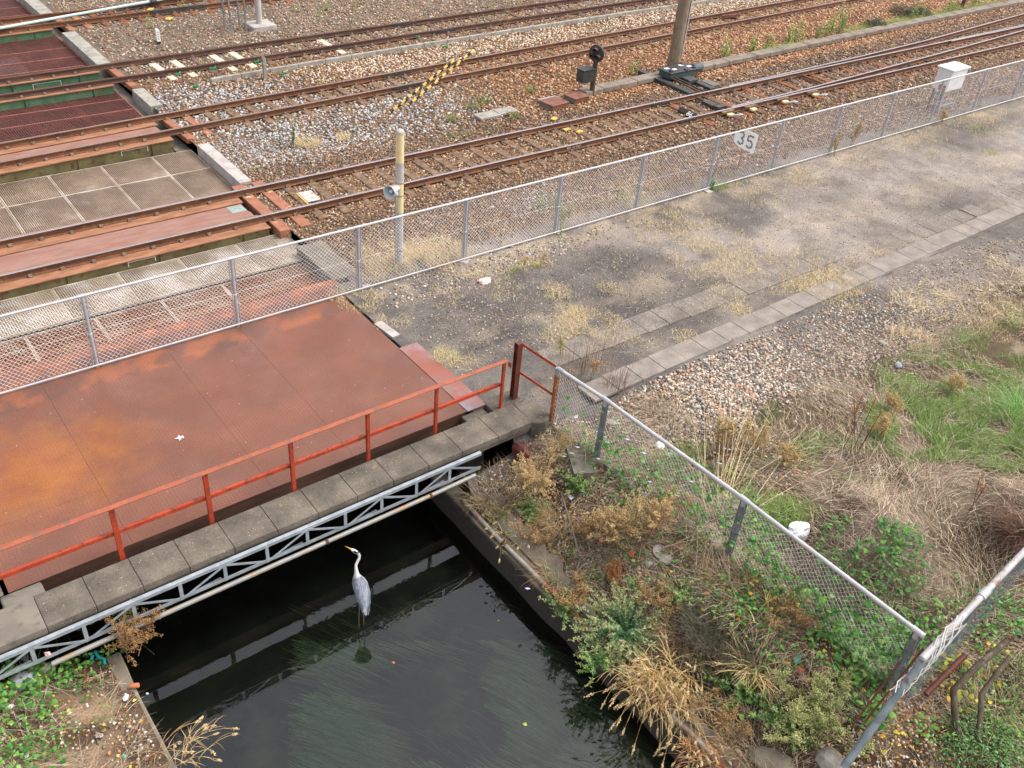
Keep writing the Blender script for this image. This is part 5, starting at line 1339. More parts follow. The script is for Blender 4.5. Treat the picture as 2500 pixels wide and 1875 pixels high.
# dry yellow tufts
acc = Acc()
def dry(px, py, r, n, h=.11, cols=DRY, ry=None, lean=(.2, 1.3)):
    p = gat(px, py); x, y = disc(n, p[0], p[1], r, ry)
    k = noise(x * 2.6, y * 2.6, 81) > .3; k &= y > -13; x, y = x[k], y[k]; m = len(x)
    blades(acc, on(x, y, .0), h * rng.uniform(.4, 1.4, m), .0045, rng.uniform(0, 6.28, m), rng.uniform(*lean, m), rng.uniform(.1, 1.0, m), pal(cols, m))
for a in ((1500, 515, 1.5, 2600), (1560, 570, 1.2, 1500), (1450, 470, 1.0, 900), (1370, 415, .9, 1200), (1340, 430, .6, 600), (1640, 600, .8, 900), (1560, 640, .5, 700), (1720, 583, 1.0, 1500), (1790, 570, .9, 900), (1740, 615, .6, 900), (1810, 640, .7, 1000), (1840, 612, .6, 700), (1800, 600, .5, 500), (1280, 705, .7, 1300), (1330, 722, .5, 700), (1235, 735, .6, 900), (1200, 630, .35, 500), (1230, 680, .4, 500), (1320, 625, .3, 200),
          (940, 545, .8, 2600, .2), (830, 555, .7, 1800, .2), (900, 560, .5, 1100, .2), (810, 585, .5, 700, .16), (1160, 575, .4, 500), (1100, 590, .8, 800), (780, 650, .5, 700), (845, 695, .4, 250), (740, 640, .3, 300), (1010, 600, .5, 400), (960, 640, .4, 250),
          (1700, 380, .9, 900), (1640, 420, .9, 700), (1980, 310, 1.3, 1100), (2100, 275, 1.4, 1000), (2150, 265, .8, 600), (1850, 345, .9, 700), (1745, 385, .7, 500), (2090, 640, .8, 900), (2140, 700, .8, 900), (2170, 660, .6, 500), (1970, 735, .5, 900, .18), (1480, 730, .3, 250), (1600, 670, .25, 200), (1510, 660, .25, 200), (1890, 545, .25, 150), (1090, 490, .5, 200), (1250, 460, 1.2, 500), (1320, 450, 1.0, 400), (1400, 400, .8, 500), (1900, 250, 2.0, 700, .2), (665, 312, .32, 900, .28), (740, 300, .22, 350, .22), (830, 285, .25, 300, .2), (520, 370, .1, 40), (1000, 780, .3, 200, .16), (960, 770, .25, 120, .2), (1090, 640, .3, 100)):
    dry(*a)
# straw line along the fence and the path
x = rng.uniform(5.6, 42, 5200); y = -.25 + .38 * rng.normal(0, 1, 5200); k = (noise(x * .8, y * 1.5, 83) > .42) & inview(np.stack([x, y, 0 * x], 1), 100, 100); x, y = x[k], y[k]; m = len(x)
blades(acc, on(x, y), .12 * rng.uniform(.4, 1.4, m), .0045, rng.uniform(0, 6.28, m), rng.uniform(.3, 1.4, m), rng.uniform(.1, 1, m), pal(DRY, m))
tag(acc.build('dry_grass', M['straw']), 'dry golden grass tufts along the fence and the paving', 'dry grass', kind='stuff')

# dead straw litter on the bank and in the weedy corner
acc = Acc()
def litter(n, x0, x1, y0, y1, mask, cols=DEAD, ln=(.12, .42), w=.005, hz=.1):
    x = rng.uniform(x0, x1, n); y = rng.uniform(y0, y1, n); k = mask(x, y) & inview(on(x, y), 200, 200); x, y = x[k], y[k]; m = len(x)
    cl = fbm(x * .8, y * .8, 91)
    yaw = 6.28 * noise(x * .45, y * .45, 95) * 1.4 + rng.normal(0, .7, m)
    blades(acc, on(x, y, rng.uniform(0, hz, m)), rng.uniform(*ln, m), w * rng.uniform(.6, 1.3, m), yaw, rng.uniform(1.05, 1.6, m), rng.uniform(-.2, .7, m), pal(cols, m, .16))
wd_ = lambda x, y: (fbm(x * .5, y * .5, 21) * .5 - .25 + y < -6.9) & (rng.random(len(x)) < np.clip(.05 + .95 * sstep(-6.9, -9.0, y) + 1.3 * (fbm(x * .9, y * .9, 97) - .5), 0, 1))
litter(34000, 6.4, 15, -14, -6.6, wd_, w=.006)
litter(16000, 15, 26, -12, -6.0, lambda x, y: fbm(x * .4, y * .5, 99) > .5, DEAD + DRY, w=.007)
litter(17000, 4.4, 6.5, -14, -5.4, lambda x, y: fbm(x * 1.1, y * 1.1, 98) > .42, DEAD)
litter(5000, 6.3, 8.2, -9, -5.6, lambda x, y: fbm(x * 1.1, y * 1.1, 96) > .45, DEAD)
litter(4500, -4.5, -1.85, -9, -5.5, lambda x, y: fbm(x * 1.3, y * 1.3, 94) > .45, DEAD)
xs_l = lambda x, y: (fbm(x * .6, y * .6, 121) > .44) & ~((y > -5.5) & (y < -4.75)) & ~((y > -4.4) & (y < -3.6) & (x < 16))
litter(16000, 5.4, 26, -6.5, .2, xs_l, DRY + DEAD, (.03, .13), .004, .012)
tag(acc.build('dead_straw', M['straw']), 'tangled brown dead stalks and straw matting the bank and the weedy corner', 'straw', kind='stuff')

# green grass
acc = Acc()
def green(px, py, rx, ry, n, h=.14, cols=GRN):
    p = gat(px, py); x, y = disc(n, p[0], p[1], rx, ry); k = noise(x * 1.8, y * 1.8, 85) > .33; x, y = x[k], y[k]; m = len(x)
    blades(acc, on(x, y), h * rng.uniform(.4, 1.4, m), .005, rng.uniform(0, 6.28, m), rng.uniform(.1, 1.1, m), rng.uniform(.2, 1.1, m), pal(cols, m))
green(2090, 22, 3.5, .4, 4500, .26, [(150, 168, 90), (170, 180, 110)])
green(2060, 880, 2.0, 1.3, 20000, .18); green(1980, 930, 1.0, .9, 7500, .17); green(2170, 950, 1.2, .8, 9000, .2); green(2150, 830, 1.5, .7, 3000, .12)
green(2000, 775, .8, .4, 1500, .08); green(2080, 740, .9, .45, 1500, .09); green(1920, 800, .5, .25, 700, .09); green(2180, 690, .8, .4, 800, .1)
green(1690, 905, .55, .38, 2600, .13, [(96, 132, 60), (116, 146, 72), (150, 104, 80), (84, 118, 56)]); green(1815, 832, .45, .25, 1300, .1); green(1880, 1000, .9, .6, 2200, .14); green(1760, 970, .7, .4, 1200, .14)
green(1560, 405, .45, .12, 350, .14); green(1690, 110, 1.5, .22, 4200, .26, [(150, 190, 80), (170, 200, 100), (136, 176, 84)]); green(1760, 98, .9, .2, 2200, .24, [(150, 190, 80), (170, 200, 100)]); green(1900, 62, 2.6, .5, 6500, .26, [(150, 168, 90), (170, 180, 110), (190, 180, 120)]); green(1990, 45, 2.8, .45, 5500, .26, [(150, 168, 90), (170, 180, 110)])
green(1120, 585, .25, .1, 180, .14, [(160, 170, 80), (180, 180, 96)]); green(1160, 577, .2, .1, 150, .14, [(160, 170, 80), (180, 180, 96)]); green(2110, 280, .4, .3, 150); green(2140, 330, .5, .25, 250, .1, [(190, 190, 110)]); green(545, 370, .5, .12, 260, .1, [(120, 120, 70)]); green(1000, 292, 1.2, .2, 700, .12, [(150, 150, 90), (170, 160, 110)]); green(1290, 190, .7, .25, 350, .15, [(170, 170, 110)])
green(1585, 1110, 1.0, .7, 2600, .2); green(1640, 1060, .8, .6, 1800, .2); green(1700, 1130, .5, .4, 900, .25, [(150, 186, 80), (130, 170, 70)]); green(1480, 990, .5, .4, 500, .2)
tag(acc.build('green_grass', M['leaf']), 'patches of low green grass in the weedy yard corner and by the troughs', 'grass', kind='stuff')

# creeping leaves
acc = Acc()
IVY = [(86, 140, 58), (104, 156, 68), (68, 122, 52), (130, 172, 80), (78, 132, 60)]
def ivy(px, py, r, n, s=.055, ry=None, cols=IVY, z=(.03, .2), stems=True):
    p = gat(px, py); x, y = disc(n, p[0], p[1], r, ry); m = len(x); pos = on(x, y, rng.uniform(*z, m))
    inst(acc, HEART[0], HEART[1], pos, rotm(rng.uniform(0, 6.28, m), rng.uniform(-.5, .5, m), rng.uniform(-.5, .6, m)), s * rng.uniform(.5, 1.25, m), pal(cols, m, .14), .08)
    if stems:
        k = rng.random(m) < .5; A = pos[k]; B = A + rng.normal(0, .12, A.shape) * np.array([1, 1, .3]); B[:, 2] = gz(B[:, 0], B[:, 1]) + .03
        sticks(acc, A, B, .0022, pal([(110, 120, 70), (120, 100, 76)], len(A)))
IVYL = [(1640, 1330, .5, 120), (1590, 1340, .4, 70), (1850, 1330, .6, 170, .075), (1900, 1420, .55, 150, .08), (1800, 1400, .4, 70, .07), (1960, 1330, .4, 60, .07), (1840, 1480, .35, 60, .085), (1880, 1540, .25, 30, .085), (1620, 1250, .4, 40), (1520, 1290, .3, 30), (1330, 1010, .5, 80, .05), (1370, 1100, .4, 60, .06), (1450, 1020, .5, 90, .05), (1240, 1000, .4, 40, .045), (1500, 1080, .5, 90, .055), (1290, 980, .35, 40, .045), (1560, 1060, .5, 110), (1620, 1140, .5, 110, .05), (1560, 1150, .5, 60), (1700, 1250, .5, 60), (1760, 1290, .4, 40), (1300, 1250, .3, 25, .045), (1240, 1290, .2, 20, .04), (1380, 1190, .3, 30), (1350, 1150, .2, 20), (1480, 1170, .4, 30), (1440, 1240, .3, 20), (1570, 1480, .3, 30, .06), (1610, 1530, .25, 30, .07), (1500, 1460, .2, 14), (1680, 1440, .25, 30, .06), (1350, 1280, .2, 15), (1230, 1190, .25, 20, .04), (1200, 1260, .2, 14, .04),
        (40, 1420, .35, 60, .06), (30, 1480, .4, 70, .06), (110, 1460, .3, 40, .05), (170, 1470, .25, 40, .05), (60, 1540, .3, 40, .07), (120, 1580, .3, 30, .04), (30, 1620, .3, 40, .05), (70, 1650, .3, 40, .05), (210, 1430, .2, 12, .05), (240, 1560, .2, 14, .03), (150, 1400, .4, 25, .045), (260, 1400, .25, 16, .05), (100, 1630, .3, 30, .05),
        (2140, 1300, .5, 90, .05), (2050, 1330, .4, 50, .05), (2190, 1360, .5, 110, .055), (2120, 1400, .3, 40, .05), (2010, 1380, .3, 50, .06), (2180, 1550, .4, 160, .035), (2110, 1590, .4, 180, .03), (2190, 1640, .4, 150, .035), (2060, 1620, .3, 90, .03), (2060, 1460, .3, 14, .08), (1990, 1580, .2, 12, .06)]
for a in IVYL: ivy(a[0], a[1], a[2] * 1.1, int(a[3] * 1.7), *a[4:])
for a in ((1680, 1290, .4, 22, .06), (1480, 1250, .6, 20, .04), (1750, 1420, .6, 16, .05), (2060, 1500, .4, 16, .07), (1900, 1560, .4, 10, .07), (100, 1500, .6, 20, .035), (1600, 1160, .5, 14, .04), (2150, 1450, .4, 30, .05), (1560, 1330, .5, 20, .05)): ivy(*a, cols=[(224, 196, 60), (206, 190, 70), (214, 160, 60)], stems=False)
for a in ((2100, 1520, .7, 90, .055), (2060, 1580, .6, 50, .05), (1900, 1520, .5, 20, .05), (1300, 1220, .7, 40, .04), (2180, 1440, .5, 50, .05)): ivy(*a, cols=[(186, 134, 78), (160, 112, 70), (200, 150, 90)], stems=False, z=(.01, .08))
# leaves climbing the pipe fence
for (A, B, n) in ((P2, P3, 150), (P3, P4, 420), (P1, P2, 14)):
    A3 = np.array(A); B3 = np.array(B); u = rng.random(n) ** (.8 if B is P4 else 1); h = rng.uniform(-.1, 1.0, n) ** 1.0; h = h * np.where(fbm(u * 7, h * 2, 87) > .45, 1, .55)
    pos = np.stack([A3[0] + (B3[0] - A3[0]) * u + rng.normal(0, .05, n), A3[1] + (B3[1] - A3[1]) * u, h], 1)
    inst(acc, HEART[0], HEART[1], pos, rotm(rng.uniform(0, 6.28, n), rng.uniform(-.5, .5, n), rng.uniform(-1.0, .2, n)), .065 * rng.uniform(.6, 1.4, n), pal(IVY, n, .14), .08)
    Q = pos + rng.normal(0, .18, pos.shape); sticks(acc, pos, Q, .0022, pal([(130, 112, 84)], n))
tag(acc.build('creeping_vines', M['leaf']), 'heart leaved creeping vines over the bank, fence and litter', 'vines', kind='stuff')
acc2 = Acc()
def debris(n, x0, x1, y0, y1):
    x = rng.uniform(x0, x1, n); y = rng.uniform(y0, y1, n); k = fbm(x * 1.6, y * 1.6, 111) > .36; x, y = x[k], y[k]; m = len(x)
    s = .017 * rng.uniform(.3, 1.6, m) ** 1.4
    inst(acc2, OCT[0], OCT[1], on(x, y, s * .4), rotm(rng.uniform(0, 6, m), rng.uniform(-.6, .6, m), rng.uniform(-.6, .6, m)), s, pal([(196, 176, 150), (160, 134, 108), (120, 98, 80), (216, 204, 186), (100, 84, 72), (186, 130, 92), (230, 224, 214)], m), .35)
    m2 = m // 3; x, y = x[:m2], y[:m2] + .03
    inst(acc2, LANCE[0] * np.array([2.2, 1, 1.5]), LANCE[1], on(x, y, .03), rotm(rng.uniform(0, 6, m2), rng.uniform(-.5, .5, m2), rng.uniform(-.4, .4, m2)), .05 * rng.uniform(.5, 1.3, m2), pal([(176, 128, 78), (150, 104, 66), (196, 156, 96), (128, 92, 64), (206, 180, 84)], m2), .2)
debris(9000, 4.45, 6.5, -14, -5.4); debris(3500, -4.5, -1.75, -9.5, -5.45); debris(3000, 6.4, 8.5, -14, -11); debris(2500, 6.4, 9, -9, -5.6)
tag(acc2.build('bank_debris', M['stones']), 'crumbs of soil, small stones and fallen leaves covering the banks', 'debris', kind='stuff')
# small pale blue flowers of the vines
acc = Acc()
for (px, py) in ((1290, 952), (1352, 968), (1388, 998), (1233, 998), (1216, 1005), (1290, 1010), (1460, 1090), (1400, 1060), (1490, 1060), (1550, 1020), (1310, 975), (1245, 985), (1138, 1290), (1260, 1330)):
    p = gat(px, py); inst(acc, HEART[0] * np.array([1, 1, .3]), HEART[1], np.array([p + (0, 0, .2)]), rotm(np.array([1.]), np.array([.3]), np.array([.2])), np.array([.055]), pal([(196, 204, 240)], 1, .05))
    inst(acc, HEART[0] * np.array([1, -1, .3]), HEART[1], np.array([p + (0, 0.01, .2)]), rotm(np.array([1.]), np.array([.3]), np.array([.2])), np.array([.05]), pal([(206, 212, 244)], 1, .05))
tag(acc.build('vine_flowers', M['leaf']), 'small pale blue flowers dotted among the vines at the pipe fence', 'flowers', kind='stuff')

# individual plants
def plant(name, label, px, py, build, cat='weed', group=None, mat='leaf', z=None):
    p = gat(px, py) if z is None else at(px, py, z)
    a = Acc(); build(a); o = a.build(name, M[mat]); o.location = tuple(p); tag(o, label, cat, group); return o
def spire(h, ns=1, leaf=(118, 150, 78), top=(196, 186, 120), nl=60, ll=.07, spread=.08, lean=.12, stem=(120, 116, 74)):
    def f(a):
        for k in range(ns):
            b = np.array((rng.normal(0, spread), rng.normal(0, spread), -.02)); tip = b + np.array((rng.normal(0, lean) * h, rng.normal(0, lean) * h, h * rng.uniform(.7, 1.05)))
            sticks(a, np.array([b]), np.array([tip]), .005, pal([stem], 1))
            s = rng.uniform(.1, 1, nl); pos = b + (tip - b) * s[:, None]
            yaw = rng.uniform(0, 6.28, nl); l = ll * (1.15 - .6 * s) * rng.uniform(.6, 1.3, nl)
            c = pal([leaf, tuple(min(255, v + 22) for v in leaf)], nl); tc = pal([top], nl); w_ = (s > .72)[:, None]
            inst(a, LANCE[0] * np.array([.8, 1, 1]), LANCE[1], pos, rotm(yaw, rng.uniform(-.2, .2, nl), rng.uniform(.1, 1.0, nl)), l, np.where(w_, tc, c))
    return f
def plume(h, ns=3, nb=12, bead=(206, 176, 124), bead2=(186, 150, 98), stem=(150, 120, 84), per=42, spread=.12, lean=.3, bs=.0085, bl=.2, low=.3):
    """dried seed head plant: stems, side branches and clusters of beads"""
    def f(a):
        for k in range(ns):
            b = np.array((rng.normal(0, spread * .4), rng.normal(0, spread * .4), -.03)); d = np.array((rng.normal(0, lean), rng.normal(0, lean), 1.0)); d /= np.linalg.norm(d); hh = h * rng.uniform(.75, 1.05)
            sticks(a, np.array([b]), np.array([b + d * hh]), .006, pal([stem], 1))
            s = rng.uniform(low, 1, nb); B0 = b + d * (hh * s)[:, None]
            out = rng.normal(0, 1, (nb, 3)); out[:, 2] = np.abs(out[:, 2]) * .6 + .35; out /= np.linalg.norm(out, axis=1)[:, None]
            ln = bl * rng.uniform(.5, 1.3, nb) * (1.25 - .7 * s); B1 = B0 + out * ln[:, None]
            sticks(a, B0, B1, .0025, pal([stem], nb))
            t = rng.uniform(.12, 1.05, (nb, per)); pos = (B0[:, None] + (B1 - B0)[:, None] * t[..., None]).reshape(-1, 3) + rng.normal(0, .016, (nb * per, 3)); m = len(pos)
            inst(a, OCT[0], OCT[1], pos, rotm(rng.uniform(0, 6, m), rng.uniform(-1, 1, m), rng.uniform(-1, 1, m)), bs * rng.uniform(.6, 1.4, m), pal([bead, bead2], m))
    return f
def tuft(n, r, h, cols, w=.006, lean=(.1, 1.0), droop=(.2, 1.2)):
    def f(a):
        x, y = disc(n, 0, 0, r); blades(a, np.stack([x, y, 0 * x - .02], 1), h * rng.uniform(.5, 1.2, n), w, np.arctan2(y, x) + rng.normal(0, .8, n), rng.uniform(*lean, n), rng.uniform(*droop, n), pal(cols, n))
    return f
def bush(r, h, n, cols, ls=.05, tv=LANCE, twigs=120, twc=(110, 90, 70), flat=.6):
    def f(a):
        d = rng.normal(0, 1, (n, 3)); d /= np.linalg.norm(d, axis=1)[:, None]; d[:, 2] = np.abs(d[:, 2]); rr = rng.uniform(.35, 1.0, n) ** .5
        lump = 1 + .55 * (fbm(d[:, 0] * 2.2 + 3, d[:, 1] * 2.2 + d[:, 2] * 2.2, 63) - .5)
        pos = d * (rr * lump)[:, None] * np.array((r, r, h))
        inst(a, tv[0], tv[1], pos, rotm(rng.uniform(0, 6.28, n), rng.uniform(-.8, .8, n), rng.uniform(-.8, .8, n)), ls * rng.uniform(.6, 1.3, n), pal(cols, n, .16), .06)
        if twigs:
            A = np.zeros((twigs, 3)); A[:, :2] = rng.normal(0, r * .35, (twigs, 2)); e = rng.normal(0, 1, (twigs, 3)); e /= np.linalg.norm(e, axis=1)[:, None]; e[:, 2] = np.abs(e[:, 2])
            sticks(a, A, e * np.array((r, r, h)) * rng.uniform(.8, 1.1, (twigs, 1)), .0035, pal([twc], twigs))
    return f
def feathery(ns, ln, cols, tip, nl=46, ll=.035, rise=.9, bias=(0, 0)):
    """mugwort like: arching stems with small narrow leaflets"""
    def f(a):
        for k in range(ns):
            an = rng.uniform(0, 6.28); L_ = ln * rng.uniform(.55, 1.1); el = rng.uniform(.35, 1.35)
            d = np.array((math.cos(an) * math.cos(el) + bias[0], math.sin(an) * math.cos(el) + bias[1], math.sin(el) * rise)); P = [np.array((rng.normal(0, .06), rng.normal(0, .06), 0))]
            for j in range(6): P.append(P[-1] + d * L_ / 6); d = d + np.array((0, 0, -.09)); d /= np.linalg.norm(d)
            P = np.array(P); sticks(a, P[:-1], P[1:], .0035, pal([(132, 130, 88)], 6))
            s = rng.uniform(.15, 1, nl) * 5.999; i = s.astype(int); pos = P[i] + (P[i + 1] - P[i]) * (s - i)[:, None]
            c = pal(cols, nl); c = np.where((s > 4.2)[:, None], pal(tip, nl), c)
            inst(a, LANCE[0] * np.array([.8, 1, 1]), LANCE[1], pos, rotm(rng.uniform(0, 6.28, nl), rng.uniform(-.5, .5, nl), rng.uniform(-.3, .9, nl)), ll * rng.uniform(.6, 1.4, nl), c)
    return f
def foxtail(n, ln, cols, bias=(-.8, -.2), plume_n=40, r=.15):
    def f(a):
        for k in range(n):
            x, y = rng.normal(0, r, 2); an = math.atan2(bias[1], bias[0]) + rng.normal(0, .9); L_ = ln * rng.uniform(.5, 1.15); el = rng.uniform(.5, 1.4)
            d = np.array((math.cos(an) * math.cos(el), math.sin(an) * math.cos(el), math.sin(el))); P = [np.array((x, y, 0))]
            for j in range(8): P.append(P[-1] + d * L_ / 8); d = d + np.array((bias[0] * .04, bias[1] * .04, -.22)); d /= np.linalg.norm(d)
            P = np.array(P); sticks(a, P[:-1], P[1:], .0026, pal(cols, 8))
            m = 30; s = np.linspace(0, 1, m); q = P[-2] + (P[-1] - P[-2]) * (s * 1.3)[:, None] + rng.normal(0, .006, (m, 3))
            inst(a, OCT[0] * np.array([1, 1, 1.6]), OCT[1], q, rotm(rng.uniform(0, 6, m), rng.uniform(-1, 1, m), rng.uniform(-1, 1, m)), .011 * np.sin(np.pi * np.clip(s, .08, .95)) + .002, pal([(206, 176, 128), (222, 196, 150)], m))
            nb = 3; j = rng.integers(1, 5, nb); blades(a, P[j], L_ * .45 * np.ones(nb), .009, an + rng.normal(0, .9, nb), rng.uniform(.5, 1.2, nb), rng.uniform(.8, 1.8, nb), pal(cols, nb))
    return f
G1 = 'weeds growing along the concrete trough'
for i, (px, py, h, ns, lab) in enumerate(((1368, 164, .62, 1, 'thin green weed in the ballast between signal and concrete pole'), (1462, 150, .5, 1, 'small green weed at the foot of the concrete pole'), (1562, 125, .9, 3, 'green upright weed on the trough just right of the concrete pole'), (1622, 112, .75, 3, 'bushy pale green upright weed, second to the right of the concrete pole'), (1652, 108, .7, 2, 'thin pale green weed, third to the right of the concrete pole'), (1700, 94, .75, 4, 'cluster of pale green weeds in the middle of the bright grass on the trough'), (1722, 90, .95, 3, 'taller pale green weed at the right of the bright grass on the trough'), (1790, 80, 1.1, 5, 'tall clump of yellow green stalks beside the trough'), (1815, 68, 1.2, 5, 'tallest clump of pale stalks by the trough, near the dark shrub'), (1770, 86, .7, 3, 'short yellow green stalks just left of the tall clumps by the trough'), (1975, 45, 1.0, 2, 'green weed beyond the dark shrubs at the trough'), (2050, 28, .9, 4, 'pale weeds left of the dark stake at the top right'), (2100, 15, .8, 4, 'pale weeds right of the dark stake at the top right'))):
    plant('weed', lab, px, py, spire(h, ns + 1, (146, 174, 92), (200, 200, 136), 80, .12, .1, .1), 'weed', G1)
p = gat(2076, 18); o = MB().tube([(0, 0, -.1), (.1, 0, .9)], .09, 8).build('dark_stake', M['black_brown']); o.location = tuple(p); tag(o, 'dark wooden stake leaning among the weeds at the top right', 'stake')
for i, (px, py, r, lab) in enumerate(((1950, 32, .75, 'dark green shrub by the trough, left one of the dark pair'), (1985, 36, .6, 'dark grey green shrub by the trough, right one of the dark pair'), (1888, 62, .55, 'dull grey green shrub beside the tall stalks'))):
    plant('shrub', lab, px, py, bush(r, .45, 1300, [(74, 84, 66), (92, 98, 76), (60, 70, 54), (106, 104, 88)], .08), 'shrub')
for i, (px, py, h, ns, lab) in enumerate(((607, 330, 1.0, 1, 'dark green upright stalk in grey ballast, left one of three'), (628, 322, 1.0, 1, 'dark green upright stalk in grey ballast, middle one of three'), (636, 318, .9, 1, 'dark green upright stalk in grey ballast, right one of three'))):
    plant('weed', lab, px, py, spire(h, ns, (84, 106, 60), (176, 178, 110), 130, .085, .03, .05, (86, 74, 56)), 'weed', 'stalks in the grey ballast')
plant('weed', 'single tall stalk with tan seed head behind the striped wire guards', 912, 300, plume(1.05, 1, 9, (196, 176, 130), (170, 160, 110), (108, 118, 76), 26, .02, .06, .008, .12, .72))
for px, py, r, lab in ((1018, 235, .42, 'leafy green weed left of the rusty pit covers'), (1045, 222, .34, 'smaller leafy green weed behind the one left of the pit covers'), (1150, 200, .28, 'yellowish green weed at the trough left of the signal'), (975, 265, .25, 'low green weed at the edge of the grey ballast'), (1110, 255, .25, 'low pale weed beside the near pit cover')):
    plant('weed', lab, px, py, feathery(22, r * 1.2, [(128, 150, 84), (150, 166, 100)], [(190, 180, 120)], 34, .04))
plant('sedum', 'reddish ground plant in front of the point machine', 1352, 196, tuft(900, .7, .14, [(190, 120, 90), (206, 140, 104), (176, 150, 100), (160, 104, 80)], .008), 'sedum')
plant('sedum', 'small reddish ground plant right of the signal foot', 1300, 214, tuft(400, .4, .1, [(190, 130, 96), (200, 150, 110), (176, 150, 100)], .008), 'sedum')
for px, py, h, ns, lab in ((1090, 42, .9, 2, 'green stalk beside the third track in the upper middle'), (1060, 20, .7, 2, 'small green weed between the rails of the third track, upper middle'), (436, 152, .4, 3, 'small yellow green weed among the pale sleepers'), (560, 45, .5, 2, 'thin yellowish weed near the lattice post base'), (392, 22, .9, 3, 'yellow green weed inside the farthest track, by the yellow marker'), (428, 6, .6, 2, 'yellow green weed by the farthest track left of the lattice post'), (705, 22, .5, 3, 'green weed right of the lattice post at the top'), (640, 25, .4, 2, 'short weed between lattice post and top weeds'), (325, 62, .5, 3, 'pale yellow weed left of the white marker stake'), (765, 25, .45, 2, 'thin weed in the gravel at the top middle'), (700, 40, .4, 2, 'thin pale weed above the third track, upper middle')):
    plant('weed', lab, px, py, spire(h, ns, (166, 176, 96), (208, 200, 124), 50, .09, .08, .1), 'weed', 'weeds among the far tracks')
# fence line weeds
for px, py, h, ns, lab in ((1178, 455, .55, 3, 'green sprig behind the fence right of the striped pole'), (1225, 470, .4, 3, 'low green weed behind the fence at the middle post'), (1210, 512, .6, 1, 'green weed at the foot of the middle fence post'), (1330, 440, .5, 2, 'green weed behind the fence left of the number sign'), (1535, 408, .35, 3, 'small green weed at the fence post left of the number sign')):
    plant('weed', lab, px, py, spire(h, ns, (116, 152, 76), (170, 180, 110), 60, .085, .1, .12), 'weed', 'weeds at the white fence')
for px, py, h, ns, lab in ((1572, 398, .62, 1, 'tan dried stalk standing left below the number sign'), (1836, 315, 1.0, 4, 'tall tan dried weed through the fence between sign and cabinet'), (1800, 335, .6, 3, 'short tan dried weed left of the tall one by the fence'), (2035, 268, .5, 3, 'tan dried weed at the foot of the white cabinet'), (1150, 590, .4, 2, 'thin dried stalks beside the pink bag')):
    plant('dried_weed', lab, px, py, plume(h, ns, 8, (222, 200, 156), (204, 174, 124), (150, 116, 84), 26, .15, .15, .011, .2, .35), 'dried weed', 'dried weeds at the white fence')
for px, py, lab in ((1245, 800, 'cluster of thin brown dry stalks right of the steel post'), (1290, 790, 'thin brown dry stalks between the steel post and the pipe fence corner'), (1225, 830, 'short brown dry stalks at the foot of the steel post')):
    plant('dried_weed', lab, px, py, tuft(34, .3, .75, [(128, 96, 74), (150, 118, 90), (170, 146, 110)], .008, (0, .3), (-.1, .25)), 'dried weed', 'dry stalks by the steel post', 'straw')
plant('dried_weed', 'dark dry twig clump growing from the slab path', 1328, 838, tuft(120, .22, .55, [(120, 88, 70), (104, 78, 62), (150, 116, 92)], .006, (0, .6), (0, .6)), 'dried weed', None, 'straw')
plant('dried_weed', 'tan seed head plant on the slabs behind the pipe fence', 1272, 822, plume(.55, 2, 10, (214, 182, 136), (196, 160, 110), (150, 110, 80), 24, .06, .12, .008, .16, .55))
plant('dried_weed', 'yellowish spindly weed behind the pipe fence corner', 1215, 775, plume(.5, 3, 7, (196, 186, 116), (176, 166, 100), (150, 140, 90), 14, .1, .15, .008, .12, .4))
plant('weed', 'low yellowish weed beside the deck end strip', 965, 775, tuft(160, .28, .2, [(200, 188, 130), (180, 176, 110)], .005))
# bank plants
TAN = dict(bead=(232, 204, 152), bead2=(212, 178, 124))
for px, py, h, ns, nb, lab in ((1295, 1190, 1.0, 4, 26, 'tan seed head plant on the bank, left one of the middle pair'), (1380, 1185, 1.05, 4, 26, 'yellowish tan seed head plant on the bank, right one of the middle pair'), (1145, 1080, .85, 4, 22, 'tan seed head plant beside the rusty tin'), (1195, 1010, .5, 2, 10, 'small tan seed head plant right of the rusty tin')):
    plant('seedhead_plant', lab, px, py, plume(h, ns, nb, per=56, bs=.0092, bl=.42, lean=.2, low=.42, **TAN), 'weed', 'seed head plants on the bank')
plant('seedhead_plant', 'drooping brown seed head plant over the wall at the lower left water edge', 285, 1400, plume(.6, 5, 16, (196, 154, 104), (170, 128, 84), (140, 108, 76), 44, .25, .6, .009, .3, .2), 'weed', None, 'leaf', -.75)
plant('seedhead_plant', 'pale green seed plant reaching over the dark water at the lower left', 258, 1340, plume(.55, 3, 13, (176, 178, 108), (160, 160, 92), (140, 140, 86), 36, .12, .75, .009, .26, .15), 'weed', None, 'leaf', -.55)
plant('seedhead_plant', 'thin brown grass trailing into the water at the bottom left', 385, 1640, foxtail(16, .7, [(186, 150, 104), (206, 176, 132)], (.9, -.2), 20, .12), 'weed', None, 'straw', -.95)
plant('weed', 'yellow green plant on the wall edge below the seed head plants', 1085, 1120, feathery(34, .42, [(150, 160, 86), (176, 176, 104)], [(200, 186, 120)], 40, .03), 'weed')
plant('weed', 'dry grass hanging over the canal wall in the middle of the bank', 1110, 1150, foxtail(22, .5, [(176, 150, 96), (150, 150, 84), (200, 176, 124)], (-.7, -.2)), 'grass')
plant('mugwort', 'feathery green mugwort bush leaning over the canal wall', 1345, 1370, feathery(170, .85, [(96, 138, 90), (116, 156, 104), (82, 120, 78)], [(154, 176, 124), (190, 182, 126)], 64, .045, .85, (-.12, 0)), 'bush')
plant('foxtail_grass', 'golden foxtail grass clump drooping over the canal', 1440, 1470, foxtail(130, .95, [(206, 172, 112), (222, 192, 136), (186, 150, 96)], (-.75, -.35), 40, .22), 'grass', None, 'straw')
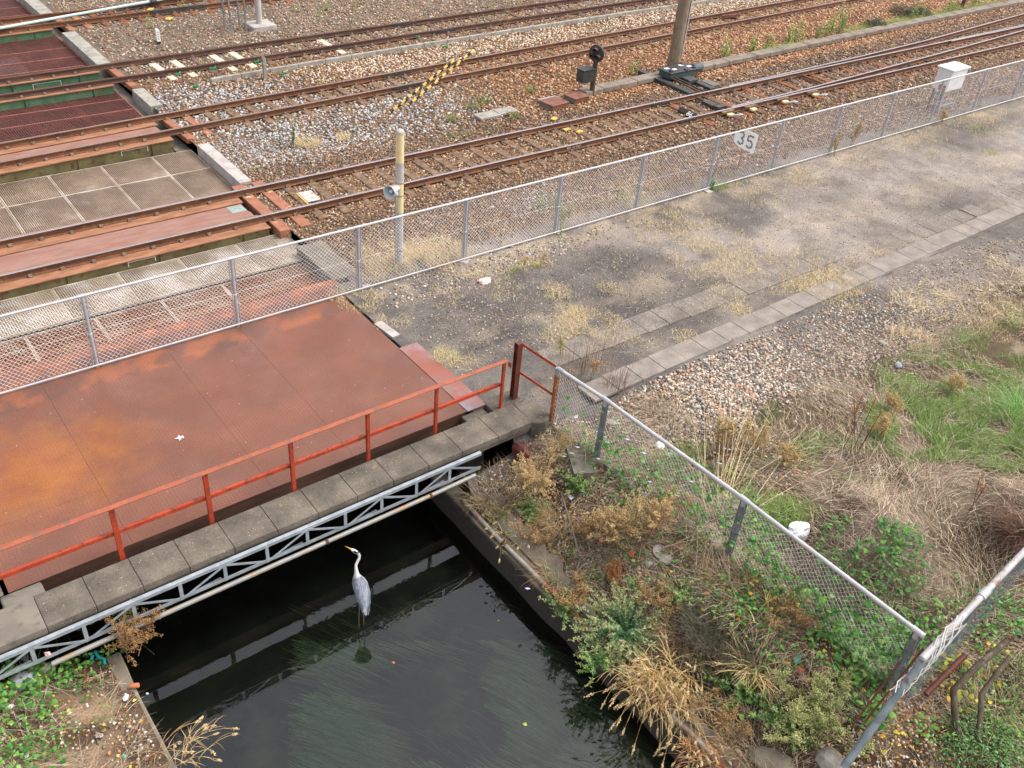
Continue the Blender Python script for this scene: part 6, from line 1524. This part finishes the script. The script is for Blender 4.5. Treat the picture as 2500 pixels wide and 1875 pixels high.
plant('heather_mat', 'dark olive grey matted plant on the bank, larger upper patch', 1570, 1350, tuft(5200, .62, .2, [(96, 96, 76), (114, 112, 90), (80, 82, 64), (130, 122, 104)], .007, (.2, 1.3), (0, .8)), 'mat plant', 'dark matted plants on the bank')
plant('heather_mat', 'dark olive grey matted plant on the bank, smaller lower patch', 1500, 1440, tuft(2400, .38, .16, [(96, 96, 76), (114, 112, 90), (80, 82, 64)], .007, (.2, 1.3), (0, .8)), 'mat plant', 'dark matted plants on the bank')
plant('goosefoot', 'pale yellow green fluffy bush on the lower bank', 1745, 1560, plume(.75, 16, 16, (206, 204, 140), (180, 186, 116), (150, 158, 96), 46, .6, .55, .0092, .24, .2), 'bush')
plant('goosefoot', 'leafy green base of the pale bush on the lower bank', 1725, 1600, feathery(26, .35, [(84, 140, 76), (110, 156, 90)], [(150, 170, 100)], 30, .04), 'bush')
plant('straw_clump', 'blond broad leaved straw clump between the dark mats and the pale bush', 1630, 1440, tuft(240, .25, .5, [(214, 184, 130), (196, 164, 112), (226, 204, 156)], .014, (.2, 1.2), (.4, 1.6)), 'grass', None, 'straw')
plant('foxtail_grass', 'few upright foxtail stems beside the fence on the lower bank', 1650, 1350, foxtail(9, .7, [(206, 172, 112), (222, 192, 136)], (.15, .1), 30, .1), 'grass', None, 'straw')
plant('straw_clump', 'brown dry grass over the wall at the bottom edge of the picture', 1520, 1630, foxtail(40, .6, [(196, 150, 104), (176, 130, 86)], (-.5, -.4)), 'grass', None, 'straw')
plant('weed', 'orange brown dry fern like plant above the mugwort', 1330, 1255, plume(.4, 4, 12, (196, 136, 84), (170, 112, 68), (140, 96, 64), 26, .12, .4, .008, .18, .3))
G3 = 'tangled weeds over the canal wall'
for i, (px, py, k, lab) in enumerate(((1060, 1075, 0, 'dry tangle beside the pipe at the top of the canal wall'), (1165, 1180, 1, 'dry tangle on the wall edge above the bend of the pipe'), (1215, 1235, 0, 'dry tangle on the wall edge left of the orange fern'), (1250, 1300, 1, 'dry tangle just above the mugwort on the wall edge'), (1265, 1150, 1, 'dry tangle left of the middle seed head plants'), (1210, 1120, 0, 'dry tangle between the wall and the middle seed head plants'), (1420, 1300, 1, 'dry tangle right of the mugwort'), (1470, 1370, 0, 'dry tangle between the mugwort and the dark mats'), (1560, 1560, 1, 'dry tangle low on the bank right of the foxtail grass'), (1620, 1610, 0, 'dry tangle at the bottom of the bank'), (1400, 1010, 0, 'dry tangle at the fence near the second post'), (1470, 1110, 1, 'dry tangle under the mesh in the upper bank'), (1570, 1230, 0, 'dry tangle at the foot of the middle fence post'), (1700, 1340, 1, 'dry tangle under the mesh above the straw clump'))):
    plant('weed_tangle', lab, px, py, tuft(420, .34, .42, [(190, 160, 116), (164, 132, 94), (140, 108, 78), (206, 182, 140), (150, 140, 90)], .006, (.3, 1.5), (.2, 1.6)) if k == 0 else plume(.5, 6, 12, (200, 168, 118), (176, 138, 92), (146, 112, 80), 26, .3, .5, .0085, .22, .2), 'weed', G3, 'straw')
for i, (px, py, r, lab) in enumerate(((1225, 1320, .3, 'small green leafy weed on the wall edge above the mugwort'), (1290, 1440, .34, 'small green leafy weed hanging between mugwort and foxtail grass'), (1155, 1110, .3, 'small green leafy weed by the yellow green plant at the wall'), (1480, 1300, .3, 'small green leafy weed above the dark mats'), (1600, 1490, .34, 'small green leafy weed left of the pale bush'), (1680, 1560, .3, 'small green leafy weed at the left foot of the pale bush'), (1250, 1060, .26, 'small green leafy weed near the rusty tin'))):
    plant('weed', lab, px, py, feathery(40, r * 1.3, [(104, 148, 76), (124, 164, 90), (88, 130, 66)], [(160, 180, 110)], 40, .045), 'weed', 'small green weeds on the bank')
# fanned reed stems through the fence
def fan(a):
    for k in range(46):
        el = rng.uniform(.12, .6); an = rng.normal(.55, .33); L_ = rng.uniform(1.0, 3.2); P = [np.array((rng.normal(0, .12), rng.normal(0, .12), 0))]; d = np.array((math.cos(an) * math.cos(el), math.sin(an) * math.cos(el), math.sin(el)))
        for j in range(6): P.append(P[-1] + d * L_ / 6); d = d + np.array((0, 0, -.05)); d /= np.linalg.norm(d)
        P = np.array(P); sticks(a, P[:-1], P[1:], np.linspace(.007, .003, 6), pal([(214, 190, 146), (196, 166, 120), (226, 208, 170)], 6, .05))
    for k in range(40):
        an = rng.uniform(2.4, 4.4); L_ = rng.uniform(.5, 1.3); d = np.array((math.cos(an), math.sin(an), .05)); b = np.array((rng.normal(0, .15), rng.normal(0, .15), .05)); sticks(a, np.array([b]), np.array([b + d * L_]), .004, pal([(206, 186, 160), (186, 164, 140)], 1, .05))
plant('reed_clump', 'long straw coloured reed stems fanned out behind the pipe fence', 1545, 1135, fan, 'reeds', None, 'straw')
# tall stalks behind
for px, py, h, ns, lab in ((1822, 965, 1.3, 2, 'tall thin brown stalks with reddish tips, left pair in the weedy yard'), (1845, 985, 1.35, 5, 'tall thin brown stalk clump with reddish tips, right one in the weedy yard'), (2080, 1120, .9, 2, 'bare dark twig in the straw at the right')):
    plant('dry_stalks', lab, px, py, plume(h, ns, 5, (186, 134, 96), (170, 120, 84), (112, 80, 64), 14, .16, .16, .008, .1, .75), 'dry stalks', None, 'straw')
for px, py, h, lab in ((1552, 985, .75, 'fluffy yellow tan plume plant beside the gravel, left one'), (1612, 985, .7, 'fluffy yellow tan plume plant beside the gravel, right one'), (1900, 950, .55, 'orange tan plume plant at the left end of the green grass'), (1920, 890, .4, 'small orange tan plume plant in front of the green grass'), (2055, 850, .5, 'yellow tan plume plant in the middle of the green grass'), (1690, 1010, .5, 'leaning tan plume plant above the reed fan')):
    plant('plume_plant', lab, px, py, plume(h, 4, 14, (232, 208, 150), (214, 182, 124), (150, 110, 82), 30, .14, .16, .0085, .2, .45), 'weed', 'plume plants in the weedy yard')
plant('fern', 'bright green arching grass clump at the right edge', 2208, 905, tuft(420, .35, .75, [(124, 172, 84), (146, 190, 100), (106, 152, 72)], .012, (.2, 1.2), (.5, 1.6)), 'grass')
for px, py, lab in ((1990, 870, 'small dark sprig in the green grass, left'), (2100, 940, 'thin drooping dark twig at the end of the green grass')):
    plant('twig', lab, px, py, tuft(12, .1, .8, [(104, 90, 66), (90, 110, 60)], .008, (0, .7), (.2, 1.2)), 'twig')
# ivy covered mound and straw heap
def mound(a):
    n = 2600; x, y = disc(n, 0, 0, 1.05, .85, .55); hh = .5 * np.exp(-(x ** 2 / .5 + y ** 2 / .34)) * (.6 + .8 * fbm(x * 2.5 + 4, y * 2.5, 65)); pos = np.stack([x, y, hh - .05], 1)
    blades(a, pos, rng.uniform(.15, .5, n), .005, rng.uniform(0, 6.28, n), rng.uniform(.6, 1.6, n), rng.uniform(0, 1.2, n), pal(DEAD[1:] + [(96, 78, 66), (84, 70, 58)], n, .16))
    n = 900; x, y = disc(n, -.05, .05, .98, .8, .6); k = fbm(x * 2.1, y * 2.1, 67) > .43; x, y = x[k], y[k]; n = len(x); hh = .5 * np.exp(-(x ** 2 / .5 + y ** 2 / .34)) * (.6 + .8 * fbm(x * 2.5 + 4, y * 2.5, 65))
    inst(a, HEART[0], HEART[1], np.stack([x, y, hh + rng.uniform(.06, .2, n)], 1), rotm(rng.uniform(0, 6.28, n), rng.uniform(-.5, .5, n), rng.uniform(-.6, .5, n)), .062 * rng.uniform(.5, 1.3, n), pal([(64, 112, 46), (78, 126, 54), (54, 98, 42), (104, 146, 66)], n, .14), .08)
plant('vine_mound', 'rounded mound of dead stems overgrown with green vine leaves', 1890, 1215, mound, 'bush')
plant('straw_heap', 'dark brown heap of hanging dead grass at the right edge', 2225, 1150, tuft(1800, .38, .5, [(120, 92, 74), (104, 78, 62), (142, 112, 92), (90, 68, 54)], .009, (.3, 1.5), (.6, 1.6)), 'straw heap', None, 'straw')
plant('leafy_shrub', 'green small leaved shrub in the lower right corner', 2120, 1625, bush(.6, .35, 1500, [(96, 146, 80), (118, 164, 100), (84, 128, 70), (136, 170, 104)], .05, LANCE, 120), 'shrub')
plant('leafy_shrub', 'pale green leaved shrub at the lower right edge', 2200, 1480, bush(.5, .4, 700, [(120, 150, 96), (140, 166, 110), (150, 160, 90)], .055, LANCE, 90), 'shrub')
plant('grass_clump', 'long arching yellow green grass in the lower right corner', 2150, 1540, tuft(90, .3, .7, [(186, 180, 110), (160, 166, 96), (206, 190, 140)], .008, (.3, 1.2), (.4, 1.4)), 'grass')
plant('vine_bush', 'yellowing vine leaves below the thick pipe rail', 2060, 1470, bush(.35, .35, 60, [(206, 190, 70), (170, 180, 80), (90, 146, 70)], .075, HEART, 40), 'vine')

# ------------------------------------------------------------------ water weed
acc = Acc()
def wweed(n, px0, px1, py0, py1, thr, cols, zz=(-2.0, -1.78), ln=(.3, .9)):
    q = np.stack([rng.uniform(px0, px1, n), rng.uniform(py0, py1, n)], 1); z = rng.uniform(*zz, n)
    P = np.array([at(a, b, c) for (a, b), c in zip(q, z)]); k = (P[:, 0] > -1.5) & (P[:, 0] < 4.0); P = P[k]; m0 = fbm(P[:, 0] * .55, P[:, 1] * .8, 73); k = m0 > thr; P = P[k]; m = len(P)
    yaw = -1.12 + .25 * (fbm(P[:, 0] * .8, P[:, 1] * .8, 75) - .5) * 4 + rng.normal(0, .07, m)
    d = np.stack([np.cos(yaw), np.sin(yaw), rng.normal(0, .02, m)], 1); l = rng.uniform(*ln, m)
    sd = np.stack([-d[:, 1], d[:, 0], 0 * yaw], 1) * (rng.uniform(.001, .0032, m))[:, None]; bend = np.stack([-d[:, 1], d[:, 0], 0 * yaw], 1) * (rng.normal(0, .05, m) * l)[:, None]
    rows = []
    for s in (0, .33, .66, 1.0):
        c = P + d * (l * s)[:, None] + bend * (s * s)
        rows += [c - sd * (1.05 - s), c + sd * (1.05 - s)]
    V = np.stack(rows, 1); tf = np.array([(0, 1, 3, 2), (2, 3, 5, 4), (4, 5, 7, 6)])
    acc.add(V.reshape(-1, 3), (tf[None] + (np.arange(m) * 8)[:, None, None]).reshape(-1, 4), np.repeat(pal(cols, m, .2), 8, 0))
WW = [(140, 162, 118), (158, 176, 130), (122, 142, 104), (168, 178, 136)]
wweed(15000, 620, 1500, 1380, 1800, .49, WW)
wweed(900, 600, 1500, 1300, 1800, .3, [(140, 160, 100), (120, 140, 90)])
wweed(700, 1330, 1500, 1560, 1760, .2, [(150, 158, 84), (130, 140, 72)])
wweed(14, 500, 1300, 1350, 1700, .0, [(120, 150, 80)], (-1.78, -1.7), (.3, .6))
tag(acc.build('water_weed', M['leaf']), 'long trailing green water weed under the canal surface', 'water weed', kind='stuff')
for (px, py, c, s, lab) in ((852, 1430, (196, 120, 80), .045, 'small orange dead leaf afloat in the middle of the canal'), (1137, 1663 - 100, (176, 186, 96), .06, 'pale green leaf afloat near the right canal wall'), (1078, 1340, (170, 180, 130), .02, 'tiny pale scrap afloat above the weed')):
    a = Acc(); inst(a, HEART[0], HEART[1], np.zeros((1, 3)), rotm(np.array([1.2]), np.array([.05]), np.array([.04])), np.array([s]), pal([c], 1, .02)); o = a.build('floating_leaf', M['leaf']); o.location = tuple(at(px, py, ZW + .012)); tag(o, lab, 'leaf')

# ------------------------------------------------------------------ litter and stones
def lump(r, sx=1, sy=1, sz=.6, sub=2, amp=.25, seed=0):
    bm = bmesh.new(); bmesh.ops.create_icosphere(bm, subdivisions=sub, radius=r); mb = MB()
    for v in bm.verts:
        n = v.co.normalized(); k = 1 + amp * 2 * (fbm(np.array([n.x * 1.6 + seed]), np.array([n.y * 1.6 + n.z * 2.1]), 7 + seed)[0] - .5)
        v.co = Vector((v.co.x * sx, v.co.y * sy, v.co.z * sz)) * k
    mb.add([v.co for v in bm.verts], [[v.index for v in f.verts] for f in bm.faces], 0, False); bm.free(); return mb
def put(mb, name, mat, label, cat, px, py, dz=0.0, rz=0.0, rx=0.0, group=None, z=None):
    p = gat(px, py) if z is None else at(px, py, z)
    o = mb.build(name, mat); o.location = (p[0], p[1], p[2] + dz); o.rotation_euler = (rx, 0, rz); tag(o, label, cat, group); return o
put(lump(.14, 1.35, 1, .9, 3, .5, 3), 'plastic_bag', M['plastic_white'], 'crumpled white plastic bag caught behind the pipe fence', 'bag', 1722, 1160, .12)
put(lump(.11, 1.3, .9, .5, 3, .6, 5), 'paper_bag', M['paper_pink'], 'crumpled pink and white bag lying on the yard soil', 'bag', 1046, 610, .04)
def scrap(w, h, seed):
    """crumpled torn sheet with a ragged outline"""
    w *= .75; h *= .75
    mb = MB(); n = 14; vs = [(0, 0, .03)]; rs = np.random.default_rng(seed)
    for ring in (.45, 1.0):
        for k in range(n):
            a_ = 2 * math.pi * k / n; r = ring * (.62 + .5 * rs.random()); vs.append((math.cos(a_) * w * .5 * r, math.sin(a_) * h * .5 * r, .045 * rs.random() * (1.2 - ring * .8)))
    fs = [(0, 1 + k, 1 + (k + 1) % n) for k in range(n)] + [(1 + k, 1 + n + k, 1 + n + (k + 1) % n, 1 + (k + 1) % n) for k in range(n)]
    mb.add(vs, fs); return mb
mb = MB(); mb.prism([(.06, 0, 0), (.02, .02, 0), (.03, .07, 0), (-.02, .03, 0), (-.07, .05, 0), (-.03, 0, 0), (-.06, -.05, 0), (0, -.025, 0), (.04, -.05, 0)], (0, 0, .006)); put(mb, 'paper_scrap', M['white_paint'], 'torn white paper scrap on the rusty deck', 'paper', 389, 946, .003, .4, 0, None, .004)
def can(r=.033, h=.122):
    mb = MB(); mb.lathe((0, 0, 0), [(0, 0), (r * .8, 0), (r, .008), (r, h - .014), (r * .82, h), (r * .78, h - .004), (0, h - .004)], 16); return mb
for (px, py, mt, rz, lab) in ((1803, 1580, 'can_silver', .5, 'silver and blue drink can lying on the lower bank'), (1785, 1518, 'can_red', 2.2, 'crushed red and cream can on the lower bank, topmost of three'), (1792, 1535, 'can_red', 1.2, 'crushed red and cream can on the lower bank, middle of three'), (1806, 1552, 'can_red', .2, 'crushed red and cream can on the lower bank, lowest of three'), (1600, 1640, 'can_red', 2.9, 'rusty brown can at the bottom edge of the bank')):
    put(can(), 'drink_can', M[mt], lab, 'can', px, py, .045, rz, R_(82), 'drink cans on the lower bank')
for (px, py, lab) in ((1298, 1178, 'terracotta jar fragment near the left seed head plant'), (1397, 1157, 'terracotta jar by the right seed head plant'), (1360, 1196, 'small terracotta cup in the rubbish left of the white dish'), (1462, 1192, 'terracotta pot half hidden by the fence foot'), (1720, 1448, 'terracotta shard below the teal plastic'), (1778, 1460, 'round terracotta lump beside the teal plastic'), (1540, 1490, 'terracotta bit low on the bank'), (1452, 1290, 'orange terracotta bit right of the mugwort')):
    put(MB().lathe((0, 0, 0), [(0, 0), (.05, 0), (.055, .03), (.052, .11), (.04, .13), (.036, .12), (.045, .03), (0, .02)], 14), 'clay_pot', M['terracotta'], lab, 'pot', px, py, .03, .7 * (px % 5), R_(70), 'terracotta pieces on the bank')
put(MB().lathe((0, 0, 0), [(0, 0), (.1, 0), (.125, .02), (.12, .024), (.095, .01), (0, .008)], 22), 'dish', M['concrete_pale'], 'round cream dish tipped on the bank left of the fence post', 'dish', 1424, 1198, .05, 0, .35)
put(scrap(.35, .12, 3), 'plastic_sheet', M['plastic_teal'], 'torn teal plastic sheet on the lower bank, upper piece', 'plastic', 1722, 1425, .07, .5)
put(scrap(.16, .12, 8), 'plastic_sheet', M['plastic_teal'], 'torn teal plastic scrap on the lower bank, lower piece', 'plastic', 1718, 1450, .05, 1.1)
put(scrap(.16, .12, 9), 'plastic_sheet', M['plastic_teal'], 'teal plastic scrap near the blue stick', 'plastic', 1553, 1522, .05, .2)
put(MB().tube([(0, 0, .02), (.05, .3, .06)], .015, 8), 'plastic_stick', M['twine_blue'], 'short bright blue plastic stick on the lower bank', 'stick', 1515, 1520, .03)
put(MB().tube([(0, 0, .05), (.3, .02, .06), (.62, .06, .05)], .012, 6), 'white_stick', M['white_paint'], 'thin white stick lying on the bank below the orange fern', 'stick', 1322, 1320, .05)
put(scrap(.16, .1, 14), 'foam_scrap', M['plastic_white'], 'white foam scrap at the top of the bank', 'foam', 1243, 907, .06)
put(scrap(.3, .05, 11), 'white_board', M['concrete_pale'], 'narrow pale board in the weedy grass behind the reeds', 'board', 1762, 965, .06, -.7)
for i, (px, py, w_, lab) in enumerate(((1212, 1045, .12, 'white litter scrap below the rusty tin'), (1110, 1060, .12, 'pale blue white litter near the seed head plant by the tin'), (1160, 1165, .25, 'broken cream board on the bank at the wall'), (1100, 1150, .12, 'small white scrap at the wall edge'), (1335, 1145, .14, 'white litter between the two seed head plants'), (1232, 1080, .2, 'tan board sticking from the bank below the tin'), (1470, 1205, .1, 'white bit of litter at the fence foot'), (1300, 1140, .1, 'small white bit left of the seed head plants'), (1450, 1440, .12, 'white litter above the foxtail grass'), (1400, 1230, .12, 'grey white bit below the cream dish'), (1478, 1500, .12, 'pale scrap beside the foxtail grass'), (2140, 1500, .14, 'white litter at the right edge under leaves'), (1890, 1405, .05, 'tiny white bit near the fence corner'))):
    put(scrap(w_, w_ * .6, 20 + i), 'litter_scrap', M['plastic_white'] if i % 3 else M['concrete_pale'], lab, 'litter', px, py, .06, i * .9, .1 * (i % 3), 'litter scraps on the right bank')
for i, (px, py, w_, mt, lab) in enumerate(((85, 1475, .22, 'plastic_white', 'white torn plastic on the lower left bank'), (273, 1512, .16, 'plastic_white', 'white folded paper by the lower left wall'), (190, 1530, .08, 'plastic_white', 'small round white scrap in the middle of the lower left bank'), (215, 1595, .18, 'concrete_pale', 'pale shoe like scrap with black edge on the lower left bank'), (22, 1535, .16, 'plastic_white', 'white and orange wrapper at the left picture edge'), (270, 1640, .1, 'plastic_teal', 'teal and white wrapper at the bottom left'), (320, 1505, .08, 'plastic_white', 'white bit by the edge of the lower left wall'), (105, 1420, .14, 'paper_pink', 'pink scrap under the truss at the lower left'), (305, 1565, .1, 'yellow_bit', 'yellow wrapper on the lower left bank'), (60, 1640, .1, 'plastic_white', 'small white bit in the bottom left corner'))):
    put(scrap(w_, w_ * .65, 40 + i), 'litter_scrap', M[mt], lab, 'litter', px, py, .06, i * .8, .1, 'litter scraps on the left bank')
put(lump(.15, 1.2, .9, .6, 3, .5, 8), 'stone', M['stone_blue'], 'big blue grey stone on the lower left bank', 'stone', 48, 1475, .03)
put(lump(.1, 1.2, .9, .8, 2, .3, 9), 'stone', M['stone'], 'pale round stone beside the blue grey one', 'stone', 102, 1452, .05)
put(MB().tube([(0, 0, 0), (.06, .12, .03), (.1, .28, .02)], .028, 8), 'rusty_rod', M['red_brown'], 'rust brown pipe stub on the lower left bank', 'pipe', 182, 1495, .05)
put(MB().tube([(0, 0, 0), (.04, .04, .03), (.02, .1, .0), (.09, .08, .04), (.1, -.04, .02), (.15, -.1, .03), (.13, -.16, .0)], .022, 8), 'twine', M['twine_blue'], 'bundle of blue white twine by the lower left wall', 'twine', 198, 1432, .05)
put(can(.035, .13), 'drink_can', M['terracotta'], 'rust orange can near the lower left wall', 'can', 280, 1488, .05, 1.1, R_(85))
for i, (px, py, s, mt, lab) in enumerate(((1440, 1210, .12, 'stone', 'rounded grey stone on the bank by the cream dish'), (1405, 1218, .1, 'stone', 'pale flat stone below the cream dish'), (1310, 1640, .0, 'stone', ''), (1450, 1490, .1, 'stone', 'stone at the wall beside the foxtail grass'), (1790, 1645, .2, 'concrete_grey', 'grey broken concrete piece at the foot of the brace pipe'), (1320, 915, .09, 'stone', 'pale stone by the second pipe fence post'), (1470, 640, .05, 'stone', ''), (1940, 790, .08, 'stone_blue', 'blue grey flat stone at the edge of the green grass'), (1905, 742, .08, 'stone', 'pale stone beside the dry tuft near the grass'), (1450, 985, .12, 'stone', 'dark stone in the gravel beside the plume plants'), (1425, 965, .1, 'plastic_white', 'white foam lump in the gravel behind the pipe fence'), (1550, 1180, .12, 'stone', 'pale stone under the mesh by the middle pipe fence post'))):
    if lab: put(lump(s, 1.2, .9, .6, 2, .35, 20 + i), 'stone', M[mt], lab, 'stone', px, py, .02, i)
put(MB().box(-.09, .09, -.3, .3, -.05, .02), 'concrete_strip', M['concrete_pale'], 'short speckled concrete strip set in the soil beside the deck', 'kerb', 836, 712, .0, .1)
put(MB().box(-.2, .2, -.35, .35, -.25, .1), 'concrete_lump', M['concrete'], 'grey broken concrete slab at the end of the parapet', 'concrete block', 1255, 1000, -.02, -.5)
put(lump(.3, .6, 1.2, .3, 3, .5, 44), 'concrete_lump', M['wall'], 'dark mossy concrete lump at the bottom of the lower bank', 'concrete block', 1690, 1650, -.02, .6)
M['tin'] = mat_mix('tin', (88, 46, 38), (106, 58, 46), 6, .6, .35, c3=(70, 44, 38), s3=9, lo3=.5, hi3=.65)
tn = lump(.19, .7, 1.2, .95, 2, .6, 31); put(tn, 'rusty_tin', M['tin'], 'crumpled dark red rusty tin at the end of the parapet', 'tin', 1128, 990, .12)
# rods and old pipes at the corner
for (a, b, r, mt, lab, nm_) in (((1838, 1572, -.05), (1945, 1430, .75), .012, 'red_brown', 'long dark red rod with white specks beside the brace pipe', 'rod'), ((1868, 1560, .05), (1995, 1400, .9), .014, 'red_brown', 'red brown rod leaning under the thick pipe rail', 'rod'), ((2000, 1500, .0), (2085, 1415, .25), .04, 'red_brown', 'rust brown pipe below the thick white rail', 'pipe')):
    o = MB().tube([tuple(at(*a)), tuple(at(*b))], r, 8).build('old_' + nm_, M[mt]); tag(o, lab, nm_)
M['old_wood'] = mat_mix('old_wood', (92, 80, 66), (74, 64, 54), 7, .9, .2, c3=(120, 112, 100), s3=12, lo3=.55, hi3=.7, bmp=.006)
o = MB().tube([tuple(at(2075, 1610, -.1)), tuple(at(2062, 1540, .1)), tuple(at(2060, 1490, .3)), tuple(at(2110, 1440, .4)), tuple(at(2175, 1385, .45))], .045, 9).build('bent_branch', M['old_wood']); tag(o, 'bent grey branch rising under the thick pipe rail', 'branch')
o = MB().tube([tuple(at(2115, 1600, 0)), tuple(at(2120, 1500, .3)), tuple(at(2180, 1420, .35))], .035, 9).build('bent_branch', M['old_wood']); tag(o, 'second grey branch right of the bent one under the thick pipe rail', 'branch')
o = MB().tube([tuple(at(1212, 1065, -.5)), tuple(at(1232, 1130, -.45)), tuple(at(1250, 1195, -.6))], .014, 7).build('branch', M['wood_grey']); tag(o, 'thin dark branch lying down the bank left of the seed head plants', 'branch')
# twisted dry vine round the pipe end
mb = MB()
for k in range(7):
    P = [(5.6 + .13 * j + .02 * k, -12.45 + .075 * math.sin(j * 1.1 + k * 1.3), .62 + .085 * j + .075 * math.cos(j * 1.1 + k * 1.3)) for j in range(9)]; mb.tube(P, .008, 5)
tag(mb.build('dry_vine', M['old_wire']), 'pale twisted dry vine wound round the end of the thick pipe rail', 'vine')
